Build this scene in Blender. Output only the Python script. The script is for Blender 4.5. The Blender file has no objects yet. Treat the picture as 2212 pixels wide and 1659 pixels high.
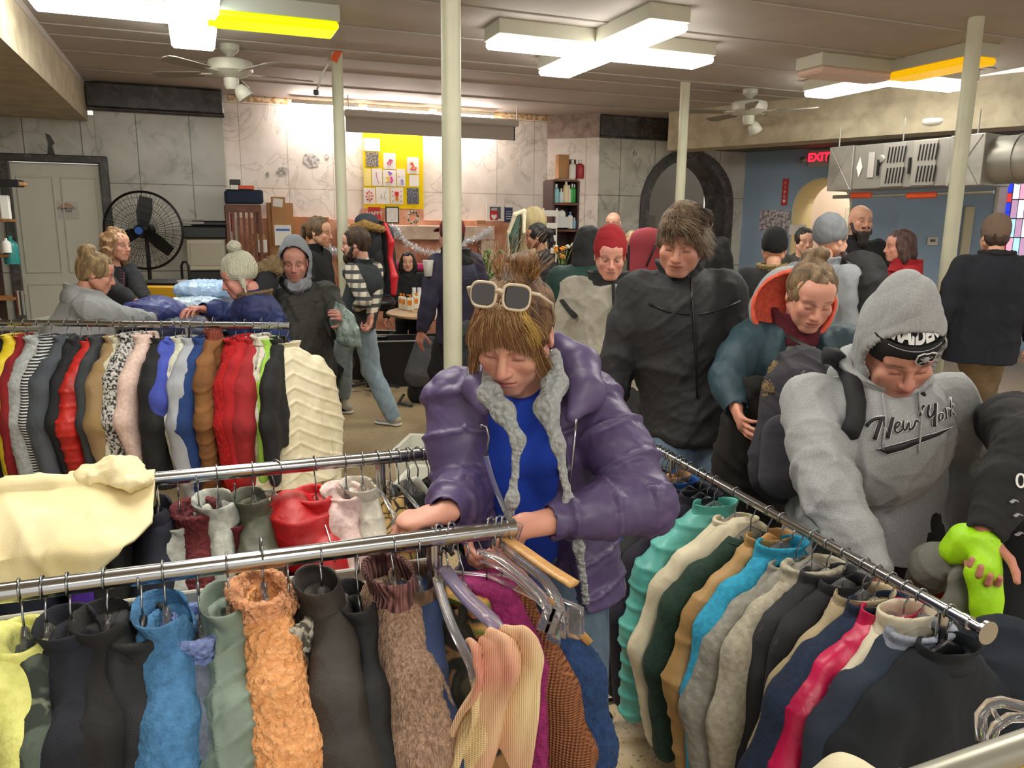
import bpy, math, random, re, numpy as np
import openvdb as vdb
from mathutils import Matrix, Vector
random.seed(7); RNG = np.random.RandomState(7)
SC = bpy.context.scene; COL = SC.collection
# ---------------------------------------------------------------- camera, world, exposure
F, PIT, ROL, CH = 1680.0, math.radians(11.4), math.radians(0.5), 1.7
cd = bpy.data.cameras.new('camera'); cam = bpy.data.objects.new('camera', cd); COL.objects.link(cam)
cd.sensor_fit = 'HORIZONTAL'; cd.sensor_width = 36.0; cd.lens = 36.0 * F / 2212.0
cd.clip_start = 0.05; cd.clip_end = 100
cam.matrix_world = Matrix.Translation((0, 0, CH)) @ Matrix.Rotation(math.pi/2 - PIT, 4, 'X') @ Matrix.Rotation(ROL, 4, 'Z')
SC.camera = cam
wd = bpy.data.worlds.new('world'); SC.world = wd; wd.use_nodes = True
wd.node_tree.nodes['Background'].inputs[0].default_value = (1.0, 0.96, 0.9, 1)
wd.node_tree.nodes['Background'].inputs[1].default_value = 0.75
vs = SC.view_settings; vs.view_transform = 'Standard'; vs.look = 'None'; vs.gamma = 1.0; vs.exposure = 0.46
vs.use_curve_mapping = False
LAMP = 11.5           # strength of a lit fluorescent diffuser
# ---------------------------------------------------------------- pixels to places
def ray(px, py):
    x = (px-1106)/F; y = -(py-829.5)/F
    x, y = x*math.cos(ROL) - y*math.sin(ROL), x*math.sin(ROL) + y*math.cos(ROL)
    return np.array([x, math.cos(PIT)+y*math.sin(PIT), -math.sin(PIT)+y*math.cos(PIT)])
O3 = np.array([0, 0, CH])
def PY(px, py, Y): r = ray(px, py); return O3 + r*Y/r[1]
def PZ(px, py, z): r = ray(px, py); return O3 + r*(z-CH)/r[2]
RA = math.radians(21.8); UX = np.array([math.cos(RA), math.sin(RA), 0]); NX = np.array([-math.sin(RA), math.cos(RA), 0])
def RW(a, d, z=0.0): return UX*a + NX*d + np.array([0, 0, z])
def PD(px, py, d):            # hit on the vertical plane at room depth d -> (a, z)
    r = ray(px, py); t = d/np.dot(r, NX); p = O3 + r*t
    return float(np.dot(p, UX)), float(p[2])
def PPL(px, py, p0, nrm):     # hit on any vertical plane
    r = ray(px, py); t = np.dot(np.array(p0)-O3, nrm)/np.dot(r, nrm); return O3 + r*t
# ---------------------------------------------------------------- materials
def srgb(h):
    if isinstance(h, (tuple, list)): return tuple(h)
    h = h.lstrip('#'); c = [int(h[i:i+2], 16)/255 for i in (0, 2, 4)]
    return tuple(((x/12.92) if x <= 0.04045 else ((x+0.055)/1.055)**2.4) for x in c)
MATS = {}
def mat(name, col='#808080', rough=0.8, kind=None, sc=1.0, bump=0.3, col2=None, metal=0.0, emit=0.0, trans=0.0, sheen=0.0, spec=0.5, var=0.12, col3=None):
    if name in MATS: return MATS[name]
    m = bpy.data.materials.new(name); MATS[name] = m; m.use_nodes = True
    nt = m.node_tree; N = nt.nodes; L = nt.links; b = N['Principled BSDF']
    c = srgb(col)+(1,); c2 = (srgb(col2) if col2 else tuple(x*(1-var) for x in srgb(col)))+(1,)
    b.inputs['Base Color'].default_value = c; b.inputs['Roughness'].default_value = rough
    b.inputs['Metallic'].default_value = metal; b.inputs['Specular IOR Level'].default_value = spec
    if sheen: b.inputs['Sheen Weight'].default_value = sheen
    if emit:
        b.inputs['Emission Color'].default_value = c; b.inputs['Emission Strength'].default_value = emit
    if trans:
        b.inputs['Transmission Weight'].default_value = trans; b.inputs['IOR'].default_value = 1.3
        b.inputs['Base Color'].default_value = c
        if trans < 1: b.inputs['Alpha'].default_value = 1.0
    def nd(t, **k):
        n = N.new(t)
        for a, v in k.items(): setattr(n, a, v)
        return n
    tc = nd('ShaderNodeTexCoord')
    def noise(s, det=3, dist=0.0, stretch=None, src='Object'):
        n = nd('ShaderNodeTexNoise'); n.inputs['Scale'].default_value = s; n.inputs['Detail'].default_value = det; n.inputs['Distortion'].default_value = dist
        if stretch:
            mp = nd('ShaderNodeMapping'); mp.inputs['Scale'].default_value = stretch; L.new(tc.outputs[src], mp.inputs[0]); L.new(mp.outputs[0], n.inputs[0])
        else: L.new(tc.outputs[src], n.inputs[0])
        return n.outputs[0]
    def vor(s, feat='F1', stretch=None):
        n = nd('ShaderNodeTexVoronoi', feature=feat); n.inputs['Scale'].default_value = s
        if stretch:
            mp = nd('ShaderNodeMapping'); mp.inputs['Scale'].default_value = stretch; L.new(tc.outputs['Object'], mp.inputs[0]); L.new(mp.outputs[0], n.inputs[0])
        else: L.new(tc.outputs['Object'], n.inputs[0])
        return n.outputs[0]
    def wave(s, d='X', dist=0.0, prof='SIN', ds=1.0):
        n = nd('ShaderNodeTexWave', bands_direction=d, wave_profile=prof); n.inputs['Scale'].default_value = s; n.inputs['Distortion'].default_value = dist; n.inputs['Detail Scale'].default_value = ds
        L.new(tc.outputs['Object'], n.inputs[0]); return n.outputs[1]
    def ramp(src, stops):
        r = nd('ShaderNodeValToRGB'); L.new(src, r.inputs[0]); e = r.color_ramp.elements
        while len(e) < len(stops): e.new(0.5)
        for q, (p, cc) in zip(e, stops): q.position = p; q.color = cc
        return r.outputs[0]
    def math_(op, a, bb):
        n = nd('ShaderNodeMath', operation=op)
        for i, v in enumerate((a, bb)):
            if isinstance(v, (int, float)): n.inputs[i].default_value = v
            else: L.new(v, n.inputs[i])
        return n.outputs[0]
    def setbump(src, st=bump, dist=0.01):
        n = nd('ShaderNodeBump'); n.inputs['Strength'].default_value = st; n.inputs['Distance'].default_value = dist
        L.new(src, n.inputs['Height']); L.new(n.outputs[0], b.inputs['Normal'])
    def setcol(o): L.new(o, b.inputs['Base Color'])
    if kind == 'cloth':
        setcol(ramp(noise(6*sc, 4), [(0.3, c2), (0.7, c)])); setbump(math_('ADD', noise(9*sc, 3), math_('MULTIPLY', noise(500, 1), 0.25)), bump, 0.02)
    elif kind == 'nylon':
        setcol(ramp(noise(5*sc, 3), [(0.3, c2), (0.7, c)])); setbump(noise(22*sc, 3, 0.6), bump, 0.01)
    elif kind == 'fleece':
        setcol(ramp(noise(60*sc, 4), [(0.3, c2), (0.65, c)])); setbump(noise(150*sc, 4), bump, 0.006)
    elif kind == 'sherpa':
        v = vor(95*sc, 'SMOOTH_F1'); setcol(ramp(v, [(0.1, c), (0.75, c2)])); setbump(math_('MULTIPLY', math_('ADD', v, math_('MULTIPLY', noise(200*sc, 3), 0.5)), -1.0), bump, 0.012)
    elif kind == 'fur':
        s = noise(60*sc, 4, 0.8, (3.0, 3.0, 0.5)); setcol(ramp(s, [(0.32, c2), (0.62, c)])); setbump(s, bump, 0.02)
    elif kind == 'knit':
        w = math_('ADD', wave(55*sc, 'X', 1.0), wave(75*sc, 'Z', 1.0)); setcol(ramp(w, [(0.2, c2), (1.2, c)])); setbump(w, bump, 0.008)
    elif kind == 'rib':
        w = wave(28*sc, 'X', 0.4); w2 = wave(28*sc, 'Y', 0.4); setbump(math_('ADD', w, w2), bump, 0.01); setcol(ramp(w, [(0.1, c2), (0.7, c)]))
    elif kind == 'heather':
        setcol(ramp(noise(420*sc, 4, 0, (1, 1, 0.6)), [(0.3, c2), (0.7, c)])); setbump(math_('ADD', noise(7*sc, 3, 0.5), math_('MULTIPLY', noise(400, 1), 0.15)), bump, 0.02)
    elif kind == 'tweed':
        setcol(ramp(noise(75*sc, 2), [(0.42, c2), (0.54, c)])); setbump(noise(75*sc, 3), bump, 0.012)
    elif kind == 'stripe':
        setcol(ramp(wave(22*sc, 'Z', 1.5, 'TRI'), [(0.4, c), (0.5, c2)])); setbump(noise(60, 2), 0.2)
    elif kind == 'multistripe':
        r = ramp(wave(9*sc, 'Z', 3.0, 'SAW'), [(0.0, c), (0.3, c2), (0.55, srgb(col3)+(1,)), (0.85, (0.02, 0.02, 0.02, 1))]); setcol(r); setbump(noise(90, 3), 0.5)
    elif kind == 'denim':
        setcol(ramp(noise(30*sc, 5, 0, (1, 1, .4)), [(0.3, c2), (0.7, c)])); setbump(noise(12, 3), bump)
    elif kind == 'leopard':
        v = vor(38*sc, 'DISTANCE_TO_EDGE'); n2 = noise(25*sc, 2); setcol(ramp(math_('ADD', v, math_('MULTIPLY', n2, 0.25)), [(0.16, c2), (0.24, c), (0.5, srgb(col3 or col)+(1,))])); setbump(n2, 0.3)
    elif kind == 'camo':
        setcol(ramp(noise(14*sc, 2, 0.8), [(0.38, c), (0.45, c2), (0.55, c2), (0.6, srgb(col3 or col)+(1,))])); setbump(noise(30, 3), 0.3)
    elif kind == 'plaid':
        w1 = wave(4.0*sc, 'Z', 0, 'SIN'); w2 = wave(4.0*sc, 'X', 0, 'SIN'); s = math_('ADD', math_('GREATER_THAN', w1, 0.6), math_('MULTIPLY', math_('GREATER_THAN', w2, 0.7), 0.6))
        setcol(ramp(math_('MULTIPLY', s, 0.6), [(0.05, c), (0.3, tuple((c[i]+c2[i])/2 for i in range(4))), (0.6, c2)]))
    elif kind == 'grid':
        w1 = wave(9.0*sc, 'Z', 0, 'SIN'); w2 = wave(9.0*sc, 'X', 0, 'SIN'); s = math_('MAXIMUM', w1, w2)
        setcol(ramp(s, [(0.88, c), (0.97, c2)]))
    elif kind == 'ombre':
        setcol(ramp(math_('ADD', noise(3*sc, 2, 0, (1, 1, .5)), 0.0), [(0.40, c), (0.55, c2)])); w = wave(90, 'X', 0.5); setbump(math_('ADD', w, math_('MULTIPLY', noise(200, 2), 0.5)), 0.5, 0.004)
    elif kind == 'marble':
        v = noise(1.5*sc, 8, 1.2); veins = ramp(math_('ABSOLUTE', math_('SUBTRACT', v, 0.56), 0), [(0.0, tuple((c[i]+c2[i])/2 for i in range(4))), (0.006, tuple((c[i]*3+c2[i])/4 for i in range(4))), (0.03, c)])
        cl = ramp(noise(2.3*sc, 5, 0.5), [(0.3, tuple(x*0.86 for x in c[:3])+(1,)), (0.6, (1, 1, 1, 1))])
        mx = nd('ShaderNodeMix', data_type='RGBA', blend_type='MULTIPLY'); mx.inputs[0].default_value = 0.7; L.new(veins, mx.inputs[6]); L.new(cl, mx.inputs[7]); out = mx.outputs[2]
        if col3:
            br = nd('ShaderNodeTexBrick'); br.offset = 0.0; br.inputs['Scale'].default_value = 1.0; br.inputs['Mortar Size'].default_value = 0.006; br.inputs['Brick Width'].default_value = 0.62; br.inputs['Row Height'].default_value = 1.1
            br.inputs['Color1'].default_value = (1, 1, 1, 1); br.inputs['Color2'].default_value = (0.94, 0.94, 0.93, 1); br.inputs['Mortar'].default_value = srgb(col3)+(1,)
            sx = nd('ShaderNodeSeparateXYZ'); L.new(tc.outputs['Object'], sx.inputs[0]); cb = nd('ShaderNodeCombineXYZ'); L.new(sx.outputs[0], cb.inputs[0]); L.new(sx.outputs[2], cb.inputs[1]); L.new(cb.outputs[0], br.inputs[0])
            m2 = nd('ShaderNodeMix', data_type='RGBA', blend_type='MULTIPLY'); m2.inputs[0].default_value = 1; L.new(out, m2.inputs[6]); L.new(br.outputs[0], m2.inputs[7]); out = m2.outputs[2]
        setcol(out)
    elif kind == 'terrazzo':
        v = vor(55*sc); cc = noise(1.2, 4); big = ramp(cc, [(0.3, tuple(x*.8 for x in c[:3])+(1,)), (0.7, c)])
        sp = ramp(v, [(0.12, c2), (0.35, (1, 1, 1, 1))]); mx = nd('ShaderNodeMix', data_type='RGBA', blend_type='MULTIPLY'); mx.inputs[0].default_value = 0.8; L.new(big, mx.inputs[6]); L.new(sp, mx.inputs[7]); setcol(mx.outputs[2])
    elif kind == 'plaster':
        setcol(ramp(noise(2.5*sc, 6, 0.4), [(0.35, c2), (0.65, c)])); setbump(noise(30*sc, 4, 1.0), bump, 0.01)
    elif kind == 'wood':
        w = noise(4*sc, 5, 1.5, (1, 8, 1)); setcol(ramp(w, [(0.35, c2), (0.65, c)]))
    elif kind == 'skin':
        at = nd('ShaderNodeAttribute'); at.attribute_name = 'Col'; mx = nd('ShaderNodeMix', data_type='RGBA', blend_type='MULTIPLY'); mx.inputs[0].default_value = 0.5
        L.new(at.outputs[0], mx.inputs[6]); L.new(ramp(noise(45, 4), [(0.3, (0.88, 0.8, 0.78, 1)), (0.65, (1, 1, 1, 1))]), mx.inputs[7]); setcol(mx.outputs[2])
        b.inputs['Subsurface Weight'].default_value = 0.12; b.inputs['Subsurface Radius'].default_value = (1, 0.35, 0.2); b.inputs['Subsurface Scale'].default_value = 0.008
        setbump(noise(260, 3), 0.25, 0.002)
    elif kind == 'hair':
        at = nd('ShaderNodeAttribute'); at.attribute_name = 'Col'; s = noise(30*sc, 4, 0.5, (6, 6, 1.0)); mx = nd('ShaderNodeMix', data_type='RGBA', blend_type='MULTIPLY'); mx.inputs[0].default_value = 0.8
        L.new(at.outputs[0], mx.inputs[6]); L.new(ramp(s, [(0.3, (0.35, 0.33, 0.3, 1)), (0.65, (1, 1, 1, 1))]), mx.inputs[7]); setcol(mx.outputs[2]); setbump(s, 0.6, 0.01)
    elif kind == 'brushed':
        setcol(ramp(noise(3*sc, 4), [(0.3, c2), (0.7, c)]))
    elif kind == 'speck':
        setcol(ramp(noise(18*sc, 4), [(0.45, c2), (0.55, c)]))
    return m
# ---------------------------------------------------------------- mesh builder
class MB:
    def __init__(s): s.v = []; s.f = []; s.mi = []; s.n = 0
    def add(s, v, f, mi=0):
        v = np.asarray(v, float); s.v.append(v); s.f += [tuple(i+s.n for i in q) for q in f]; s.mi += [mi]*len(f); s.n += len(v); return s
    def box(s, c, size, rot=None, mi=0, bev=0.0):
        c = np.array(c, float); h = np.array(size, float)/2
        if bev > 0:
            bev = min(bev, h.min()*0.99); v = []; 
            for sx in (-1, 1):
                for sy in (-1, 1):
                    for sz in (-1, 1):
                        v += [(sx*(h[0]-bev), sy*(h[1]-bev), sz*h[2]), (sx*(h[0]-bev), sy*h[1], sz*(h[2]-bev)), (sx*h[0], sy*(h[1]-bev), sz*(h[2]-bev))]
            v = np.array(v); I = lambda a, b, c_, k: ((a*2+b)*2+c_)*3+k
            f = [(I(0,0,s_,0), I(1,0,s_,0), I(1,1,s_,0), I(0,1,s_,0)) for s_ in (0, 1)] + [(I(0,s_,0,1), I(1,s_,0,1), I(1,s_,1,1), I(0,s_,1,1)) for s_ in (0, 1)] + [(I(s_,0,0,2), I(s_,1,0,2), I(s_,1,1,2), I(s_,0,1,2)) for s_ in (0, 1)]
            f += [(I(0,a,b,0), I(1,a,b,0), I(1,a,b,1), I(0,a,b,1)) for a in (0,1) for b in (0,1)]
            f += [(I(a,0,b,0), I(a,1,b,0), I(a,1,b,2), I(a,0,b,2)) for a in (0,1) for b in (0,1)]
            f += [(I(a,b,0,1), I(a,b,1,1), I(a,b,1,2), I(a,b,0,2)) for a in (0,1) for b in (0,1)]
            f += [(I(a,b,c_,0), I(a,b,c_,1), I(a,b,c_,2)) for a in (0,1) for b in (0,1) for c_ in (0,1)]
        else:
            v = np.array([(x, y, z) for x in (-h[0], h[0]) for y in (-h[1], h[1]) for z in (-h[2], h[2])])
            f = [(0, 1, 3, 2), (4, 6, 7, 5), (0, 4, 5, 1), (2, 3, 7, 6), (0, 2, 6, 4), (1, 5, 7, 3)]
        if rot is not None: v = v @ np.array(rot).T
        return s.add(v + c, f, mi)
    def tube(s, pts, r, n=10, mi=0, flat=1.0, up=None, caps=True, closed=False):
        P = np.array(pts, float); m = len(P); r = np.broadcast_to(np.array(r, float), (m,))
        T = np.gradient(P, axis=0) if not closed else np.roll(P, -1, 0)-np.roll(P, 1, 0)
        T /= np.linalg.norm(T, axis=1)[:, None]+1e-12
        u0 = np.array(up if up is not None else ((0, 0, 1) if abs(T[0][2]) < 0.9 else (1, 0, 0)), float); V = []
        X = u0
        for i in range(m):
            X = X - T[i]*np.dot(X, T[i]); nn = np.linalg.norm(X)
            if nn < 1e-6: X = np.cross(T[i], (0.3, 0.8, 0.5)); nn = np.linalg.norm(X)
            X = X/nn; Y = np.cross(T[i], X)
            for k in range(n):
                a = 2*math.pi*k/n; V.append(P[i] + r[i]*(math.cos(a)*X*flat + math.sin(a)*Y))
        f = []
        for i in range(m if closed else m-1):
            j = (i+1) % m
            for k in range(n): f.append((i*n+k, i*n+(k+1) % n, j*n+(k+1) % n, j*n+k))
        if caps and not closed: f.append(tuple(range(n))[::-1]); f.append(tuple((m-1)*n+k for k in range(n)))
        return s.add(V, f, mi)
    def cyl(s, a, b, r, r2=None, n=20, mi=0):
        return s.tube([a, b], [r, r if r2 is None else r2], n, mi)
    def lathe(s, prof, c=(0, 0, 0), n=24, mi=0, rot=None):
        V = []; m = len(prof)
        for (r, z) in prof:
            for k in range(n): a = 2*math.pi*k/n; V.append((r*math.cos(a), r*math.sin(a), z))
        f = [(i*n+k, i*n+(k+1) % n, (i+1)*n+(k+1) % n, (i+1)*n+k) for i in range(m-1) for k in range(n)]
        f.append(tuple(range(n))[::-1]); f.append(tuple((m-1)*n+k for k in range(n)))
        V = np.array(V)
        if rot is not None: V = V @ np.array(rot).T
        return s.add(V+np.array(c), f, mi)
    def ball(s, c, r, n=16, mi=0, rot=None):
        r = np.broadcast_to(np.array(r, float), (3,)); V = []; m = n//2
        for i in range(m+1):
            t = math.pi*i/m
            for k in range(n): a = 2*math.pi*k/n; V.append((math.sin(t)*math.cos(a)*r[0], math.sin(t)*math.sin(a)*r[1], math.cos(t)*r[2]))
        V = np.array(V)
        if rot is not None: V = V @ np.array(rot).T
        f = [(i*n+k, (i+1)*n+k, (i+1)*n+(k+1) % n, i*n+(k+1) % n) for i in range(m) for k in range(n)]
        return s.add(V+np.array(c), f, mi)
    def poly(s, pts2, axis_o, ax, ay, thick, mi=0):      # extruded polygon: 2D points in the ax,ay plane
        ax = np.array(ax, float); ay = np.array(ay, float); nz = np.cross(ax, ay); o = np.array(axis_o, float); m = len(pts2)
        A = [o+ax*p[0]+ay*p[1] for p in pts2]; B = [q+nz*thick for q in A]
        f = [tuple(range(m))[::-1], tuple(range(m, 2*m))]+[(i, (i+1) % m, m+(i+1) % m, m+i) for i in range(m)]
        return s.add(A+B, f, mi)
    def build(s, name, mats, parent=None, smooth=False, loc=None, rz=0.0):
        v = np.concatenate(s.v) if s.v else np.zeros((0, 3)); me = bpy.data.meshes.new(name); me.from_pydata(v.tolist(), [], s.f); me.update()
        if not isinstance(mats, (list, tuple)): mats = [mats]
        for q in mats: me.materials.append(q)
        if any(s.mi): me.polygons.foreach_set('material_index', s.mi)
        if smooth: me.polygons.foreach_set('use_smooth', [True]*len(me.polygons))
        o = bpy.data.objects.new(name, me); COL.objects.link(o)
        if smooth == 'auto':
            try: me.set_sharp_from_angle(angle=math.radians(40))
            except Exception: pass
        if parent is not None: o.parent = parent
        if loc is not None: o.location = loc
        o.rotation_euler[2] = rz
        return o
def tag(o, label=None, cat=None, group=None, kind=None):
    if label: o['label'] = label
    if cat: o['category'] = cat
    if group: o['group'] = group
    if kind: o['kind'] = kind
    return o
def thing(name, label, cat, loc=(0, 0, 0), rz=0.0, group=None):
    o = bpy.data.objects.new(name, None); COL.objects.link(o); o.location = loc; o.rotation_euler[2] = rz; o.empty_display_size = 0.05
    return tag(o, label, cat, group)
def copy_tree(o, parent=None):
    c = o.copy(); COL.objects.link(c); c.parent = parent
    for ch in list(o.children): copy_tree(ch, c)
    return c
def struct(o): o['kind'] = 'structure'; return o
def text_obj(name, body, size, m, parent, loc, rot, ext=0.0008, align='CENTER', shear=0.0, bold=0.0):
    cu = bpy.data.curves.new(name, 'FONT'); cu.body = body; cu.size = size; cu.extrude = ext; cu.align_x = align; cu.align_y = 'CENTER'; cu.shear = shear; cu.offset = bold
    t = bpy.data.objects.new(name+'_tmp', cu); COL.objects.link(t)
    me = bpy.data.meshes.new_from_object(t.evaluated_get(bpy.context.evaluated_depsgraph_get())); bpy.data.objects.remove(t); bpy.data.curves.remove(cu)
    me.materials.clear(); me.materials.append(m); me.name = name
    o = bpy.data.objects.new(name, me); COL.objects.link(o); o.parent = parent; o.location = loc; o.rotation_euler = rot
    return o
# ---------------------------------------------------------------- signed distance sculpting
class SDF:
    def __init__(s, vox=0.006, k=0.02): s.p = []; s.vox = vox; s.k = k
    def cone(s, a, b, ra, rb, k=None, flat=1.0, n=None, sub=False):
        s.p.append(('c', np.array(a, float), np.array(b, float), ra, rb, s.k if k is None else k, flat, None if n is None else np.array(n, float)/np.linalg.norm(n), sub)); return s
    def ell(s, c, r, rot=None, k=None, sub=False):
        s.p.append(('e', np.array(c, float), np.array(r, float), None if rot is None else np.array(rot, float), None, s.k if k is None else k, 1, None, sub)); return s
    def loft(s, zs, aw, bt, cx=0.0, cy=0.0, k=None, pw=2.4, fold=0.0, ff=30.0, ph=0.0, sub=False):   # sections stacked along z
        s.p.append(('l', np.array(zs, float), np.array(aw, float), np.array(bt, float), (np.broadcast_to(cx, (len(zs),)), np.broadcast_to(cy, (len(zs),))), s.k if k is None else k, pw, (fold, ff, ph), sub)); return s
    def cutz(s, z, up=True): s.p.append(('z', z, up, None, None, 0.003, 1, None, True)); return s
    def path(s, pts, rs, **kw):
        for i in range(len(pts)-1): s.cone(pts[i], pts[i+1], rs[i], rs[i+1], **kw)
        return s
    def bounds(s):
        lo = np.full(3, 1e9); hi = -lo
        for q in s.p:
            if q[-1]: continue
            if q[0] == 'c':
                r = max(q[3], q[4]); lo = np.minimum(lo, np.minimum(q[1], q[2])-r); hi = np.maximum(hi, np.maximum(q[1], q[2])+r)
            elif q[0] == 'e':
                r = q[2] if q[3] is None else np.full(3, q[2].max()); lo = np.minimum(lo, q[1]-r); hi = np.maximum(hi, q[1]+r)
            elif q[0] == 'l':
                cx, cy = q[4]; f = 1+q[7][0]
                lo = np.minimum(lo, ((cx-q[2]).min(), (cy-q[3]*f).min()-0.03, q[1].min())); hi = np.maximum(hi, ((cx+q[2]).max(), (cy+q[3]*f).max()+0.03, q[1].max()))
        return lo, hi
    def mesh(s):
        lo, hi = s.bounds(); vx = s.vox; pad = 4*vx; lo = lo-pad; n = np.ceil((hi+pad-lo)/vx).astype(int)+1
        BG = 4*vx; D = np.full(n, 10.0, np.float32)
        ax = [lo[i]+vx*np.arange(n[i]) for i in range(3)]
        for q in s.p:
            k = max(q[5], 1e-4); m = k+5*vx
            if q[0] == 'c': r = max(q[3], q[4]); l0 = np.minimum(q[1], q[2])-r-m; h0 = np.maximum(q[1], q[2])+r+m
            elif q[0] == 'e': r = q[2] if q[3] is None else np.full(3, q[2].max()); l0 = q[1]-r-m; h0 = q[1]+r+m
            elif q[0] == 'l': l0 = np.array([-9, -9, q[1].min()-m]); h0 = np.array([9, 9, q[1].max()+m])
            else: l0 = lo-1; h0 = hi+1
            i0 = np.clip(np.floor((l0-lo)/vx).astype(int), 0, n); i1 = np.clip(np.ceil((h0-lo)/vx).astype(int)+1, 0, n)
            if np.any(i1 <= i0): continue
            X = ax[0][i0[0]:i1[0], None, None]; Y = ax[1][None, i0[1]:i1[1], None]; Z = ax[2][None, None, i0[2]:i1[2]]
            if q[0] == 'c':
                a, b, ra, rb, fl, nn = q[1], q[2], q[3], q[4], q[6], q[7]; ab = b-a; L2 = float(ab@ab)+1e-12
                x, y, z = X-a[0], Y-a[1], Z-a[2]
                t = np.clip((x*ab[0]+y*ab[1]+z*ab[2])/L2, 0, 1)
                x = x-t*ab[0]; y = y-t*ab[1]; z = z-t*ab[2]; r = ra+(rb-ra)*t
                if fl != 1.0 and nn is not None:
                    dn = x*nn[0]+y*nn[1]+z*nn[2]; d2 = x*x+y*y+z*z-dn*dn+(dn/fl)**2; l = np.sqrt(np.maximum(d2, 1e-12)); d = (l-r)*np.minimum(1.0, 0.5+0.5*fl)
                    g = np.sqrt(np.maximum(d2-(dn/fl)**2, 0)+(dn/fl/fl)**2)/np.maximum(l, 1e-6); d = (l-r)/np.maximum(g, 1.0)
                else: d = np.sqrt(x*x+y*y+z*z)-r
            elif q[0] == 'e':
                x, y, z = X-q[1][0], Y-q[1][1], Z-q[1][2]
                if q[3] is not None:
                    R = q[3]; x, y, z = [x*R[0, i]+y*R[1, i]+z*R[2, i] for i in range(3)]
                r = q[2]; k0 = np.sqrt((x/r[0])**2+(y/r[1])**2+(z/r[2])**2); k1 = np.sqrt((x/r[0]**2)**2+(y/r[1]**2)**2+(z/r[2]**2)**2)+1e-9; d = k0*(k0-1)/k1
            elif q[0] == 'l':
                o = np.argsort(q[1]); zs = q[1][o]; zz = Z[0, 0]; aw = np.interp(zz, zs, q[2][o])[None, None]; bt = np.interp(zz, zs, q[3][o])[None, None]
                cx = np.interp(zz, zs, np.array(q[4][0])[o])[None, None]; cy = np.interp(zz, zs, np.array(q[4][1])[o])[None, None]; fo, ff, ph = q[7]
                x = X-cx; y = Y-cy
                if fo: y = y+0.5*fo*bt*np.sin(ff*x+ph+2.2*Z)*1.0; bt = bt*(1+fo*0.6*np.sin(ff*1.37*x-ph+1.3*Z))
                pw = q[6]; k0 = (np.abs(x/aw)**pw+np.abs(y/bt)**pw)**(1/pw); gx = 1/aw; gy = 1/bt
                g = np.sqrt((x/aw*gx)**2+(y/bt*gy)**2)/np.maximum(np.sqrt((x/aw)**2+(y/bt)**2), 1e-6); d = (k0-1)/g
                d = np.maximum(d, np.maximum(zs[0]-Z, Z-zs[-1]))
            else:
                d = (q[1]-Z) if q[2] else (Z-q[1]); d = np.broadcast_to(d, (i1-i0))
            S = D[i0[0]:i1[0], i0[1]:i1[1], i0[2]:i1[2]]
            if q[-1]:
                if q[0] == 'z': D[i0[0]:i1[0], i0[1]:i1[1], i0[2]:i1[2]] = np.maximum(S, -d)
                else:
                    h = np.maximum(k-np.abs(S+d), 0)/k; D[i0[0]:i1[0], i0[1]:i1[1], i0[2]:i1[2]] = np.maximum(S, -d)+h*h*k*0.25
            else:
                h = np.maximum(k-np.abs(S-d), 0)/k; D[i0[0]:i1[0], i0[1]:i1[1], i0[2]:i1[2]] = np.minimum(S, d)-h*h*k*0.25
        D = np.clip(D, -BG, BG); g = vdb.FloatGrid(); g.background = BG; g.copyFromArray(np.ascontiguousarray(D, dtype=np.float32))
        p, f = g.convertToQuads()
        return lo+p.astype(float)*vx, f[:, ::-1].astype(int)
def vnormals(v, f):
    fn = np.cross(v[f[:, 2]]-v[f[:, 0]], v[f[:, 3]]-v[f[:, 1]]); n = np.zeros_like(v)
    for i in range(4): 
        for c in range(3): n[:, c] += np.bincount(f[:, i], fn[:, c], len(v))
    return n/(np.linalg.norm(n, axis=1)[:, None]+1e-12)
def relax(v, f, it=1, w=0.5):
    e = np.concatenate([f[:, [0, 1]], f[:, [1, 2]], f[:, [2, 3]], f[:, [3, 0]]]); cnt = np.bincount(e[:, 0], minlength=len(v))+np.bincount(e[:, 1], minlength=len(v))
    for _ in range(it):
        s = np.zeros_like(v)
        for c in range(3): s[:, c] = np.bincount(e[:, 0], v[e[:, 1], c], len(v))+np.bincount(e[:, 1], v[e[:, 0], c], len(v))
        v = v*(1-w)+w*s/np.maximum(cnt, 1)[:, None]
    return v
def wrinkle(v, amp, fr, seed, stretch=(1, 1, 1)):      # sum of warped waves, smooth cloth-like folds
    r = np.random.RandomState(seed); p = v*np.array(stretch); o = np.zeros(len(v))
    for i in range(5):
        k = r.normal(size=3); k = k/np.linalg.norm(k)*fr*(0.6+0.35*i); w = p+0.35/fr*np.stack([np.sin(p[:, 1]*fr*0.7+r.rand()*6), np.sin(p[:, 2]*fr*0.6+r.rand()*6), np.sin(p[:, 0]*fr*0.8+r.rand()*6)], 1)*2
        s = np.sin(w@k+r.rand()*6.28); o += (1-np.abs(s))**1.5/(1+0.4*i)
    return amp*(o-o.mean())
def crease(v, amp, fr, seed, stretch=(1, 1, 1)):      # narrow cloth creases in patches
    r = np.random.RandomState(seed+77); p = v*np.array(stretch); o = np.zeros(len(v))
    for i in range(7):
        k = unit_(r.normal(size=3)); k2 = unit_(r.normal(size=3)); k3 = unit_(r.normal(size=3)); g = fr*(0.7+0.25*i)
        ph = p@k*g+1.6*np.sin(p@k2*g*0.45+r.rand()*6)+0.7*np.sin(p@k3*g*1.1+r.rand()*6)
        m = np.clip(np.sin(p@k3*fr*0.5+r.rand()*6)+0.35*np.sin(p@k2*fr*0.9)+0.1, 0, 1)
        o += (1-np.abs(np.sin(ph+r.rand()*6)))**2.6*m/(1+0.2*i)
    return -amp*(o-o.mean())
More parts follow.
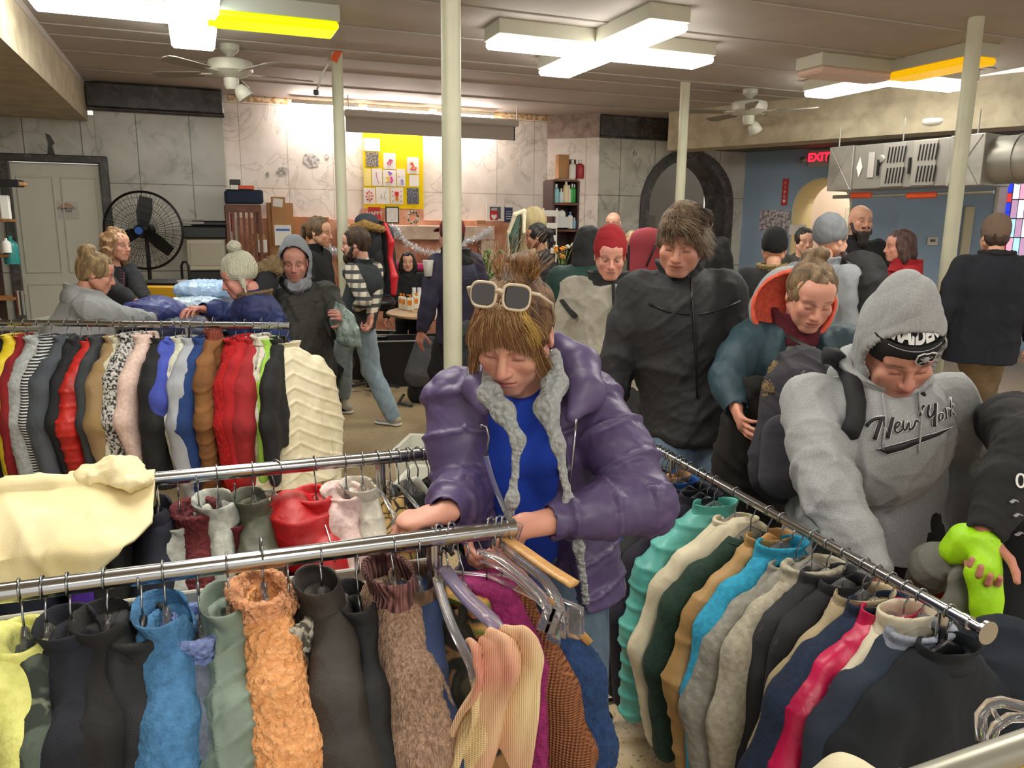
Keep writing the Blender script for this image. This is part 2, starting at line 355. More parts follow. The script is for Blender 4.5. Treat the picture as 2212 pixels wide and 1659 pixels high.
def unit_(a): return a/(np.linalg.norm(a)+1e-12)
def mesh_obj(name, v, f, mats, parent=None, smooth=True, col=None, mi=None):
    me = bpy.data.meshes.new(name); me.vertices.add(len(v)); me.vertices.foreach_set('co', np.ascontiguousarray(v, dtype=np.float32).ravel())
    k = f.shape[1]; me.loops.add(len(f)*k); me.loops.foreach_set('vertex_index', f.ravel().astype(np.int32)); me.polygons.add(len(f)); me.polygons.foreach_set('loop_start', np.arange(0, len(f)*k, k, dtype=np.int32))
    try: me.polygons.foreach_set('loop_total', np.full(len(f), k, dtype=np.int32))
    except Exception: pass
    me.update(calc_edges=True); me.validate()
    if not isinstance(mats, (list, tuple)): mats = [mats]
    for q in mats: me.materials.append(q)
    if mi is not None: me.polygons.foreach_set('material_index', mi)
    if smooth: me.polygons.foreach_set('use_smooth', np.ones(len(me.polygons), bool))
    if col is not None:
        a = me.color_attributes.new('Col', 'FLOAT_COLOR', 'POINT'); a.data.foreach_set('color', np.ascontiguousarray(np.concatenate([col, np.ones((len(v), 1))], 1), dtype=np.float32).ravel())
    o = bpy.data.objects.new(name, me); COL.objects.link(o)
    if parent is not None: o.parent = parent
    return o
def rotm(x=0, y=0, z=0):
    return np.array(Matrix.Rotation(z, 3, 'Z') @ Matrix.Rotation(y, 3, 'Y') @ Matrix.Rotation(x, 3, 'X'))
# ================================================================ ROOM
def rb(mb, name, m, parent=None, smooth=False): return mb.build(name, m, parent, smooth, rz=RA if parent is None else 0.0)
M_marb = mat('marble_grey', '#ceccc4', 0.28, 'marble', 1.0, col2='#77746e', col3='#8d8a84', bump=0)
M_marbw = mat('marble_white', '#f3ece6', 0.3, 'marble', 1.1, col2='#a39b97', col3='#cfc8c2', bump=0)
M_dark = mat('marble_dark', '#4b4744', 0.35, 'marble', 2.5, col2='#8a8582', bump=0)
M_pink = mat('marble_pink', '#d59d80', 0.3, 'marble', 2.0, col2='#e8c2ab', bump=0)
M_mant = mat('marble_beige', '#d9c3b0', 0.3, 'marble', 2.0, col2='#b89c88', bump=0)
M_ceil = mat('ceiling_paint', '#bbb3ae', 0.7, 'plaster', 1.0, col2='#b3aba6', bump=0.04)
M_beam = mat('beam_plaster', '#c2b69c', 0.7, 'plaster', 2.0, col2='#a89c84', bump=0.25)
M_floor = mat('terrazzo', '#b9a27e', 0.32, 'terrazzo', 1.0, col2='#6d5a40')
M_blue = mat('blue_paint', '#97afc9', 0.75, 'plaster', 0.5, col2='#8ba3bd', bump=0.03)
M_cream = mat('cream_paint', '#dccfa4', 0.6, var=0.05)
M_white = mat('white_paint', '#dad7ca', 0.5); M_wtrim = mat('white_trim', '#d6d2c6', 0.5)
M_post = mat('post_paint', '#cfcdb6', 0.45, 'plaster', 1.0, col2='#c2c0a8', bump=0.15)
M_black = mat('black_plastic', '#17171a', 0.45); M_blackm = mat('black_metal', '#101012', 0.4, metal=0.3)
M_chrome = mat('chrome', '#b9bbbd', 0.16, metal=1.0, var=0); M_wire = mat('hook_wire', '#8f9193', 0.25, metal=1.0, var=0)
M_galv = mat('galvanised', '#bcb9b2', 0.42, 'brushed', 1.0, col2='#8d8a85', metal=0.55)
M_lit = mat('lit_diffuser', '#fffdf2', 0.4, emit=LAMP)
M_litb = mat('cool_diffuser', '#e9fbff', 0.4, emit=LAMP)
M_dy = mat('yellow_diffuser', '#c9d400', 0.4, emit=1.05); M_dy2 = mat('amber_diffuser', '#d9a400', 0.4, emit=0.75); M_do = mat('orange_diffuser', '#c9aa98', 0.4, emit=0.08)
M_paper = mat('paper', '#ece9e4', 0.8); M_ink = mat('ink', '#2a2a2e', 0.8); M_red = mat('red_print', '#c22a2c', 0.6)
M_card = mat('cardboard', '#b98a5e', 0.8, 'cloth', 1, bump=0.05); M_wood = mat('brown_wood', '#7a4628', 0.5, 'wood', 2, col2='#5b321c')
M_shelfw = mat('tan_wood', '#a9703e', 0.5, 'wood', 2, col2='#8a5729'); M_dwood = mat('dark_wood', '#4a3432', 0.45, 'wood', 2, col2='#3c2a28')
M_oran = mat('orange_plastic', '#e2582a', 0.5)
HC = 3.4
b = MB().box((2, 4, -0.05), (26, 26, 0.1)); struct(rb(b, 'floor', M_floor))
b = MB().box((3.5, 3.3, HC+0.05), (9.4, 17, 0.1)); o = struct(rb(b, 'ceiling', M_ceil))
for i, d in enumerate([1.6, 2.6, 3.6, 4.4, 5.25, 6.25, 7.25, 8.2, 8.62, 9.35, 10.35]):
    b = MB().box((3.4, d, HC-0.006), (9.2, 0.04 if i != 8 else 0.02, 0.012), bev=0.004); struct(rb(b, 'trim_%d' % (i+1), M_ceil))
# left beam and soffit
b = MB().box((-4.15, 5.0, 2.93+0.3), (6.0, 12.5, 0.6)); struct(rb(b, 'trim_beam_left', M_beam))
b = MB().box((-1.17, 5.0, 3.365), (0.05, 12.4, 0.07)); struct(rb(b, 'trim_20', M_ceil))
# left marble wall with the door opening
b = MB(); b.box((-4.6, 11.36, 1.5), (5.1, 0.3, 3.0)); b.box((-1.565, 11.36, 2.74), (0.97, 0.3, 0.53)); b.box((-0.34, 11.36, 1.7), (1.49, 0.3, 3.4))
struct(rb(b, 'wall_left', M_marb))
b = MB().box((-0.36, 11.17, 3.24), (1.58, 0.09, 0.3), bev=0.02).box((-0.36, 11.17, 3.075), (1.6, 0.12, 0.04), bev=0.015); struct(rb(b, 'trim_21', M_dark))
b = MB()
for a in (-2.09, -1.02): b.box((a, 11.19, 1.22), (0.1, 0.12, 2.44), bev=0.01)
b.box((-1.555, 11.19, 2.47), (1.17, 0.12, 0.09), bev=0.01); struct(rb(b, 'trim_22', M_dark))
dr = struct(rb(MB().box((-1.555, 11.27, 1.21), (0.98, 0.05, 2.42), bev=0.005), 'door_1', M_white))
for a in (-1.79, -1.32):
    for z0, z1 in ((0.2, 0.95), (1.1, 2.25)):
        f = MB(); h = (z1-z0)/2; c = (z0+z1)/2
        for s in (-1, 1): f.box((a+s*0.19, 11.238, c), (0.02, 0.02, 2*h), bev=0.005); f.box((a, 11.238, c+s*h), (0.4, 0.02, 0.02), bev=0.005)
        f.build('door_panel', M_wtrim, dr)
MB().lathe([(0.005, 0), (0.02, 0.005), (0.012, 0.03), (0.028, 0.05), (0.025, 0.07), (0.004, 0.08)], (-1.12, 11.24, 1.0), rot=rotm(x=math.pi/2)).build('door_handle', mat('brass', '#a8905a', 0.3, metal=1), dr, smooth=True)
sg = thing('door_sign', 'laminated paper sign with a roof shape taped on the grey door', 'sign', RW(-1.48, 11.235, 1.86), RA)
MB().box((0, 0, 0), (0.26, 0.004, 0.21)).build('sheet', mat('laminate', '#cfcac4', 0.15), sg)
MB().poly([(-0.09, 0.035), (0.09, 0.035), (0.05, 0.075), (0, 0.09), (-0.05, 0.075)], (0, -0.003, 0), (1, 0, 0), (0, 0, 1), 0.001).build('roof_print', mat('salmon', '#c99a84', 0.7), sg)
for i, t in enumerate(('COMMUNITY', 'CLOSET')): text_obj('lettering', t, 0.034, M_ink, sg, (0, -0.004, 0.018-0.032*i), (math.pi/2, 0, 0), bold=0.0006)
# torn black patch above the door, wall notices
b = MB().poly([(0, 0), (0.08, 0), (0.06, 0.1), (0.09, 0.13), (0.05, 0.22), (0, 0.25), (0.02, 0.12)], (-1.62, 11.2, 2.52), (1, 0, 0), (0, 0, 1), 0.004); struct(rb(b, 'trim_23', M_dark))
# alcove
struct(rb(MB().box((2.7, 11.7, 1.7), (5.1, 0.3, 3.4)), 'wall_back', M_marbw))
struct(rb(MB().box((2.85, 11.52, 0.9), (4.62, 0.06, 1.8), bev=0.01), 'wall_wainscot', M_pink))
struct(rb(MB().box((2.85, 11.53, 3.36), (4.7, 0.06, 0.08), bev=0.02), 'trim_24', mat('gold_crown', '#b98f5c', 0.5, 'speck', 1, col2='#e3cfae')))
p0 = np.array([5.18, 11.55]); p1 = np.array([5.82, 11.03]); mid = (p0+p1)/2; ln = np.linalg.norm(p1-p0); an = math.atan2(*(p1-p0)[::-1])
def wallseg(name, m, q0, q1, z0, z1, th=0.2, off=1):          # vertical wall between two room-frame points
    q0 = np.array(q0, float); q1 = np.array(q1, float); L_ = np.linalg.norm(q1-q0); a = math.atan2(q1[1]-q0[1], q1[0]-q0[0])
    w0 = RW(q0[0], q0[1]); o = MB().box((L_/2, off*th/2, (z0+z1)/2), (L_, th, z1-z0)).build(name, m, None, loc=w0, rz=RA+a); return o
struct(wallseg('wall_alcove_side', M_marbw, p0, p1, 0, 3.4))
w = wallseg('trim_25', mat('marble_rose', '#a8958c', 0.4, 'marble', 3, col2='#cbbab0'), p0-np.array([0.02, 0.03]), p1-np.array([0.02, 0.03]), 3.06, 3.4, 0.03); struct(w)
# pier wall with a round arch
cx, spr, R1 = 7.47, 2.06, 0.89
b = MB(); D0, D1 = 11.04, 11.34
b.box(((5.82+cx-R1)/2, (D0+D1)/2, 1.03), (cx-R1-5.82, 0.3, 2.06)); b.box(((cx+R1+8.62)/2, (D0+D1)/2, 1.03), (8.62-cx-R1, 0.3, 2.06))
ang = np.linspace(0, math.pi, 25); pts = [(cx-R1*math.cos(t), spr+R1*math.sin(t)) for t in ang]
V = []; 
for (x, z) in pts: V += [(x, D0, z), (x, D1, z)]
n0 = len(V)
outer = [(5.82, spr)]+[(5.82 if t < 0.6 else (8.62 if t > math.pi-0.6 else cx-(cx-5.82)*math.cos(t)/math.cos(0.6) if t < math.pi/2 else cx-(8.62-cx)*math.cos(t)/math.cos(0.6)), 3.4) for t in ang[1:-1]]+[(8.62, spr)]
for (x, z) in outer: V += [(x, D0, z), (x, D1, z)]
fs = []
for i in range(len(pts)-1):
    fs += [(2*i, 2*i+2, n0+2*i+2, n0+2*i), (2*i+1, 2*i+3, n0+2*i+3, n0+2*i+1), (2*i, 2*i+1, 2*i+3, 2*i+2)]
b.add(V, fs); struct(rb(b, 'wall_right_pier', M_marb))
b = MB(); V = []; fs = []
prof = [(0.0, -0.03), (-0.16, -0.03), (-0.16, 0.55), (0.0, 0.55)]
path = [(cx-R1, 0.0, 'L'), (cx-R1, spr, 'L')]+[(x, z, 'A') for (x, z) in pts[1:-1]]+[(cx+R1, spr, 'R'), (cx+R1, 0.0, 'R')]
for (x, z, k) in path:
    nx, nz = (1, 0) if k == 'L' else ((-1, 0) if k == 'R' else ((cx-x)/R1, (spr-z)/R1))
    for (r_, dd) in prof: V.append((x-nx*r_, D0+dd, z-nz*r_))
for i in range(len(path)-1):
    for k in range(4): fs.append((i*4+k, i*4+(k+1) % 4, (i+1)*4+(k+1) % 4, (i+1)*4+k))
b.add(V, fs); struct(rb(b, 'trim_arch_frame', M_dark))
struct(rb(MB().box((7.45, 12.6, 1.6), (2.8, 0.1, 3.2)), 'wall_arch_back', mat('grey_paint', '#8b8982', 0.7)))
struct(rb(MB().box((7.0, 12.53, 1.5), (0.05, 0.04, 3.0)), 'trim_26', M_dark))
struct(rb(MB().box((6.52, 11.16, 3.235), (1.4, 0.28, 0.33), bev=0.02).box((6.52, 11.14, 3.07), (1.42, 0.3, 0.03), bev=0.01), 'trim_27', M_dark))
# right beam (runs obliquely) with the lower soffit behind it
BA = np.array([6.6, 8.1]); BB = np.array([2.3, 12.14]); bd = (BB-BA)/np.linalg.norm(BB-BA); bn = np.array([bd[1], -bd[0]]); bn = bn if bn[1] > 0 else -bn
def slab(name, m, P, z0, z1):
    v = [(x, y, z0) for x, y in P]+[(x, y, z1) for x, y in P]; n = len(P)
    return MB().add(v, [tuple(range(n))[::-1], tuple(range(n, 2*n))]+[(i, (i+1) % n, n+(i+1) % n, n+i) for i in range(n)]).build(name, m)
A2 = BA-bd*3.0
struct(slab('trim_beam_right', M_beam, [A2, BB, BB+bn*0.45, A2+bn*0.45], 2.85, 3.42))
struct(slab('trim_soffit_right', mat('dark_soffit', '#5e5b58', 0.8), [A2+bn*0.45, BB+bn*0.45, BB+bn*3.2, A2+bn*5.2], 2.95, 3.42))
# blue wall with the arched doorway
C0 = RW(8.57, 11.04)[:2]; wdir = -bd
wn = np.array([wdir[1], -wdir[0]]); wn = wn if wn[1] < 0 else -wn       # toward the room
def on_wall(px, py, off=0.0):
    p = PPL(px, py, (C0[0]+wn[0]*off, C0[1]+wn[1]*off, 0), np.array([wn[0], wn[1], 0])); return float(np.dot(p[:2]-C0, wdir)), float(p[2])
WANG = math.atan2(wdir[1], wdir[0])
def wall_local(mb, name, m, parent=None, smooth=False):       # x along the blue wall, y into the room negative, z up
    return mb.build(name, m, parent, smooth, loc=None if parent is not None else (C0[0], C0[1], 0), rz=0 if parent is not None else WANG)
xa, _ = on_wall(1708, 500); xb_, _ = on_wall(1835, 500); xe, _ = on_wall(1945, 450); _, zt = on_wall(1765, 384)
ra = (xb_-xa)/2; xm = (xa+xb_)/2; sp2 = zt-ra
b = MB(); b.box((xa/2, 0.1, 1.5), (xa, 0.2, 3.0)); b.box(((xb_+xe)/2, 0.1, 1.5), (xe-xb_, 0.2, 3.0))
V = []; n = 17; an_ = np.linspace(0, math.pi, n)
for t in an_: V += [(xm-ra*math.cos(t), 0, sp2+ra*math.sin(t)), (xm-ra*math.cos(t), 0.2, sp2+ra*math.sin(t)), (xm-ra*math.cos(t), 0, 3.0), (xm-ra*math.cos(t), 0.2, 3.0)]
fs = []
for i in range(n-1): q = 4*i; fs += [(q, q+4, q+6, q+2), (q+1, q+5, q+7, q+3), (q, q+1, q+5, q+4)]
b.add(V, fs); struct(wall_local(b, 'wall_blue', M_blue))
b = MB(); V = []; fs = []; pr = [(0, 0.0), (-0.03, 0.0), (-0.03, 0.7), (0, 0.7)]
pth = [(xa, 0, 1, 0), (xa, sp2, 1, 0)]+[(xm-ra*math.cos(t), sp2+ra*math.sin(t), math.cos(t), -math.sin(t)) for t in an_[1:-1]]+[(xb_, sp2, -1, 0), (xb_, 0, -1, 0)]
for x, z, nx, nz in pth: V += [(x-nx*r_, dd, z-nz*r_) for r_, dd in pr]
for i in range(len(pth)-1): fs += [(i*4+k, i*4+(k+1) % 4, (i+1)*4+(k+1) % 4, (i+1)*4+k) for k in range(4)]
b.add(V, fs); struct(wall_local(b, 'trim_doorway_arch', M_cream))
struct(wall_local(MB().box((xm+0.1, 1.9, 1.5), (2.6, 0.1, 3.0)).box((xm-1.0, 1.2, 1.5), (0.1, 1.5, 3.0)).box((xm+1.3, 1.2, 1.5), (0.1, 1.5, 3.0)), 'wall_corridor', mat('corridor_pink', '#e8d8cf', 0.7)))
struct(wall_local(MB().box((xm, 1.2, 2.98), (2.6, 1.8, 0.06)), 'ceiling_corridor', M_cream))
struct(wall_local(MB().box((xm+0.1, 1.82, 1.05), (0.8, 0.05, 2.1), bev=0.01), 'door_2', M_wtrim))
lt = thing('corridor_lamp', 'round glass ceiling lamp in the corridor behind the blue wall', 'lamp', (*(C0+wdir*(xm)-wn*1.1), 2.92)); MB().lathe([(0.16, 0.03), (0.15, 0), (0.1, -0.05), (0.01, -0.07)]).build('lamp_shade', mat('lamp_glass', '#fff3d8', 0.4, emit=70), lt, True)
pe = C0+wdir*xe; w2d = np.array([1.0, -0.32]); w2d /= np.linalg.norm(w2d); WA2 = math.atan2(w2d[1], w2d[0])
def w2(px, py): nn = np.array([w2d[1], -w2d[0], 0]); p = PPL(px, py, (pe[0], pe[1], 0), nn); return float(np.dot(p[:2]-pe, w2d)), float(p[2])
x0w, zw0 = w2(2140, 555); x1w, zw1 = w2(2290, 430)
b = MB(); b.box((x0w/2, 0.1, 1.5), (x0w, 0.2, 3.0)); b.box((x1w+1.5, 0.1, 1.5), (3, 0.2, 3.0)); b.box(((x0w+x1w)/2, 0.1, 0.5), (x1w-x0w, 0.2, 1.0)); b.box(((x0w+x1w)/2, 0.1, 2.85), (x1w-x0w, 0.2, 0.3))
struct(b.build('wall_window', M_blue, None, loc=(pe[0], pe[1], 0), rz=WA2))
W_ = (x1w-x0w)/2; xc = (x0w+x1w)/2; sz = 2.7-W_
b = MB(); V = []; fs = []; pr = [(0, -0.01), (-0.04, -0.01), (0.16, 0.35), (0.2, 0.35)]; an2 = np.linspace(0, math.pi, 17)
pth = [(xc-W_, 1.0, 1, 0), (xc-W_, sz, 1, 0)]+[(xc-W_*math.cos(t), sz+W_*math.sin(t), math.cos(t), -math.sin(t)) for t in an2[1:-1]]+[(xc+W_, sz, -1, 0), (xc+W_, 1.0, -1, 0)]
for x, z, nx, nz in pth: V += [(x+nx*r_, dd, z+nz*r_) for r_, dd in pr]
for i in range(len(pth)-1): fs += [(i*4+k, i*4+(k+1) % 4, (i+1)*4+(k+1) % 4, (i+1)*4+k) for k in range(4)]
b.add(V, fs); struct(b.build('trim_window_reveal', M_wtrim, None, loc=(pe[0], pe[1], 0), rz=WA2))
# leaded stained glass panes, the daylight behind them put in as their own glow
gl = [mat('glass_'+c, h, 0.3, emit=e) for c, h, e in (('pink', '#e49ab5', 0.9), ('mauve', '#b98fb0', 0.8), ('blue', '#1c34d8', 0.9), ('aqua', '#9fd6e6', 1.0), ('red', '#c8343c', 0.8), ('pale', '#cfe0ea', 1.1))]
wn1 = struct(MB().box((xc, 0.36, 1.85), (2*W_, 0.02, 1.75)).build('window_1', mat('lead', '#4a4a4e', 0.5), None, loc=(pe[0], pe[1], 0), rz=WA2))
k = 0
for r_ in range(6):
    for c in range(3):
        z = 1.08+r_*0.27; x = xc-W_+0.26+(2*W_-0.5)*(c+0.5)/3
        MB().box((x, 0.345, z+0.13), ((2*W_-0.5)/3-0.012, 0.01, 0.255)).build('pane', gl[(0, 1, 0, 5, 3)[(k*7+r_) % 5]], wn1); k += 1
for r_ in range(12): 
    for s in (-1, 1): MB().box((xc+s*(W_-0.2), 0.345, 1.1+r_*0.135), (0.1, 0.012, 0.125)).build('border_pane', gl[4 if r_ % 5 == 3 else 2], wn1)
# far left blank wall and right-hand wall so reflections stay indoors
struct(rb(MB().box((-4.9, 5, 1.5), (0.1, 13, 3.0)), 'wall_far_left', M_marb))
# ---------------------------------------------------------------- posts
def post(px, py, label, r=0.057, onfloor=None, dx=0, top=None):
    p = PZ(px, py, HC) if onfloor is None else PZ(px, py, onfloor)
    t = thing('support_post', label, 'post', (p[0], p[1], 0), 0, 'round painted posts holding up the ceiling')
    MB().cyl((0, 0, 0), (0, 0, HC), r, n=28).build('shaft', M_post, t, 'auto'); MB().lathe([(r+0.03, 0), (r+0.03, 0.015), (r+0.005, 0.03), (r, 0.05)]).build('base_ring', M_post, t, True)
    return t, p
post(727, 113, 'thin cream post with an orange tag at its top')
pc = PY(979, 862, 4.7)
def post_at(x, y, label, r=0.057):
    t = thing('support_post', label, 'post', (x, y, 0), 0, 'round painted posts holding up the ceiling')
    MB().cyl((0, 0, 0), (0, 0, HC), r, n=28).build('shaft', M_post, t, 'auto'); MB().lathe([(r+0.03, 0), (r+0.03, 0.015), (r+0.005, 0.03), (r, 0.05)]).build('base_ring', M_post, t, True)
post_at(pc[0], pc[1], 'nearest cream post, rising behind the woman in the purple puffer jacket')
post(1481, 177, 'cream post in front of the dark arch'); post(2110, 38, 'cream post beside the hanging metal ductwork', 0.06)
pl = PZ(727, 113, HC)
tag(MB().box((0, -0.06, 3.3), (0.07, 0.006, 0.13), rot=rotm(y=0.5)).build('tag', M_oran, None, loc=(pl[0]+0.01, pl[1]-0.0, 0.06)), 'orange paper tag near the top of the thin post', 'tag')
cb = MB().tube([(-0.07, -0.02, 3.34), (-0.09, -0.05, 3.26), (-0.14, -0.06, 3.18), (-0.17, -0.05, 3.1), (-0.2, -0.04, 3.04)], 0.012, 8).build('cable', M_wtrim, None, True, loc=(pl[0], pl[1], 0)); tag(cb, 'short white cable sagging from the top of the thin post', 'cable')
tag(MB().box((-0.21, -0.04, 3.01), (0.05, 0.04, 0.05), bev=0.008).build('outlet_box', M_black, None, loc=(pl[0], pl[1], 0)), 'small black outlet box on the end of the white cable', 'outlet')
# ---------------------------------------------------------------- light fixtures
def fixture(c, arms, cl):
    for (dx, dy, m, lb) in arms:
        L_, W2, g = 1.0, 0.37, 0.08
        p = RW(c[0]+dx*(L_/2+g), c[1]+dy*(L_/2+g), HC)
        t = thing('ceiling_light', lb, 'light', p, RA+(math.pi/2 if dy else 0), 'fluorescent boxes on the ceiling')
        MB().box((0, 0, -0.06), (L_, W2, 0.12), bev=0.004).build('housing', mat('fixture_white', '#c6c3b2', 0.5), t)
        MB().box((0, 0, -0.152), (L_-0.015, W2-0.015, 0.065), bev=0.02).build('diffuser', m, t)
fixture((0.08, 6.8), [(-1, 0, M_lit, 'lit white box beside the left beam'), (1, 0, M_dy, 'box with the lime yellow diffuser'), (0, 1, M_lit, 'lit white box above the ceiling fan by the left wall'), (0, -1, M_litb, 'lit cool white box cut by the top edge of the photo')], 'A')
fixture((3.52, 6.64), [(-1, 0, M_lit, 'lit white box, leftmost of the middle four'), (1, 0, M_lit, 'lit white box, rightmost of the middle four'), (0, 1, M_lit, 'lit white box, farthest of the middle four'), (0, -1, M_lit, 'lit white box, nearest and highest of the middle four')], 'B')
fixture((6.85, 6.55), [(-1, 0, M_do, 'unlit box with a dull orange diffuser'), (0, -1, M_dy2, 'box with the amber yellow diffuser near the right post'), (0, 1, M_lit, 'lit box under the dull orange one'), (1, 0, M_lit, 'lit box under the amber one near the right post')], 'C')
for cc, wh in (((0.08, 2.6), 'over the second rack'), ((3.52, 2.6), 'over the slanting rack'), ((0.08, -1.6), 'behind the camera, west'), ((3.52, -1.6), 'behind the camera, east')):  # clusters out of view, added to brighten the near half of the room
    fixture(cc, [(-1, 0, M_lit, 'west arm of the added unseen ceiling cluster '+wh), (1, 0, M_lit, 'east arm of the added unseen ceiling cluster '+wh), (0, 1, M_lit, 'far arm of the added unseen ceiling cluster '+wh), (0, -1, M_lit, 'near arm of the added unseen ceiling cluster '+wh)], 'D')
# strip lights of the alcove, on the wall behind the projection screen housing
for a, wh in ((1.75, 'nearest the thin tagged post'), (2.75, 'above the yellow board'), (3.75, 'toward the bookcase')):
    t = thing('strip_light', 'strip lamp high on the alcove wall '+wh, 'light', RW(a, 11.32, 3.3), RA, 'strip lamps above the alcove')
    MB().box((0, 0, 0.03), (0.9, 0.12, 0.05), bev=0.01).build('housing', M_wtrim, t); MB().cyl((-0.43, 0, -0.02), (0.43, 0, -0.02), 0.02, n=12).build('lamp_tube', mat('warm_tube', '#fff3ea', 0.4, emit=95), t, True)
t = thing('projection_screen', 'rolled projection screen in a grey housing hung before the alcove', 'screen', RW(0, 10.9, 0), RA)
MB().box((3.17, 0, 3.17), (2.5, 0.1, 0.1), bev=0.02).build('housing', mat('screen_grey', '#b4afa6', 0.5), t); MB().box((3.15, 0.01, 3.03), (2.42, 0.012, 0.2)).build('fabric', mat('screen_cloth', '#aaa299', 0.8), t)
MB().box((4.365, 0.01, 3.03), (0.02, 0.014, 0.2)).build('edge', M_black, t); [MB().cyl((q, 0, 3.2), (q, 0, 3.4), 0.008, n=8).build('hanger_rod', M_galv, t) for q in (4.4, 1.98)]
# ---------------------------------------------------------------- ceiling fans
def fan(px, py, label, rot, s=1.0, glass=True):
    p = PZ(px, py, HC); t = thing('ceiling_fan', label, 'fan', (p[0], p[1], HC), rot, 'ceiling fans'); W = mat('fan_white', '#c9c8bb', 0.4)
    MB().lathe([(0.09*s, 0), (0.085*s, -0.05*s), (0.05*s, -0.08*s), (0.03*s, -0.1*s), (0.03*s, -0.14*s)]).build('canopy', W, t, 'auto')
    MB().lathe([(0.05*s, -0.11*s), (0.15*s, -0.13*s), (0.2*s, -0.15*s), (0.21*s, -0.19*s), (0.2*s, -0.24*s), (0.14*s, -0.28*s), (0.07*s, -0.3*s), (0.07*s, -0.36*s), (0.05*s, -0.4*s), (0.01, -0.41*s)], n=32).build('motor', W, t, 'auto')
    for i in range(5):
        a = i*2*math.pi/5+0.2; R = rotm(z=a); R2 = R @ rotm(x=0.21)
        MB().box(R @ np.array([0.24*s, 0, -0.255*s]), (0.16*s, 0.03, 0.012), rot=R).build('blade_arm', W, t)
        q = [(0.0, -0.055), (0.42, -0.075), (0.48, -0.06), (0.5, 0), (0.48, 0.06), (0.42, 0.075), (0.0, 0.055)]
        MB().poly([(x*s, y*s) for x, y in q], R @ np.array([0.29*s, 0, -0.26*s]), R2 @ np.array([1, 0, 0]), R2 @ np.array([0, 1, 0]), 0.008).build('blade', mat('fan_blade', '#8f8880', 0.6) , t)
    if glass: MB().lathe([(0.045*s, 0), (0.07*s, -0.05*s), (0.085*s, -0.12*s), (0.08*s, -0.125*s), (0.03*s, -0.03*s)], c=(0.06*s, 0, -0.37*s), rot=rotm(y=-0.6)).build('glass_shade', W, t, True)
fan(495, 97, 'white ceiling fan nearest the left marble wall', 0.3, 1.02); fan(1621, 193, 'smaller looking white ceiling fan near the oblique right beam', 0.5, 1.05)

M_stain = mat('marble_stain', '#8f8a88', .5, 'speck', 1.5, col2='#c9c4c0')
for i, (px, py, w_, h_, sd_) in enumerate(((672, 345, .2, .13, 1), (610, 370, .13, .09, 2), (578, 378, .04, .06, 3), (705, 338, .05, .05, 4), (1372, 330, .06, .1, 5))):
    dq = 11.545 if px < 1200 else 11.035; a_, z_ = PD(px, py, dq); R_ = np.random.RandomState(sd_); pts_ = [(w_*(.5+.3*R_.rand())*math.cos(t_), h_*(.5+.35*R_.rand())*math.sin(t_)) for t_ in np.linspace(0, 6.28, 15)[:-1]]
    struct(rb(MB().poly(pts_, (a_, dq, z_), (1, 0, 0), (0, 0, 1), .004), 'trim_%d' % (30+i), M_stain))
# ================================================================ RACKS, HANGERS AND HANGING CLOTHES
def proj(p):
    q = np.array(p, float)-O3; f = np.array([0, math.cos(PIT), -math.sin(PIT)]); u = np.array([0, math.sin(PIT), math.cos(PIT)]); zc = q@f; x = q[0]/zc; y = (q@u)/zc
    xr, yr = x*math.cos(-ROL)-y*math.sin(-ROL), x*math.sin(-ROL)+y*math.cos(-ROL); return 1106+F*xr, 829.5-F*yr
class Rail:
    def __init__(s, a, b, r): s.a = np.array(a, float); s.b = np.array(b, float); s.r = r; s.d = (s.b-s.a)/np.linalg.norm(s.b-s.a); s.ang = math.atan2(s.d[1], s.d[0])
    def at(s, px):
        lo, hi = -2.0, 4.0
        for _ in range(50):
            m = (lo+hi)/2
            if (proj(s.a+s.d*m)[0] < px): lo = m
            else: hi = m
        return s.a+s.d*lo
R1 = Rail(PZ(0, 1282, 1.13), PZ(1098, 1141, 1.13), 0.0165)
R2 = Rail(PZ(335, 1035, 1.13), PZ(945, 978, 1.13), 0.0165)
R3 = Rail(PZ(0, 697, 1.2), PZ(622, 704, 1.2), 0.016)
R4 = Rail(PZ(1420, 970, 0.95), PZ(2085, 1340, 0.95), 0.0125)
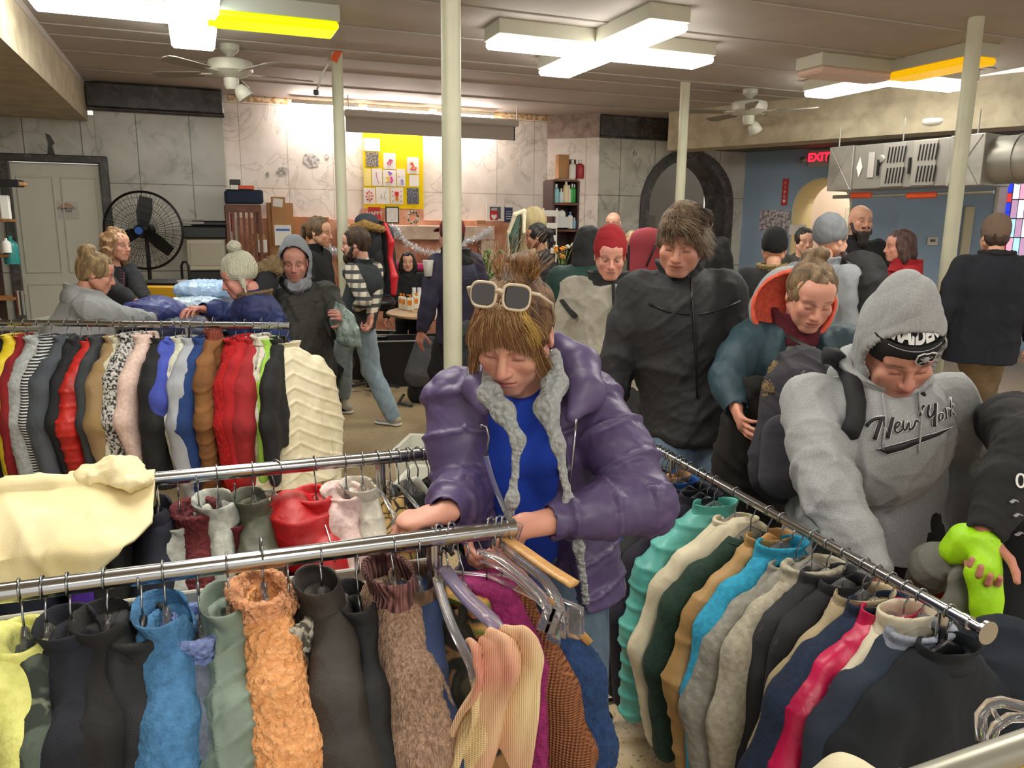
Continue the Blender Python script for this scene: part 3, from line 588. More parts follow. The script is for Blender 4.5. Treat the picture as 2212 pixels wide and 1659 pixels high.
def rack(rail, a_px, b_px, label, posts, cap=False, sleeve=None, bar=None):
    A = rail.at(a_px); B = rail.at(b_px) if not isinstance(b_px, float) else rail.a+rail.d*b_px
    t = thing('clothing_rack', label, 'clothes rack', (*((A+B)/2)[:2], 0), rail.ang, 'chrome clothes racks'); L_ = np.linalg.norm(B-A); z = rail.a[2]
    MB().cyl((-L_/2, 0, z), (L_/2, 0, z), rail.r, n=28).build('rail', M_chrome, t, 'auto')
    for s in (-1, 1): MB().cyl((s*(L_/2-0.004), 0, z), (s*(L_/2+0.012), 0, z), rail.r*1.12, n=28).build('end_cap', M_chrome, t, 'auto')
    if cap: MB().cyl((L_/2-0.005, 0, z), (L_/2+0.045, 0, z), rail.r*0.8, n=20).cyl((L_/2+0.045, 0, z), (L_/2+0.052, 0, z), rail.r*1.9, n=28).build('end_knob', M_chrome, t, 'auto')
    if sleeve is not None:
        q = (rail.at(sleeve)-(A+B)/2)@rail.d; MB().cyl((q-0.02, 0, z), (q+0.02, 0, z), rail.r*1.15, n=24).build('joint_sleeve', M_chrome, t, 'auto')
    for px in posts:
        q = (rail.at(px)-(A+B)/2)@rail.d
        MB().cyl((q, 0, 0.09), (q, 0, z-rail.r*0.5), 0.012, n=16).build('upright', M_chrome, t, 'auto'); MB().cyl((q, 0, 0.5), (q, 0, z*0.72), 0.0155, n=16).build('height_sleeve', M_galv, t, 'auto')
        MB().cyl((q, -0.24, 0.09), (q, 0.24, 0.09), 0.014, n=14).build('foot_bar', M_chrome, t, 'auto')
        for s in (-1, 1):
            c = MB().tube([(q, s*0.22, 0.085), (q, s*0.22, 0.05)], 0.006, 8); c.cyl((q-0.012, s*0.22, 0.028), (q+0.012, s*0.22, 0.028), 0.028, n=18); c.build('caster', M_black, t, 'auto')
    if bar: 
        za, yo, x0, x1 = bar; MB().box(((x0+x1)/2, yo, za), (x1-x0, 0.012, 0.03), bev=0.003).build('cross_bar', mat('bar_white', '#b9b7ae', 0.45), t)
    return t
rack(R1, -260, 1098, 'front clothes rack with the thick chrome rail nearest the camera', [935, -150], bar=(0.985, 0.2, -0.75, 0.42))
rack(R2, -200, 945, 'second clothes rack with a thick chrome rail behind the front one', [822, -120])
rack(R3, -260, 622, 'far left clothes rack in front of the sorting table', [404], sleeve=404)
rack(R4, 1395, 2085, 'clothes rack slanting away on the right with a round end knob', [2040, 1455], cap=True)
# ---- hangers
M_clear = mat('clear_plastic', '#e6e4e6', 0.06, trans=0.92); M_hb = mat('hanger_black', '#18181b', 0.3); M_hw = mat('hanger_white', '#d8d5c8', 0.35); M_hwood = mat('hanger_wood', '#d2a468', 0.4, 'wood', 3, col2='#bd8a50')
def hook(r, stem=0.055, lean=0.0):
    R = r+0.0035; P = [(R*math.cos(a), 0, R*math.sin(a)) for a in np.linspace(math.radians(-35), math.radians(190), 16)]
    P += [(-R*0.95, 0, -0.012), (-R*0.5, 0, -0.028), (0, 0, -0.04), (0, 0, -0.04-stem)]
    return MB().tube(P, 0.0019, 8)
HANG = {}
def hanger_proto(style, r):
    key = (style, r)
    if key in HANG: return HANG[key]
    m = {'clear': M_clear, 'clip': M_clear, 'black': M_hb, 'white': M_hw, 'wood': M_hwood, 'wire': M_wire}[style]
    t = thing('coat_hanger', '', 'hanger'); hook(r).build('hook', M_wire, t, True); Z = -0.075
    if style == 'clip':
        MB().tube([(-0.17, 0, Z-0.05), (-0.165, 0, Z-0.03), (-0.1, 0, Z-0.018), (0, 0, Z), (0.1, 0, Z-0.018), (0.165, 0, Z-0.03), (0.17, 0, Z-0.05)], 0.006, 10, flat=0.5).build('shoulder_bar', m, t, True)
        for s in (-1, 1):
            c = MB().box((s*0.155, 0.008, Z-0.06), (0.03, 0.004, 0.06), rot=rotm(x=0.1), bev=0.0015); c.box((s*0.155, -0.008, Z-0.06), (0.03, 0.004, 0.06), rot=rotm(x=-0.1), bev=0.0015); c.tube([(s*0.155-0.012, 0.009, Z-0.05), (s*0.155, 0.012, Z-0.07), (s*0.155, -0.012, Z-0.07), (s*0.155+0.012, -0.009, Z-0.05)], 0.002, 6); c.build('clip', m if s < 0 else M_clear, t)
    elif style == 'wire':
        MB().tube([(-0.2, 0, Z-0.09), (0, 0, Z), (0.2, 0, Z-0.09), (0.19, 0, Z-0.1), (-0.19, 0, Z-0.1), (-0.2, 0, Z-0.09)], 0.0017, 6).build('shoulder_bar', m, t, True)
    else:
        fl = 0.45 if style != 'wood' else 0.3
        c = MB().tube([(-0.175, 0, Z-0.135), (-0.14, 0, Z-0.105), (-0.08, 0, Z-0.058), (-0.025, 0, Z-0.014), (0, 0, Z), (0.025, 0, Z-0.014), (0.08, 0, Z-0.058), (0.14, 0, Z-0.105), (0.175, 0, Z-0.135)], [0.009, 0.011, 0.012, 0.014, 0.016, 0.014, 0.012, 0.011, 0.009], 12, flat=fl, up=(0, 1, 0))
        if style in ('clear', 'white', 'black'): c.tube([(-0.16, 0, Z-0.13), (-0.1, 0, Z-0.13), (0.1, 0, Z-0.13), (0.16, 0, Z-0.13)], 0.0045, 8); c.tube([(-0.03, 0, Z-0.015), (-0.02, 0, Z-0.03), (0.02, 0, Z-0.03), (0.03, 0, Z-0.015)], 0.004, 8)
        c.build('shoulder_bar', m, t, True)
    for o in [t]+list(t.children): COL.objects.unlink(o)
    HANG[key] = t; return t
def hanger(rail, px, style, yaw, label, tilt=0.0, pos=None, grp=None, dz=0.0):
    pr = hanger_proto(style, rail.r); c = copy_tree(pr); p = rail.at(px) if pos is None else np.array(pos)
    c.name = 'coat_hanger'; c.location = (p[0], p[1], p[2]+dz); c.rotation_euler = (0, tilt, rail.ang-math.pi/2+math.radians(yaw)); label = label if len(label.split()) < 15 else re.split(r' at the| under the| in the middle| facing out| with a| on a clip', label)[0]; tag(c, label, 'hanger', grp or {'clear': 'clear plastic hangers', 'clip': 'clear clip hangers', 'black': 'black hangers', 'white': 'white hangers', 'wood': 'wooden hangers', 'wire': 'wire hangers'}[style]); return c
SHELLS = {}
def garment(rail, px, yaw, m, label, name='jacket', cat='jacket', W=0.2, L=0.72, T=0.045, sl=0.56, sr=0.056, neck='collar', side=1, quilt=0, qa=0.008, chev=0.0, amp=0.006, fr=14, vox=0.006, seed=None, cm=None, lm=None, hs='clear', fuzz=0.0, shag=0, dz=0.0, fold=0.25, tilt=0.0, pos=None, hl=None, grp=None, sway=0.0, hanger_on=True, slv=True, badge=None, cuff=None, zipm=None, drop=0.0, diamond=False, sk=0.035):
    seed = abs(int(px*7+rail.r*1e4))+5 if seed is None else seed; r = np.random.RandomState(seed)
    S = SDF(vox, 0.02); zt = -0.085
    zs = [-L, -L*0.75, -0.45, -0.31, -0.225, -0.175, -0.13, zt]; aw = [W*1.06, W*1.02, W*0.97, W*0.95, W*0.93, W*0.8, W*0.56, 0.06]; bt = [T*(1.1+.3*r.rand()), T*(1.15+.3*r.rand()), T*1.2, T*1.15, T*1.05, T*0.95, T*0.9, 0.042]
    cy = [T*r.uniform(-.8, .8)+sway, T*r.uniform(-.6, .6)+sway*.7, T*r.uniform(-.3, .3), 0, 0, 0, 0, 0]
    S.loft(zs, aw, bt, 0.0, cy, fold=fold, ff=r.uniform(24, 38), ph=r.rand()*6)
    if slv:
        for s in (-1, 1):
            d1, d2 = r.uniform(-.02, .02), r.uniform(-.025, .025); x1 = s*(W+0.03+r.uniform(-.01, .015)); x2 = s*(W+0.02+r.uniform(-.03, .01))
            pts = [(s*(W-0.06), 0, -0.2), (s*(W-0.012), d1*.5, -0.285), (x1, d1, -0.18-sl*0.5), (x2, d2, -0.18-sl)]
            S.path(pts, [sr*0.8, sr*1.02, sr, sr*0.8], k=sk, flat=min(1.0, T/sr*1.05), n=(0, 1, 0))
    if neck == 'hood': S.ell((0, -side*T*0.9, -0.165), (0.125, T*1.1, 0.105), k=0.02)
    if neck in ('hood', 'collar', 'fur', 'crew', 'turtle'): S.ell((0, side*0.008, zt+0.005), (0.052, 0.03, 0.045), k=0.01, sub=True)
    v, f = S.mesh(); v = relax(v, f, 1); n = vnormals(v, f)
    d = wrinkle(v, amp*0.6, fr, seed, (1, 1, 0.42))+((crease(v, 0.0065, 18, seed, (1, 1, 0.35))+crease(v, 0.0028, 42, seed+8, (1, 1, 0.5))) if not fuzz else crease(v, 0.004, 16, seed, (1, 1, 0.3)))
    if quilt:
        u = v[:, 2]+chev*np.abs(v[:, 0])+0.004*np.sin(v[:, 0]*21+seed); sq = np.abs(np.sin(math.pi*u/quilt)) if not diamond else np.minimum(np.abs(np.sin(math.pi*(v[:, 2]+0.8*(v[:, 0]+v[:, 1]))/quilt)), np.abs(np.sin(math.pi*(v[:, 2]-0.8*(v[:, 0]+v[:, 1]))/quilt))); d = d*0.5+qa*(np.minimum(sq*1.6, 1)**0.6-0.75)+wrinkle(v, amp*0.7, 45, seed+1, (1, 1, 0.35))*np.clip(1.3-sq, 0, 1)
    if fuzz: d += fuzz*(relax(r.normal(size=(len(v), 1)).repeat(3, 1), f, 1)[:, 0])
    v = v+n*d[:, None]; v[:, 2] = np.minimum(v[:, 2], -0.048)
    p = rail.at(px) if pos is None else np.array(pos, float)
    t = thing(name, label, cat, (p[0], p[1], p[2]+dz), rail.ang-math.pi/2+math.radians(yaw), grp or GRP[id(rail)]); t.rotation_euler[1] = tilt; t.rotation_euler[0] = drop
    mesh_obj('shell', v, f, m, t)
    cm = cm or m
    if neck in ('collar', 'fur', 'turtle', 'hood', 'crew'):
        h = {'collar': 0.055, 'fur': 0.05, 'turtle': 0.075, 'hood': 0.045, 'crew': 0.018}[neck]; th = {'collar': 0.007, 'fur': 0.02, 'turtle': 0.006, 'hood': 0.013, 'crew': 0.006}[neck]
        c = SDF(min(vox, 0.005), 0.006); z0 = zt-0.03; zz = [z0, z0+h*0.5, z0+h]; a0 = np.array([0.066, 0.06, 0.066])+r.uniform(-.006, .008); b0 = np.array([0.042, 0.037, 0.04])+r.uniform(-.008, .004); 
        c.loft(zz, a0+th, b0+th, 0, [0, 0, -side*0.012], pw=2); c.loft([z0-0.02, z0, z0+h*0.5, z0+h, z0+h+0.02], np.r_[a0[0], a0, a0[2]], np.r_[b0[0], b0, b0[2]], 0, [0, 0, 0, -side*0.012, -side*0.012], pw=2, sub=True, k=0.001)
        if neck != 'turtle': c.ell((0, side*0.05, z0+h+0.012), (0.03, 0.03, h*0.75), sub=True, k=0.02)
        cv, cf = c.mesh(); 
        if len(cv): cv = relax(cv, cf, 1); cn = vnormals(cv, cf); cv = cv+cn*(wrinkle(cv, 0.003, 30, seed+3)+(fuzz*0.7*r.normal(size=len(cv)) if neck == 'fur' else 0))[:, None]; mesh_obj('hood' if neck == 'hood' else 'collar', cv, cf, cm, t)
    if shag:
        idx = r.choice(len(v), shag); pn = n[idx]; pv = v[idx]; dn = np.array([0, 0, -1.0]); dirs = pn*0.55+dn*0.8+r.normal(size=pn.shape)*0.25; dirs /= np.linalg.norm(dirs, axis=1)[:, None]
        sd = np.cross(dirs, pn); sd /= np.linalg.norm(sd, axis=1)[:, None]+1e-9; ln = r.uniform(0.014, 0.028, (shag, 1)); wdt = r.uniform(0.0012, 0.0024, (shag, 1))
        V = np.concatenate([pv-sd*wdt, pv+sd*wdt, pv+dirs*ln*0.6+sd*wdt*0.7+pn*0.003, pv+dirs*ln*0.6-sd*wdt*0.7+pn*0.003, pv+dirs*ln+dn*0.004], 0); N_ = shag; i = np.arange(N_)
        Q = np.stack([i, i+N_, i+2*N_, i+3*N_], 1); Q2 = np.stack([i+3*N_, i+2*N_, i+4*N_, i+4*N_], 1)
        me = bpy.data.meshes.new('fur_pile'); me.from_pydata(V.tolist(), [], Q.tolist()+[q[:3] for q in Q2.tolist()]); me.materials.append(m); me.polygons.foreach_set('use_smooth', [True]*len(me.polygons)); o = bpy.data.objects.new('fur_pile', me); COL.objects.link(o); o.parent = t; o['kind'] = 'stuff'
    if cuff and slv:
        for s in (-1, 1): MB().tube([(s*(W+0.02), 0, -0.15-sl+0.02), (s*(W+0.02), 0, -0.15-sl-0.05)], [sr*0.75, sr*0.72], 16, flat=1).build('cuff', cuff, t, True)
    if badge: 
        bx, bz, bw, bh, bc, by = badge; MB().box((bx, by, bz), (bw, 0.004, bh), bev=0.001).build('badge', bc, t)
    if zipm is not None: MB().tube([(0, side*T*1.25+cy[3], -0.13), (0.002, side*T*1.35, -0.26), (0, side*T*1.35+cy[2], -0.42), (0, side*T*1.3+cy[1], -L*.75)], 0.005, 8, flat=0.8).build('zip', zipm, t, True)
    if hanger_on: hanger(rail, px, hs, yaw, hl or HL[hs] % label.split(' hanging')[0].split(' on the')[0], tilt, pos, dz=dz)
    return t
HL = {'clear': 'clear plastic hanger holding the %s', 'black': 'black hanger holding the %s', 'white': 'white hanger holding the %s', 'wood': 'wooden hanger holding the %s', 'wire': 'wire hanger holding the %s', 'clip': 'clear clip hanger holding the %s'}
GRP = {id(R1): 'clothes hanging on the front rack', id(R2): 'clothes hanging on the second rack', id(R3): 'clothes hanging on the far left rack', id(R4): 'clothes hanging on the slanting right rack'}
G = garment
# colours
def cl(n, c, c2=None, **k): k.setdefault('kind', 'cloth'); k.setdefault('bump', 0.35); return mat('cloth_'+n, c, k.pop('rough', 0.9), col2=c2, **k)
BLK = cl('black', '#1b1c20', '#121316', rough=0.75); NAV = cl('navy', '#1b2436', '#131a29'); BLK2 = cl('soft_black', '#211f1e', '#171615', kind='fleece')
# ---- front rack
v1 = 0.005
G(R1, -45, 4, cl('olive_dark', '#4a4a44', '#333430', kind='nylon', rough=0.5), 'dark olive quilted jacket at the left end of the front rack', quilt=0.07, vox=v1, W=0.2, dz=-0.05, T=0.045)
G(R1, 42, 8, cl('pale_yellow', '#e3e28c', '#cfcf72', kind='fleece'), 'pale yellow fleece jacket on the front rack', neck='hood', vox=v1, W=0.2, T=0.04, L=.6)
G(R1, 92, 2, cl('camo', '#4f5a50', '#2c332d', kind='camo', col3='#7a7f6c'), 'green and grey patterned shirt on the front rack', 'shirt', 'shirt', vox=v1, T=0.03, neck='crew')
G(R1, 146, 4, cl('navy_black', '#1c1e29', '#14151d'), 'blue black jacket with a stand collar on the front rack', vox=v1, T=0.046, W=0.21)
G(R1, 226, -2, cl('charcoal_black', '#201f1f', '#161515', kind='cloth'), 'black jacket with clear hanger showing on the front rack', vox=v1, T=0.05, W=0.21)
G(R1, 300, 0, BLK, 'black hooded jacket between the black and the blue fleece on the front rack', neck='hood', vox=v1, T=0.035, W=0.19, dz=-0.01, hs='black')
G(R1, 352, 2, cl('blue_fleece', '#4a7fae', '#39688f', kind='fleece', bump=0.8), 'bright blue fleece jacket on the front rack', 'fleece_jacket', vox=v1, T=0.05, W=0.21, fuzz=0.0012, amp=0.008)
G(R1, 424, 6, cl('heather_blue', '#6d7688', '#555c6c', kind='fleece', bump=0.5), 'grey blue fleece jacket with a periwinkle plush collar', 'fleece_jacket', vox=v1, T=0.05, W=0.21, neck='fur', cm=cl('periwinkle', '#8b9cd0', '#6c7db8', kind='sherpa', bump=1.0), fuzz=0.001, dz=-0.03)
G(R1, 490, 0, cl('sage', '#77887c', '#66766b', kind='nylon', rough=0.6), 'sage green quilted jacket on the front rack', vox=v1, T=0.046, W=0.21, quilt=0.06, qa=0.0085, diamond=True, dz=0.0)
G(R1, 566, 3, cl('orange_sherpa', '#f6b57c', '#dd9458', kind='sherpa', bump=1.0), 'orange sherpa jacket with a high fluffy collar', 'sherpa_jacket', vox=v1, T=0.056, W=0.2, neck='fur', fuzz=0.0026, sr=0.06, fold=0.12, cm=cl('orange_sherpa2', '#f0b184', '#d68f63', kind='sherpa', bump=1.0), dz=0.02)
G(R1, 620, -2, cl('grey_knit', '#b5ae9f', '#4b463d', kind='tweed', bump=1.0), 'speckled grey knit cardigan on the front rack', 'cardigan', 'cardigan', vox=v1, T=0.04, W=0.2, fuzz=0.0015, neck='fur', dz=-0.03)
G(R1, 692, 2, cl('softshell', '#3a342f', '#2b2723', kind='cloth', rough=0.65), 'dark brown softshell jacket with a stand collar on the front rack', vox=v1, T=0.056, W=0.215, dz=-0.005, neck='turtle', zipm=M_hb)
G(R1, 770, 0, BLK, 'black jacket squeezed behind the shaggy taupe one', vox=v1, T=0.03, W=0.19, dz=-0.03, hs='black')
G(R1, 848, 4, cl('taupe_shag', '#b9977f', '#7f6350', kind='fur', bump=0.8), 'shaggy taupe fur jacket with a mauve ribbed collar', 'fur_jacket', vox=v1, T=0.056, W=0.205, neck='turtle', cm=cl('mauve_rib', '#8c5c58', '#5e3a3c', kind='rib', bump=0.9), shag=26000, fuzz=0.001, dz=-0.005, sr=0.06)
G(R1, 903, -4, cl('navy_twill', '#2f4068', '#253353'), 'navy twill coat with a brown corduroy collar', 'coat', 'coat', vox=v1, T=0.032, W=0.2, neck='collar', cm=cl('brown_cord', '#6c5240', '#4f3b2d', kind='rib'), L=.8, dz=-.01)
G(R1, 960, 2, cl('leaf_print', '#3b3420', '#17150f', kind='camo', col3='#7b5a34'), 'dark leaf patterned hunting jacket on the front rack', vox=v1, T=0.05, W=0.2, dz=-0.05)
G(R1, 1000, 14, cl('stripe_knit', '#a8452e', '#5f7a35', kind='multistripe', col3='#c99a54'), 'striped green, red and orange knit scarf top on the front rack', 'sweater', 'sweater', vox=v1, T=0.035, W=0.17, neck='none', dz=-0.03, slv=False, L=.5)
# rail end: scarf, crochet and knits swung round to the right
E0 = R1.at(1075)
def hung(px_, py_, Y): return PY(px_, py_, Y)
def drape(name, label, m, path3, half, thick=0.012, cat='scarf', seed=1, amp=0.012, taper=(1, 1), fr=18, extra=None, flip=False, n=60, roll=None):
    # a length of cloth: centre line path3, HALF its half width along a slowly turning side vector, with soft pleats
    P = np.array(path3, float); t_ = np.linspace(0, 1, len(P)); T_ = np.linspace(0, 1, n); C_ = np.stack([np.interp(T_, t_, P[:, i]) for i in range(3)], 1)
    for _ in range(3): C_[1:-1] = (C_[:-2]+C_[1:-1]*2+C_[2:])/4
    mcols = 28; sv = np.array(half, float); sv = sv if sv.ndim == 2 else np.stack([sv, sv]); V = []
    SV = np.stack([np.interp(T_, np.linspace(0, 1, len(sv)), sv[:, i]) for i in range(3)], 1); r = np.random.RandomState(seed); ph = r.rand(4)*6
    TT = np.gradient(C_, axis=0); TT /= np.linalg.norm(TT, axis=1)[:, None]; wv = np.interp(T_, [0, 1], taper)
    for i in range(n):
        N_ = np.cross(TT[i], SV[i]); N_ /= np.linalg.norm(N_)+1e-9
        for j in range(mcols):
            w = -1+2*j/(mcols-1); a = amp*(math.sin(w*6+ph[0]+T_[i]*2)*0.6+math.sin(w*11+ph[1]+T_[i]*5)*0.3+math.sin(T_[i]*fr+w*2+ph[2])*0.25); V.append(C_[i]+SV[i]*w*wv[i]+N_*a)
    f = np.array([(i*mcols+j, i*mcols+j+1, (i+1)*mcols+j+1, (i+1)*mcols+j) for i in range(n-1) for j in range(mcols-1)])
    V = np.array(V); c = V.mean(0); c[2] = V[:, 2].min(); o = mesh_obj(name, V-c, f, m); o.location = c
    s = o.modifiers.new('thick', 'SOLIDIFY'); s.thickness = thick; s.offset = 0; ss = o.modifiers.new('sub', 'SUBSURF'); ss.levels = 1; ss.render_levels = 1
    return tag(o, label, cat)
def free_hanger(pos, style, rz, label, tilt=0.0, r=0.0165, rx=0.0, sc=None):
    pr = hanger_proto(style, r); c = copy_tree(pr); c.name = 'coat_hanger'; c.location = pos; c.rotation_euler = (rx, tilt, rz); c.scale = sc or (1, 1, 1); return tag(c, label, 'hanger', {'clear': 'clear plastic hangers', 'clip': 'clear clip hangers', 'black': 'black hangers', 'white': 'white hangers', 'wood': 'wooden hangers', 'wire': 'wire hangers'}[style])
e1 = R1.at(1060); e2 = R1.at(1086)
G(R1, 1080, 38, cl('magenta_knit', '#a0296e', '#7c1d55', kind='fleece', bump=1.0), 'magenta fringed knit shawl at the end of the front rack', 'shawl', 'shawl', vox=v1, T=0.036, W=0.155, neck='none', slv=False, L=0.62, pos=R1.at(1052), shag=9000, fuzz=0.0015, dz=-0.015, hs='clip')
G(R1, 1086, 44, cl('copper_crochet', '#c07a4e', '#8a4d2c', kind='knit', bump=1.0, sc=0.8), 'copper crochet top at the end of the front rack', 'crochet_top', 'top', vox=v1, T=0.032, W=0.135, neck='none', L=0.6, sl=.45, sr=.04, pos=R1.at(1085), dz=-0.02, hs='clip', drop=0.0)
G(R1, 1094, 50, cl('navy_fuzz', '#1f3f6e', '#122a50', kind='fleece', bump=1.0), 'fuzzy navy blue sweater hanging beside the copper crochet top', 'sweater', 'sweater', vox=v1, T=0.045, W=0.155, neck='none', L=0.75, sl=.5, pos=R1.at(1096)+np.array([0.0, 0.04, 0]), dz=-0.02, fuzz=0.0015, hs='wood')
s0 = PY(1080, 1395, 1.16)
drape('scarf', 'pink and cream ombre knit scarf hooked on a clear hanger', mat('cloth_ombre', '#d08a78', 0.9, 'ombre', 1.0, col2='#e8cfa0'), [PY(1050, 1378, 1.14), PY(1085, 1385, 1.13), PY(1105, 1440, 1.12), PY(1075, 1540, 1.14), PY(1045, 1680, 1.16), PY(1040, 1900, 1.17)], [(0.028, 0.01, 0.012), (0.05, 0.015, 0.012), (0.055, 0.02, 0), (0.075, 0.02, 0), (0.085, 0.02, 0)], seed=5, amp=0.022)
drape('scarf', 'cream knit scarf end hanging below the ombre one', cl('cream_knit', '#dcc193', '#b99a68', kind='knit', sc=1.2), [PY(1110, 1420, 1.15), PY(1050, 1480, 1.14), PY(1040, 1560, 1.14), PY(1010, 1640, 1.14), PY(1000, 1800, 1.14)], [(0.02, 0.01, 0), (0.03, 0.02, 0), (0.035, 0.015, 0)], seed=9, amp=0.02)
def px_hanger(name, label, m, pts, r, flat=0.5, hk=None, twin=0.0, clip=False):      # a hanger seen swung out of line: its bar follows real points in the room
    P = np.array([PY(*p) for p in pts]); n = 6*len(P); tt = np.linspace(0, 1, n); C_ = np.stack([np.interp(tt, np.linspace(0, 1, len(P)), P[:, i]) for i in range(3)], 1)
    for _ in range(4): C_[1:-1] = (C_[:-2]+C_[1:-1]*2+C_[2:])/4
    c = P[0]; t = thing(name, label, 'hanger', c, 0, 'hangers swung about at the end of the front rail'); q = MB(); q.tube(C_-c, r, 12, flat=flat)
    if twin: q.tube(C_-c+V3_(0.003, 0, -twin), r*0.6, 10, flat=flat)
    q.build('shoulder_bar', m, t, True)
    if hk: MB().tube(np.array([PY(*p) for p in hk])-c, 0.0021, 8).build('hook', M_wire, t, True)
    if clip:
        e = C_[-4]-c
        for k in (0, 1): MB().box(e+V3_(0.012*k, -0.004, -0.02-0.004*k), (0.022, 0.008, 0.05), rot=rotm(y=0.3), bev=0.002).build('clip', m, t)
    return t
V3_ = lambda *a: np.array(a, float)
def hk_(px): a = R1.at(px); x, y = proj(a); Y = a[1]; return [(x-8, y-4, Y-.02), (x-6, y-24, Y-.01), (x+2, y-30, Y), (x+10, y-20, Y+.012), (x+8, y+10, Y-.0), (x, y+40, Y-.01)]
px_hanger('coat_hanger', 'empty clear plastic hanger swung down, its curved arm pointing at the floor', M_clear, [(943, 1248, 1.33), (958, 1300, 1.28), (975, 1350, 1.23), (1000, 1400, 1.19), (1020, 1440, 1.16), (1030, 1488, 1.13)], 0.009, .6, hk_(948), twin=.012)
px_hanger('coat_hanger', 'lavender tinted clear hanger with an open clip beside the magenta shawl', mat('lavender_plastic', '#cdc2dc', .08, trans=.8), [(960, 1228, 1.36), (985, 1262, 1.31), (1020, 1300, 1.26), (1060, 1335, 1.21), (1085, 1372, 1.18)], 0.014, .45, hk_(975), twin=.016, clip=True)
px_hanger('coat_hanger', 'clear clip hanger lying over the magenta shawl', M_clear, [(1035, 1190, 1.37), (1080, 1205, 1.33), (1130, 1245, 1.28), (1175, 1290, 1.24), (1185, 1325, 1.22)], 0.009, .6, hk_(1060), twin=.02, clip=True)
px_hanger('coat_hanger', 'second clear hanger, between the shawl hanger and the wooden one', M_clear, [(1085, 1175, 1.4), (1120, 1205, 1.36), (1170, 1240, 1.31), (1205, 1290, 1.28), (1215, 1330, 1.27)], 0.009, .6, hk_(1078), twin=.014)
t = px_hanger('coat_hanger', 'bare tan wooden hanger at the end of the front rail', M_hwood, [(1090, 1162, 1.42), (1135, 1192, 1.37), (1185, 1228, 1.32), (1240, 1262, 1.27)], 0.0135, .45, hk_(1090))
px_hanger('coat_hanger', 'clear plastic hanger held upright in front of the purple jacket', M_clear, [(1050, 985, 1.43), (1060, 1025, 1.43), (1075, 1065, 1.43), (1092, 1105, 1.43), (1103, 1142, 1.43)], 0.009, .55, [(1036, 926, 1.43), (1040, 918, 1.43), (1050, 922, 1.43), (1056, 945, 1.43), (1050, 985, 1.43)], twin=.0, clip=True)
# ---- second rack
v2 = 0.006
for a in [dict(px=-60, yaw=0, m=BLK, label='black coat under the draped cream shirt, at the left end of the second rack', T=.06, hs='black'),
    dict(px=70, yaw=0, m=NAV, label='navy jacket under the draped cream shirt', T=.06, hs='black'),
    dict(px=180, yaw=3, m=cl('purple_bit', '#5a2ea6', '#43208a'), label='purple top showing below the draped cream shirt', name='shirt', cat='shirt', T=.03),
    dict(px=230, yaw=0, m=BLK2, label='soft black jacket right of the purple top on the second rack', T=.05, hs='black'),
    dict(px=335, yaw=-3, m=cl('ink_navy', '#1d1e2e', '#14151f'), label='ink navy jacket with an orange tag on the second rack', T=.045, hs='black', badge=(0.0, -.16, .08, .012, M_oran, -0.03)),
    dict(px=383, yaw=2, m=cl('grey_fleece', '#aeb0a8', '#8d8f88', kind='fleece'), label='light grey fleece jacket beside the burgundy one', name='fleece_jacket', neck='hood', T=.042, fuzz=.001, dz=-.03),
    dict(px=425, yaw=-2, m=cl('burgundy', '#6f2529', '#4f181d', kind='sherpa', bump=.8), label='burgundy sherpa jacket on the second rack', name='sherpa_jacket', neck='fur', T=.04, fuzz=.0018, dz=-.01),
    dict(px=468, yaw=3, m=cl('ash_fleece', '#b9bcb4', '#979a92', kind='fleece'), label='ash grey fleece vest with an aqua neck label', name='fleece_vest', cat='vest', neck='collar', T=.036, fuzz=.001, slv=False, badge=(0.0, -.075, .03, .008, mat('aqua', '#7fc4cc', .7), 0.03)),
    dict(px=505, yaw=-3, m=cl('maroon', '#671a22', '#4c1219', kind='sherpa'), label='small maroon fleece right of the ash grey vest', name='fleece_jacket', T=.03, hs='black', dz=-.05, W=.17),
    dict(px=545, yaw=2, m=cl('olive', '#4f5140', '#3c3e31', kind='nylon', rough=.55), label='olive green nylon jacket on the second rack', T=.06, W=.21, neck='collar'),
    dict(px=680, yaw=5, m=cl('red_puff', '#c4161c', '#96090f', kind='nylon', rough=.5), label='bright red padded jacket on the second rack', T=.065, W=.2, neck='hood', quilt=.11, qa=.01, hs='wire'),
    dict(px=746, yaw=-3, m=cl('pale_pink_velvet', '#e6cdc8', '#c7a8a4', kind='fleece', bump=.3), label='pale pink velvet hoodie on the second rack', name='hoodie', cat='hoodie', neck='hood', T=.038, W=.19, amp=.01),
    dict(px=782, yaw=2, m=cl('oat', '#cfc9bc', '#b2ac9f', kind='fleece', bump=.3), label='oatmeal fleece right of the pale pink hoodie', name='fleece_jacket', neck='collar', T=.045, W=.19),
    dict(px=842, yaw=-2, m=cl('leopard', '#a98a52', '#1f1810', kind='leopard', col3='#c8a768'), label='leopard print top near the end of the second rack', name='blouse', cat='blouse', neck='crew', T=.05, W=.18, slv=True, sl=.4),
    dict(px=880, yaw=0, m=BLK2, label='dark skirt top hanging behind the hand of the woman in purple', name='sweater', cat='sweater', neck='crew', T=.04, W=.16)]:
    px = a.pop('px'); yaw = a.pop('yaw'); m = a.pop('m'); lb = a.pop('label'); G(R2, px, yaw, m, lb, vox=v2, **a)
for px, st, yw, lb, tl in [(597, 'clear', 35, 'empty clear hanger swinging in front of the red padded jacket', .25), (860, 'clip', 10, 'clear clip hanger near the leopard print top', 0), (885, 'clear', 25, 'empty clear hanger above the leopard print top', .05), (905, 'white', 30, 'empty white hanger near the end of the second rail', .1), (925, 'black', 15, 'black hanger last but one on the second rail', 0), (938, 'black', -10, 'black clip hanger at the very end of the second rail', 0), (815, 'clip', 5, 'clear clip hanger beside the upright of the second rack', 0)]: hanger(R2, px, st, yw, lb, tl)
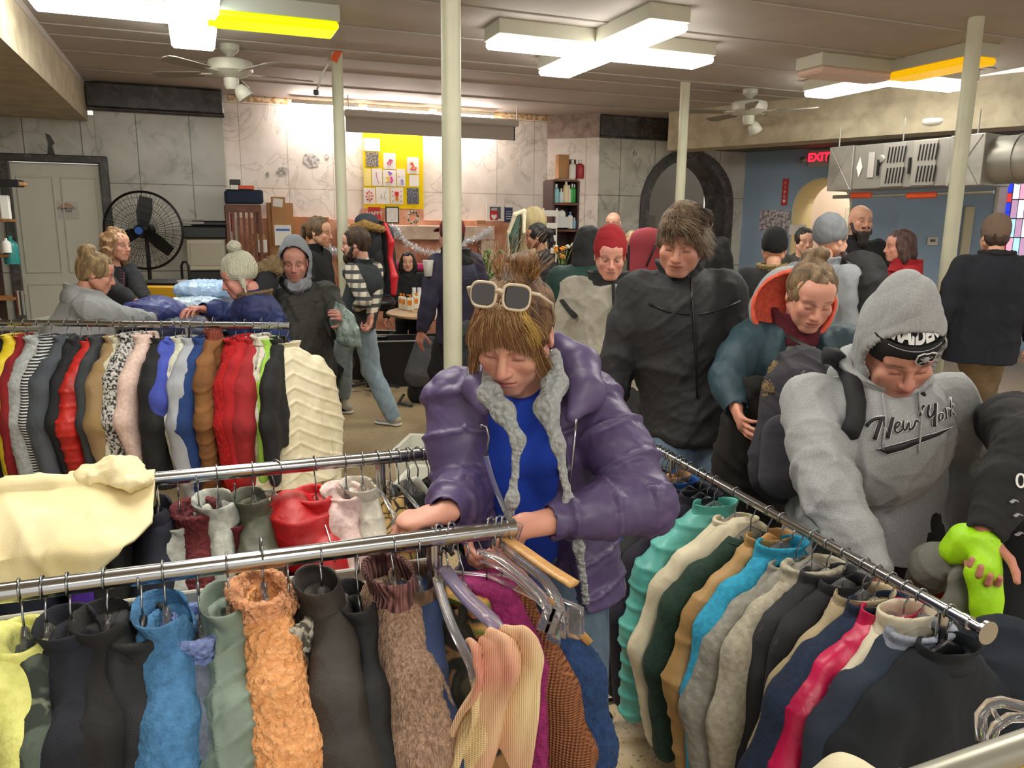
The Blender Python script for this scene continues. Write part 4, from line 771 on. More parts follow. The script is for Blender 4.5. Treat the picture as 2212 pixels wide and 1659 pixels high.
# cream shirt draped over the second rail
def draped_over(rail, pxa, pxb, front, back, m, name, label, cat, seed=3, bulge=0.07, amp=0.012):
    A = rail.at(pxa); B = rail.at(pxb); nu, nv = 70, 60; nrm = np.array([rail.d[1], -rail.d[0], 0]); V = []; r = np.random.RandomState(seed)
    for i in range(nu):
        u = i/(nu-1); C_ = A+(B-A)*u; fl = np.interp(u, np.linspace(0, 1, len(front)), front); bl = back
        for j in range(nv):
            v = -1+2*j/(nv-1); s = v*fl if v > 0 else v*bl
            if abs(s) < 0.04: a = s/0.025; off = nrm*0.027*math.sin(min(max(a, -1.57), 1.57)); z = 0.022*math.cos(min(max(a, -1.57), 1.57))
            elif v > 0: q = s-0.04; off = nrm*(0.025+(bulge*min(q/0.2, 1)**0.8)*(0.92+0.08*math.sin(u*9+1))+0.15*max(q-0.2, 0)); z = -0.42*min(q, 0.2)-0.9*max(q-0.2, 0)
            else: q = abs(s)-0.04; off = -nrm*(0.027+0.3*q); z = -q
            V.append(C_+off+np.array([0, 0, z+0.006]))
    V = np.array(V); f = np.array([(i*nv+j, (i+1)*nv+j, (i+1)*nv+j+1, i*nv+j+1) for i in range(nu-1) for j in range(nv-1)]); n = vnormals(V, f)
    V = V+n*(wrinkle(V, amp*.8, 13, seed, (1.0, 1.0, 1.6))+crease(V, amp*.7, 22, seed+2, (1.0, .6, 1)))[:, None]
    c = V.mean(0); o = mesh_obj(name, V-c, f, m); o.location = c; s = o.modifiers.new('thick', 'SOLIDIFY'); s.thickness = 0.008; s.offset = 1; return tag(o, label, cat)
draped_over(R2, -140, 336, [0.23, 0.27, 0.3, 0.32, 0.32, 0.3, 0.25, 0.17], 0.14, cl('cream_jersey', '#efe2ba', '#e2d09c', bump=0.25), 'draped_shirt', 'cream hooded shirt thrown over the left end of the second rail', 'shirt', bulge=0.19, amp=0.016)
sh = SDF(0.006, 0.03); q = R2.at(262); sh.ell((0, 0, 0), (0.045, 0.035, 0.024)).ell((-0.05, -0.01, -0.012), (0.06, 0.04, 0.018)).ell((0.045, -0.03, -0.02), (0.04, 0.04, 0.02)); v, f = sh.mesh(); v = v+vnormals(v, f)*(wrinkle(v, .006, 45, 4)+crease(v, .006, 60, 4))[:, None]; o = mesh_obj('hood_bundle', v, f, cl('cream_jersey', '#efe2ba')); o.location = (q[0], q[1], q[2]+0.034); tag(o, 'crumpled cream hood bunched on top of the second rail', 'hood')
# ---- far left rack
v3 = 0.0085
T3 = [(-60, BLK, 'black coat at the hidden left end of the far left rack', 'coat', 'coat', {}), (-25, cl('dgrey', '#3b3e44', '#2c2e33'), 'dark grey coat left of the yellow one', 'coat', 'coat', dict(L=.8)), (2, BLK, 'black coat left of the yellow coat on the far left rack', 'coat', 'coat', {}),
 (28, cl('yellow', '#e8cf30', '#d1b51f', kind='nylon', rough=.5), 'bright yellow raincoat on the far left rack', 'raincoat', 'coat', dict(L=.85, yaw=8)),
 (52, cl('dred', '#9c2026', '#74151a'), 'dark red top behind the light grey plush vest', 'shirt', 'shirt', dict(dz=.0, T=.03)),
 (82, cl('lgrey_plush', '#b4b8b6', '#93979a', kind='fleece'), 'light grey plush vest on the far left rack', 'plush_vest', 'vest', dict(neck='fur', fuzz=.002, T=.055, slv=True, L=.9)),
 (108, cl('bw_stripe', '#d6d8d8', '#24272b', kind='stripe'), 'black and white striped cardigan', 'cardigan', 'cardigan', dict(T=.035)),
 (142, cl('charcoal_wool', '#555a62', '#444850', kind='cloth'), 'charcoal grey wool coat on the far left rack', 'coat', 'coat', dict(T=.06, L=.85, W=.22, hs='black', neck='collar')),
 (172, BLK, 'black jacket between the charcoal coat and the red puffer', 'jacket', 'jacket', dict(neck='hood', T=.035, hs='black')),
 (192, cl('red_puffer', '#cf2a22', '#a31a15', kind='nylon', rough=.5), 'red puffer jacket with a dark hanger on the far left rack', 'puffer_jacket', 'jacket', dict(quilt=.07, T=.05, hs='black', dz=-.02)),
 (212, cl('dgrey2', '#44484c', '#34373b'), 'dark grey jacket left of the tan corduroy one', 'jacket', 'jacket', dict(T=.035, hs='black')),
 (246, cl('tan_cord', '#a48a68', '#95794f', bump=.4), 'tan corduroy jacket on the far left rack', 'corduroy_jacket', 'jacket', dict(T=.055, W=.22)),
 (262, cl('offwhite', '#dcdac6', '#c2bfa8'), 'off white cotton jacket beside the tan corduroy one', 'jacket', 'jacket', dict(T=.035, hs='white')),
 (285, cl('bw_sherpa', '#c9c6c2', '#2c2a2a', kind='tweed', bump=.9), 'black and white speckled sherpa coat', 'sherpa_coat', 'coat', dict(neck='fur', fuzz=.002, T=.055, L=.85, dz=.02)),
 (315, cl('blush', '#e5cabf', '#cdaea3', kind='fleece'), 'blush pink fleece left of the black coat on the far left rack', 'fleece_jacket', 'jacket', dict(T=.04, dz=.02, neck='fur')),
 (349, BLK, 'large black wool coat in the middle of the far left rack', 'coat', 'coat', dict(T=.07, W=.225, L=.8)),
 (377, cl('periblue', '#4c5bbb', '#3a47a0', kind='nylon'), 'violet blue windbreaker on the far left rack', 'windbreaker', 'jacket', dict(T=.04, hs='black', neck='hood', sl=.3)),
 (393, cl('cream2', '#d9d9c8', '#bfbfae', kind='fleece'), 'cream top peeping between the windbreaker and the silver grey shirt', 'shirt', 'shirt', dict(T=.03, W=.17)),
 (412, cl('silver', '#b2b6be', '#9b9fa8'), 'silver grey shirt on the far left rack', 'shirt', 'shirt', dict(T=.05, L=.9, W=.22)),
 (440, cl('royal_navy', '#26447f', '#1c3568'), 'royal navy cotton jacket on the far left rack', 'jacket', 'jacket', dict(T=.05, L=.85)),
 (462, cl('caramel', '#8c5f35', '#6f4826', kind='nylon'), 'caramel quilted jacket with a rust collar', 'quilted_jacket', 'jacket', dict(T=.045, quilt=.08, chev=.6, neck='turtle', cm=cl('rust', '#8a4030', '#6c2e22', kind='rib'), L=.85, dz=.02)),
 (508, cl('red_fur', '#d81c20', '#a80e12', kind='fur', bump=.8), 'fluffy red faux fur coat on the far left rack', 'fur_coat', 'coat', dict(T=.06, fuzz=.003, neck='fur', L=.95, hs='white', shag=9000)),
 (530, cl('red_wool', '#c32028', '#98141b'), 'red wool coat tucked behind the fluffy red one', 'coat', 'coat', dict(T=.045, L=.9, neck='collar', dz=.01)),
 (548, cl('brick', '#b02c32', '#8c1f25', kind='cloth'), 'brick red jacket left of the cream puffer', 'jacket', 'jacket', dict(T=.05, L=.9, W=.21)),
 (566, cl('beret_white', '#d9d3c4', '#bdb7a8', kind='sherpa'), 'cream fluffy top left of the lime green strap', 'plush_pullover', 'top', dict(T=.05, W=.15, dz=.02, L=.4, neck='fur')),
 (584, cl('lime', '#a8d65a', '#8dbb43', kind='nylon'), 'lime green windbreaker left of the cream puffer jacket', 'windbreaker', 'jacket', dict(T=.035, W=.16, L=.5)),
 (602, BLK, 'black top on a small black hanger by the cream puffer', 'shirt', 'shirt', dict(T=.035, hs='black', L=.6))]
for px, m, lb, nm, ct, kw in T3:
    kw = dict(kw); yaw = kw.pop('yaw', RNG.uniform(-4, 6)); kw.setdefault('vox', v3); kw.setdefault('T', .045); kw.setdefault('W', .205); kw.setdefault('L', .78); G(R3, px, yaw, m, lb, nm, ct, **kw)
G(R3, 616, -46, cl('cream_puffer', '#e6dcc0', '#d3c7a6', kind='nylon', rough=.5, bump=.2), 'cream chevron quilted puffer jacket facing out at the end of the far left rack', 'puffer_jacket', 'jacket', W=.215, L=.8, T=.062, sl=.68, sr=.07, sk=0.008, quilt=.072, qa=.007, chev=.5, vox=.006, hs='black', neck='collar', side=-1, seed=4, fold=.1, badge=(0.09, -.27, .045, .03, mat('badge_navy', '#2b2f4a', .8), -0.088), dz=-.02)
# ---- right rack
v4 = 0.0065
T4 = [(1432, BLK, 'black trousers on a clip hanger at the far end of the slanting rack', 'trousers', 'trousers', dict(T=.03, hs='clip', slv=False, neck='none', W=.15)), (1447, cl('tan_strap', '#a57b50', '#8a6440'), 'tan top at the far end of the slanting rack', 'top', 'top', dict(T=.03, W=.16, hs='wood')),
 (1466, cl('denim_blue', '#2456a0', '#1b4382', kind='nylon'), 'vivid blue jacket near the far end of the slanting rack', 'jacket', 'jacket', dict(T=.04)), (1490, BLK, 'black padded jacket left of the plum one on the slanting rack', 'jacket', 'jacket', dict(T=.04, hs='black')),
 (1514, cl('plum', '#2b2635', '#1e1a27'), 'plum black jacket left of the teal puffer', 'jacket', 'jacket', dict(T=.04, hs='black')),
 (1545, cl('teal_puffer', '#5fb0a6', '#4a9890', kind='nylon', rough=.45, bump=.2), 'teal green down puffer jacket on the slanting rack', 'puffer_jacket', 'jacket', dict(T=.05, W=.21, quilt=.062, qa=.009, chev=0.0, L=.72, neck='collar')),
 (1590, cl('ivory', '#d3c8ad', '#bcb095', kind='nylon', rough=.6), 'ivory nylon jacket right of the teal puffer', 'jacket', 'jacket', dict(T=.04, W=.21, neck='hood')),
 (1625, cl('forest', '#1d3a2c', '#142a20', kind='fleece', bump=.3), 'dark forest green fleece with a wide open neck', 'fleece_jacket', 'jacket', dict(T=.045, W=.215, neck='crew', dz=-.01)),
 (1662, cl('tan_liner', '#b08a56', '#967242', kind='nylon', rough=.6), 'tan padded parka behind the turquoise fleece', 'parka', 'parka', dict(T=.035, quilt=.11, L=.9, hs='wood')),
 (1690, cl('turquoise', '#2f9fc4', '#2486a8', kind='fleece', bump=.5), 'turquoise plush fleece jacket on the slanting rack', 'fleece_jacket', 'jacket', dict(T=.04, fuzz=.001, neck='collar')),
 (1725, cl('grey_quilt', '#9a968c', '#827e75', kind='sherpa', bump=.5, sc=.5), 'grey quilted knit pullover right of the turquoise fleece', 'pullover', 'pullover', dict(T=.04, neck='hood', dz=-.02)),
 (1758, cl('fleece_stone', '#b8b09d', '#98907e', kind='fleece'), 'stone fleece with a checked hood on the slanting rack', 'fleece_jacket', 'jacket', dict(T=.03, neck='fur', W=.19)),
 (1790, cl('charcoal_vest', '#35353a', '#27272b', kind='cloth'), 'charcoal vest with black edging on the slanting rack', 'vest', 'vest', dict(T=.045, slv=False, neck='collar', W=.2, sr=.05)),
 (1825, cl('graphite', '#2d2d31', '#202024', kind='cloth'), 'graphite zip vest in front of the charcoal one', 'vest', 'vest', dict(T=.045, slv=False, neck='collar', W=.2, zipm=M_hb)),
 (1868, cl('beige_strip', '#b9a888', '#a08f70'), 'beige jacket edge between the graphite vest and the navy fleece', 'jacket', 'jacket', dict(T=.025, W=.18)),
 (1895, cl('navy_fleece', '#1c2c47', '#131f35', kind='fleece'), 'navy fleece jacket left of the hot pink one', 'fleece_jacket', 'jacket', dict(T=.045, W=.215)),
 (1925, cl('hot_pink', '#d31f56', '#ad1243', kind='nylon', rough=.4), 'hot pink padded jacket on the slanting rack', 'padded_jacket', 'jacket', dict(T=.045, quilt=.13, qa=.006, W=.2)),
 (1958, cl('ivory2', '#dcd3bc', '#c3b99f', kind='nylon', rough=.6), 'ivory vest with a tall collar right of the hot pink jacket', 'vest', 'vest', dict(T=.035, neck='turtle', slv=False, W=.19)),
 (1990, cl('slate_jacket', '#2b3648', '#1f2838', kind='cloth'), 'dark slate jacket with a light grey collar near the knob end', 'jacket', 'jacket', dict(T=.055, W=.21, neck='fur', cm=cl('slate_collar', '#8f96a6', '#757c8c', kind='fleece'))),
 (2052, cl('ink', '#151a22', '#0e1218'), 'ink black jacket hanging beside the upright by the knob', 'jacket', 'jacket', dict(T=.05, W=.2, hs='black'))]
for px, m, lb, nm, ct, kw in T4:
    kw = dict(kw); kw.setdefault('vox', v4); kw.setdefault('side', -1); G(R4, px, RNG.uniform(-4, 4), m, lb, nm, ct, **kw)
for i, px in enumerate((1408, 1420, 1440, 1475, 1530)): hanger(R4, px, ('clip', 'black', 'wire', 'black', 'clear', 'wire')[i], RNG.uniform(-15, 15), ('clear clip hanger farthest along the slanting rail', 'black hanger second from the far end of the slanting rail', 'wire hanger near the far end of the slanting rail', 'black hanger over the vivid blue jacket', 'clear hanger just behind the teal puffer', 'wire hanger right of the teal puffer')[i])
# ================================================================ PEOPLE
M_skin = mat('skin', '#ffffff', 0.5, 'skin'); M_hairm = mat('hair', '#ffffff', 0.55, 'hair', 1.0); M_eye = mat('eye_white', '#cfcac4', 0.2); M_iris = mat('iris', '#3a2a20', 0.15); M_brow = mat('brow_dark', '#3b2a20', 0.9)
V3 = lambda *a: np.array(a, float)
def unit(v): return v/(np.linalg.norm(v)+1e-12)
def ik(a, b, l1, l2, pole):
    d = b-a; L_ = np.linalg.norm(d); mx = (l1+l2)*0.995
    if L_ > mx: b = a+d/L_*mx; d = b-a; L_ = mx
    x = (l1*l1-l2*l2+L_*L_)/(2*L_); hgt = math.sqrt(max(l1*l1-x*x, 1e-6)); u = d/L_; p = pole-u*np.dot(pole, u); return a+u*x+unit(p)*hgt, b
def hand_prims(S, w, dr, pn, side, curl, s=1.0, spread=1.0, thumb=0.6):
    dr = unit(dr); pn = unit(pn-dr*np.dot(pn, dr)); lat = np.cross(dr, pn)*side         # lat points to the thumb side
    S.cone(w-dr*0.01, w+dr*0.03*s, 0.026*s, 0.03*s, flat=0.62, n=pn, k=0.012)
    kn = w+dr*0.082*s; S.cone(w+dr*0.025*s+lat*0.002, kn-dr*0.012*s, 0.036*s, 0.038*s, flat=0.36, n=pn, k=0.01)
    S.ell(w+dr*0.035*s+lat*0.024*s+pn*0.008*s, V3(0.018, 0.018, 0.018)*s, k=0.012)
    c = curl if isinstance(curl, (list, tuple)) else (curl, curl, curl)
    for i, (o, L_, r) in enumerate(((0.029, 1.0, 0.0088), (0.0095, 1.1, 0.009), (-0.010, 1.02, 0.0086), (-0.028, 0.82, 0.0076))):
        p = kn+lat*o*s-dr*(0.006 if i in (0, 2) else (0.0 if i == 1 else 0.014))*s; d = unit(dr+lat*o*4*spread*0.5); a = 0.0
        for sg, ln in enumerate((0.045, 0.028, 0.022)):
            a += c[sg]*(1+0.08*i); dd = d*math.cos(a)+pn*math.sin(a); q = p+dd*ln*L_*s; S.cone(p, q, r*s*(1-0.06*sg), r*s*(0.92-0.06*sg), k=0.0035 if sg else 0.008); p = q
    p = w+dr*0.025*s+lat*0.028*s+pn*0.008*s; d = unit(dr*0.62+lat*0.7+pn*thumb)
    for ln, r in ((0.04, 0.0115), (0.03, 0.0098), (0.022, 0.0086)):
        q = p+d*ln*s; S.cone(p, q, r*s, r*0.93*s, k=0.005); p = q; d = unit(d+dr*0.35-lat*0.2+pn*thumb*0.25)
def head_mesh(vox, sex='m', age=0.0, fat=1.0, smile=0.0, lids=True):
    S = SDF(vox, 0.016); j = 1.0 if sex == 'm' else 0.9
    S.ell((0, 0.014, 0.032), (0.076, 0.094, 0.09)); S.ell((0, -0.03, -0.03), (0.058*fat, 0.062, 0.08), k=0.03)
    S.ell((0, -0.074, -0.096), (0.024*j*fat, 0.018, 0.017), k=0.022); S.ell((0, -0.05, 0.05), (0.06, 0.045, 0.045), k=0.03)
    for s in (-1, 1):
        S.cone((s*0.055*fat, 0.005, -0.045), (s*0.022*j, -0.066, -0.096), 0.021, 0.016*j, k=0.025)
        S.ell((s*0.043, -0.068, -0.024+0.004*smile), (0.022*fat, 0.018, 0.02+0.003*smile), k=0.02)
        S.cone((s*0.012, -0.088, 0.022), (s*0.048, -0.072, 0.026), 0.0095*j, 0.008, k=0.014)
        S.ell((s*0.031, -0.1, 0.004), (0.019, 0.018, 0.0115), k=0.014, sub=True)
        S.ell((s*0.031, -0.0775, 0.003), (0.0145, 0.0125, 0.0125), k=0.004)
        S.ell((s*0.079, 0.014, -0.002), (0.008, 0.018, 0.031), rot=rotm(z=s*0.35, x=-0.15), k=0.006); S.ell((s*0.086, 0.008, 0.002), (0.005, 0.009, 0.017), k=0.003, sub=True)
    for s in (-1, 1): S.ell((s*0.04*fat, -0.052, -0.055), (0.021, 0.022, 0.03), k=0.02)
    S.cone((0, -0.092, 0.012), (0, -0.111, -0.03), 0.0075, 0.0125, k=0.011)
    for s in (-1, 1): S.ell((s*0.0115, -0.1, -0.034), (0.0085, 0.011, 0.0075), k=0.006); S.ell((s*0.006, -0.108, -0.0415), (0.0035, 0.006, 0.003), k=0.003, sub=True)
    S.ell((0, -0.085, -0.062), (0.028, 0.014, 0.022), k=0.02)
    S.ell((0, -0.0955, -0.0575), (0.021+0.006*smile, 0.0075, 0.005), k=0.005); S.ell((0, -0.094, -0.0675), (0.018+0.005*smile, 0.008, 0.0058), k=0.005)
    for s in (-1, 1):
        S.cone((0, -0.106, -0.0625), (s*(0.024+0.006*smile), -0.093, -0.0635+0.006*smile-0.002*age), 0.002, 0.0014, k=0.003, sub=True)
        if False: S.cone((s*0.019, -0.102, -0.036), (s*0.033, -0.088, -0.068), 0.0012, 0.001, k=0.012, sub=True)
    return S.mesh()
def head_col(v, skin, lips, brow, stub=0.0, flush=0.25, shut=True):
    x, y, z = v.T; ax = np.abs(x); c = np.tile(np.array(srgb(skin)), (len(v), 1)); fr = y < -0.055
    def mix(w, col): nonlocal c; w = np.clip(w, 0, 1)[:, None]; c = c*(1-w)+np.array(srgb(col))*w
    mix(flush*np.exp(-((ax-0.043)/0.02)**2-((z+0.03)/0.02)**2)*fr, '#c0605a'); mix(flush*1.2*np.exp(-(ax/0.016)**2-((z+0.03)/0.014)**2)*(y < -0.095), '#bf6058')
    if stub: mix(stub*(z < -0.045)*(np.clip((-0.045-z)/0.02, 0, 1)+0.5*np.exp(-((z+0.05)/0.01)**2))*(y < 0.01), '#5d4a42')
    mix(0.85*(np.exp(-(x/0.023)**4-((z+0.0625)/0.0098)**4))*(y < -0.088), lips)
    mix(0.9*np.exp(-((z+0.0627-ax*0.05)/0.0016)**2-(x/0.026)**6)*(y < -0.085), '#5a2f2c')  # shade of the crease between the lips, put into the skin colour
    mix(0.85*np.exp(-((z-0.0265-0.004*np.sin(ax*60))/0.0042)**2-((ax-0.033)/0.019)**4)*fr, brow)
    mix(0.75*np.exp(-((z+(0.0035 if shut else -0.009)+0.25*np.abs(ax-0.031)**1.0)/0.002)**2-((ax-0.031)/0.0155)**6)*(y < -0.07), '#2c1f1b')
    mix(0.3*np.exp(-((z-0.002)/0.014)**2-((ax-0.031)/0.02)**4)*fr, '#8a5348')
    return c
def strands(name, roots, norms, flow, count, length, width, cols, parent, seed=1, steps=7, jit=0.25, lift=0.3, m=None):
    r = np.random.RandomState(seed); idx = r.choice(len(roots), count); P = roots[idx]+norms[idx]*0.001; N_ = norms[idx]; ln = length*r.uniform(0.6, 1.15, (count, 1))/steps; J = r.normal(size=(count, 3))*jit; V = []; D = None
    for k in range(steps+1):
        f = flow(P); f = f/(np.linalg.norm(f, axis=1)[:, None]+1e-9); d = f+J*(0.5+0.5*k/steps)+N_*lift*(1.0 if k == 0 else 0.15); d /= np.linalg.norm(d, axis=1)[:, None]
        D = d if D is None else unit2(D*0.55+d*0.45); sd = unit2(np.cross(D, N_)+1e-6); w = width*(1-0.75*k/steps); V.append(P-sd*w); V.append(P+sd*w); P = P+D*ln
    nv = len(V); A = np.stack(V, 1).reshape(-1, 3); b = np.arange(count)[:, None]*nv; fs = np.concatenate([np.stack([b[:, 0]+2*k, b[:, 0]+2*k+1, b[:, 0]+2*k+3, b[:, 0]+2*k+2], 1) for k in range(steps)])
    cc = np.array([srgb(c) for c in cols]); ch = cc[r.randint(0, len(cc), count)]*r.uniform(0.75, 1.15, (count, 1)); col = np.repeat(ch, nv, 0)
    return mesh_obj(name, A, fs, m or M_strand, parent, col=col)
def unit2(a): return a/(np.linalg.norm(a, axis=1)[:, None]+1e-9)
def make_strand_mat():
    m = bpy.data.materials.new('hair_strand'); m.use_nodes = True; N_ = m.node_tree.nodes; b = N_['Principled BSDF']; a = N_.new('ShaderNodeAttribute'); a.attribute_name = 'Col'; m.node_tree.links.new(a.outputs[0], b.inputs[0]); b.inputs['Roughness'].default_value = 0.42; b.inputs['Specular IOR Level'].default_value = 0.4; return m
M_strand = make_strand_mat()
def hair_shell(style, vox, vol=1.0, front=0.055):
    S = SDF(vox, 0.015); g = 1.0+0.12*vol
    S.ell((0, 0.018, 0.037), (0.078*g, 0.096*g, 0.092*g))
    if style in ('long', 'bob', 'curly'):
        Lz = {'long': -0.2, 'bob': -0.13, 'curly': -0.12}[style]
        for s in (-1, 1): S.path([(s*0.07, 0.0, 0.03), (s*0.086, 0.005, -0.03), (s*0.085, 0.015, -0.09), (s*0.07, 0.02, Lz)], [0.022*g, 0.027*g, 0.03*g, 0.018], k=0.03)
        S.path([(0, 0.07, 0.0), (0, 0.075, -0.06), (0, 0.06, Lz)], [0.05, 0.055, 0.035], k=0.03)
    if style in ('short', 'mop'): S.ell((0, 0.05, -0.02), (0.068, 0.06, 0.06), k=0.02)
    if style == 'mop':
        for s in (-1, 1): S.ell((s*0.066, 0.0, 0.01), (0.024, 0.045, 0.045), k=0.02)
        S.ell((0, -0.06, 0.075), (0.075, 0.045, 0.035), k=0.02)
    if style in ('tied', 'bun', 'pony'): S.ell((0, 0.06, -0.01), (0.06, 0.05, 0.06), k=0.02)
    if style == 'pony': S.path([(0, 0.105, 0.05), (0, 0.145, 0.03), (0, 0.15, -0.05), (0, 0.13, -0.12)], [0.02, 0.026, 0.028, 0.01], k=0.012)
    if style == 'bun': S.ell((0, 0.075, 0.12), (0.045*vol, 0.042*vol, 0.04*vol), k=0.012); S.ell((0.02, 0.06, 0.15), (0.03, 0.028, 0.022), k=0.01)
    fz = {'short': -0.03, 'mop': -0.05, 'long': -0.04, 'bob': -0.04, 'curly': -0.04, 'tied': -0.02, 'bun': -0.02, 'pony': -0.02}[style]
    S.ell((0, -0.085, fz), (0.062, 0.06, 0.058+front), k=0.01, sub=True); 
    if style not in ('long', 'bob', 'curly'): S.ell((0, -0.05, -0.09), (0.13, 0.095, 0.085), k=0.01, sub=True)
    return S.mesh()
def person(label, head, yaw, pitch=10, hyaw=0, hroll=0, h=1.7, back=0.0, sideo=0.0, g=1.0, HL=None, HR=None, EL=None, ER=None, skin='#d9a488', lips='#b5645c', brow='#4a3426', hair=None, hcol=('#5a4030', '#3e2b20'), sex='m', age=0, fat=1.0, smile=0, stub=0, open_eyes=True,
           top=None, topm=None, bulk=1.0, hem=0.8, quilt=0, qa=0.008, amp=0.008, openf=None, shirt=None, legs=None, shoes=None, feet=None, collar=None, colm=None, hood=None, hoodm=None, hoodin=None, hat=None, hatm=None, beard=None, curlL=0.35, curlR=0.35, pnL=None, pnR=None, hdL=None, hdR=None, vox=0.011, hv=0.0045, hdv=0.005, sleeves=True, shoulder=0.175, fur=None, strand=0, seed=1, seated=None, group=None, vol=1.0, sleeve_end=(0.0, 0.0), vest=None, headz=0.0, slim=1.0, flare=1.0):
    s = h/1.7; hc = PY(*head); hc = hc+V3(0, 0, headz); th = math.radians(yaw); f = V3(math.sin(th), -math.cos(th), 0); rt = V3(math.cos(th), math.sin(th), 0)   # rt: the person's left
    thh = th+math.radians(hyaw); RH = rotm(z=thh) @ rotm(x=math.radians(pitch)) @ rotm(y=math.radians(hroll)); toH = lambda v: hc+(np.asarray(v, float)*s) @ RH.T
    neck = toH((0, 0.035, -0.105)); nb = neck+V3(0, 0, -0.055*s)-f*0.015; chest = nb+V3(0, 0, -0.17*s)+(-f)*0.01
    hip = V3(hc[0], hc[1], 0)-f*back+rt*sideo; hip[2] = 0.53*h if seated is None else seated; waist = (chest*0.45+hip*0.55)-f*0.01; ax_ = unit(nb-hip)
    base = V3(hip[0], hip[1], 0); up = unit(nb-waist); fw = unit(f-up*np.dot(f, up))
    SL = nb+rt*shoulder*s*g-up*0.045*s; SR = nb-rt*shoulder*s*g-up*0.045*s; W = {}
    for sd, S_, H_, E_, nm in ((1, SL, HL, EL, 'L'), (-1, SR, HR, ER, 'R')):
        Ht = S_+rt*sd*0.095*s*bulk+V3(0, 0, -0.53*s)+f*0.05 if H_ is None else (PY(*H_) if len(H_) == 3 and H_[0] > 20 else np.array(H_))
        if E_ is not None: E = PY(*E_) if E_[0] > 20 else np.array(E_)
        else: E, Ht = ik(S_, Ht, 0.29*s, 0.255*s, -f*0.6+rt*sd*0.25+V3(0, 0, -0.8))
        W[nm] = (S_, E, Ht)
    t = thing('person', label, 'person', base, 0, group); B = base; out = dict(t=t, hc=hc, RH=RH, s=s, f=f, rt=rt, nb=nb, chest=chest, hip=hip, W=W, base=base, up=up, toH=toH, fw=fw)
    # body: torso, neck, arms, legs in one mesh, finer chunks for head and hands
    S = SDF(max(vox, 0.009), 0.03); S.cone(hip, waist, 0.1*s*g, 0.085*s*g, flat=0.75, n=fw).cone(waist, chest, 0.085*s*g, 0.1*s*g, flat=0.7, n=fw).cone(chest, nb-up*0.03, 0.1*s*g, 0.06*s, flat=0.65, n=fw); S.cone(nb-up*0.04, neck+up*0.02, 0.052*s*(1+0.1*(sex == 'm')), 0.05*s, k=0.02)
    S.cone(SL, SR, 0.045*s, 0.045*s); hands = []
    for nm, sd in (('L', 1), ('R', -1)):
        a, e, hd = W[nm]; S.path([a, e, e+(hd-e)*0.8], [0.036*s, 0.033*s, 0.026*s], k=0.02)
        Hs = SDF(hdv, 0.01); dr = unit(hd-e) if (hdL if sd > 0 else hdR) is None else unit(np.array(hdL if sd > 0 else hdR, float)); pn = (pnL if sd > 0 else pnR); pn = (-rt*sd*0.8+f*0.3) if pn is None else np.array(pn, float)
        Hs.cone(e+(hd-e)*0.45, hd, 0.034*s, 0.025*s, k=0.01); hand_prims(Hs, hd, dr, pn, -sd if False else sd, curlL if sd > 0 else curlR, s*1.0); hands.append(Hs)
    ft = []
    for sd in (1, -1):
        hj = hip+rt*sd*0.085*s-V3(0, 0, 0.03)
        if seated is not None: kn = hj+f*0.4*s+V3(0, 0, 0.02); an = kn+V3(0, 0, -0.4*s); 
        else:
            fo = (feet[0] if sd > 0 else feet[1]) if feet else None
            an = hip+rt*sd*0.11*s if fo is None else (PZ(*fo, 0.09) if fo[0] > 20 else hip+rt*fo[0]+f*fo[1]); an = V3(an[0], an[1], 0.085); kn, an = ik(hj, an, 0.43*s, 0.42*s, f+rt*sd*0.1)
        S.path([hj, kn, an], [0.08*s*g, 0.055*s*g, 0.04*s], k=0.02); S.cone(an, an+f*0.12-V3(0, 0, 0.045), 0.035, 0.03); ft.append((hj, kn, an))
    V, Fc, Cc = [], [], []; n0 = 0
    def addm(v, fc, c): nonlocal n0; V.append(v-B); Fc.append(fc+n0); Cc.append(c if c.ndim == 2 else np.tile(c, (len(v), 1))); n0 += len(v)
    sk = np.array(srgb(skin)); v, fc = S.mesh(); addm(v, fc, sk)
    for Hs in hands: v, fc = Hs.mesh(); kc = sk*np.array([1.0, .93, .92]); addm(v, fc, kc)
    hvv, hf = head_mesh(hv, sex, age, fat, smile); hvv = relax(hvv, hf, 1, 0.35); hcol_ = head_col(hvv, skin, lips, brow, stub, shut=not open_eyes); addm(toH(hvv), hf, hcol_)
    mesh_obj('body', np.concatenate(V), np.concatenate(Fc), M_skin, t, col=np.concatenate(Cc))
    if open_eyes:
        for sd in (-1, 1):
            e = MB().ball(toH((sd*0.031, -0.0815, 0.0015))-B, (0.0098*s, 0.010*s, 0.0056*s), 14, rot=RH); e.ball(toH((sd*0.0305, -0.0895, 0.0012))-B, (0.005*s, 0.003*s, 0.005*s), 10, 1, rot=RH); e.build('eye', [M_eye, M_iris], t, True)
    toL = lambda v: toH(v)-B
    if hair:
        v, fc = hair_shell(hair, hv*1.0, vol); n = vnormals(v, fc); v = v+n*(wrinkle(v, 0.006, 60, seed, (1.2, 1.2, 0.4))+(0.008*np.sin(v[:, 2]*90+np.sin(v[:, 0]*50)*2) if hair == 'curly' else 0))[:, None]
        rr = 0.5+0.5*np.sin(v[:, 0]*120+np.sin(v[:, 1]*60)*2+seed); c1, c2 = np.array(srgb(hcol[0])), np.array(srgb(hcol[1])); col = c1*rr[:, None]+c2*(1-rr[:, None]); ho = mesh_obj('hair', toL(v), fc, M_hairm, t, col=col)
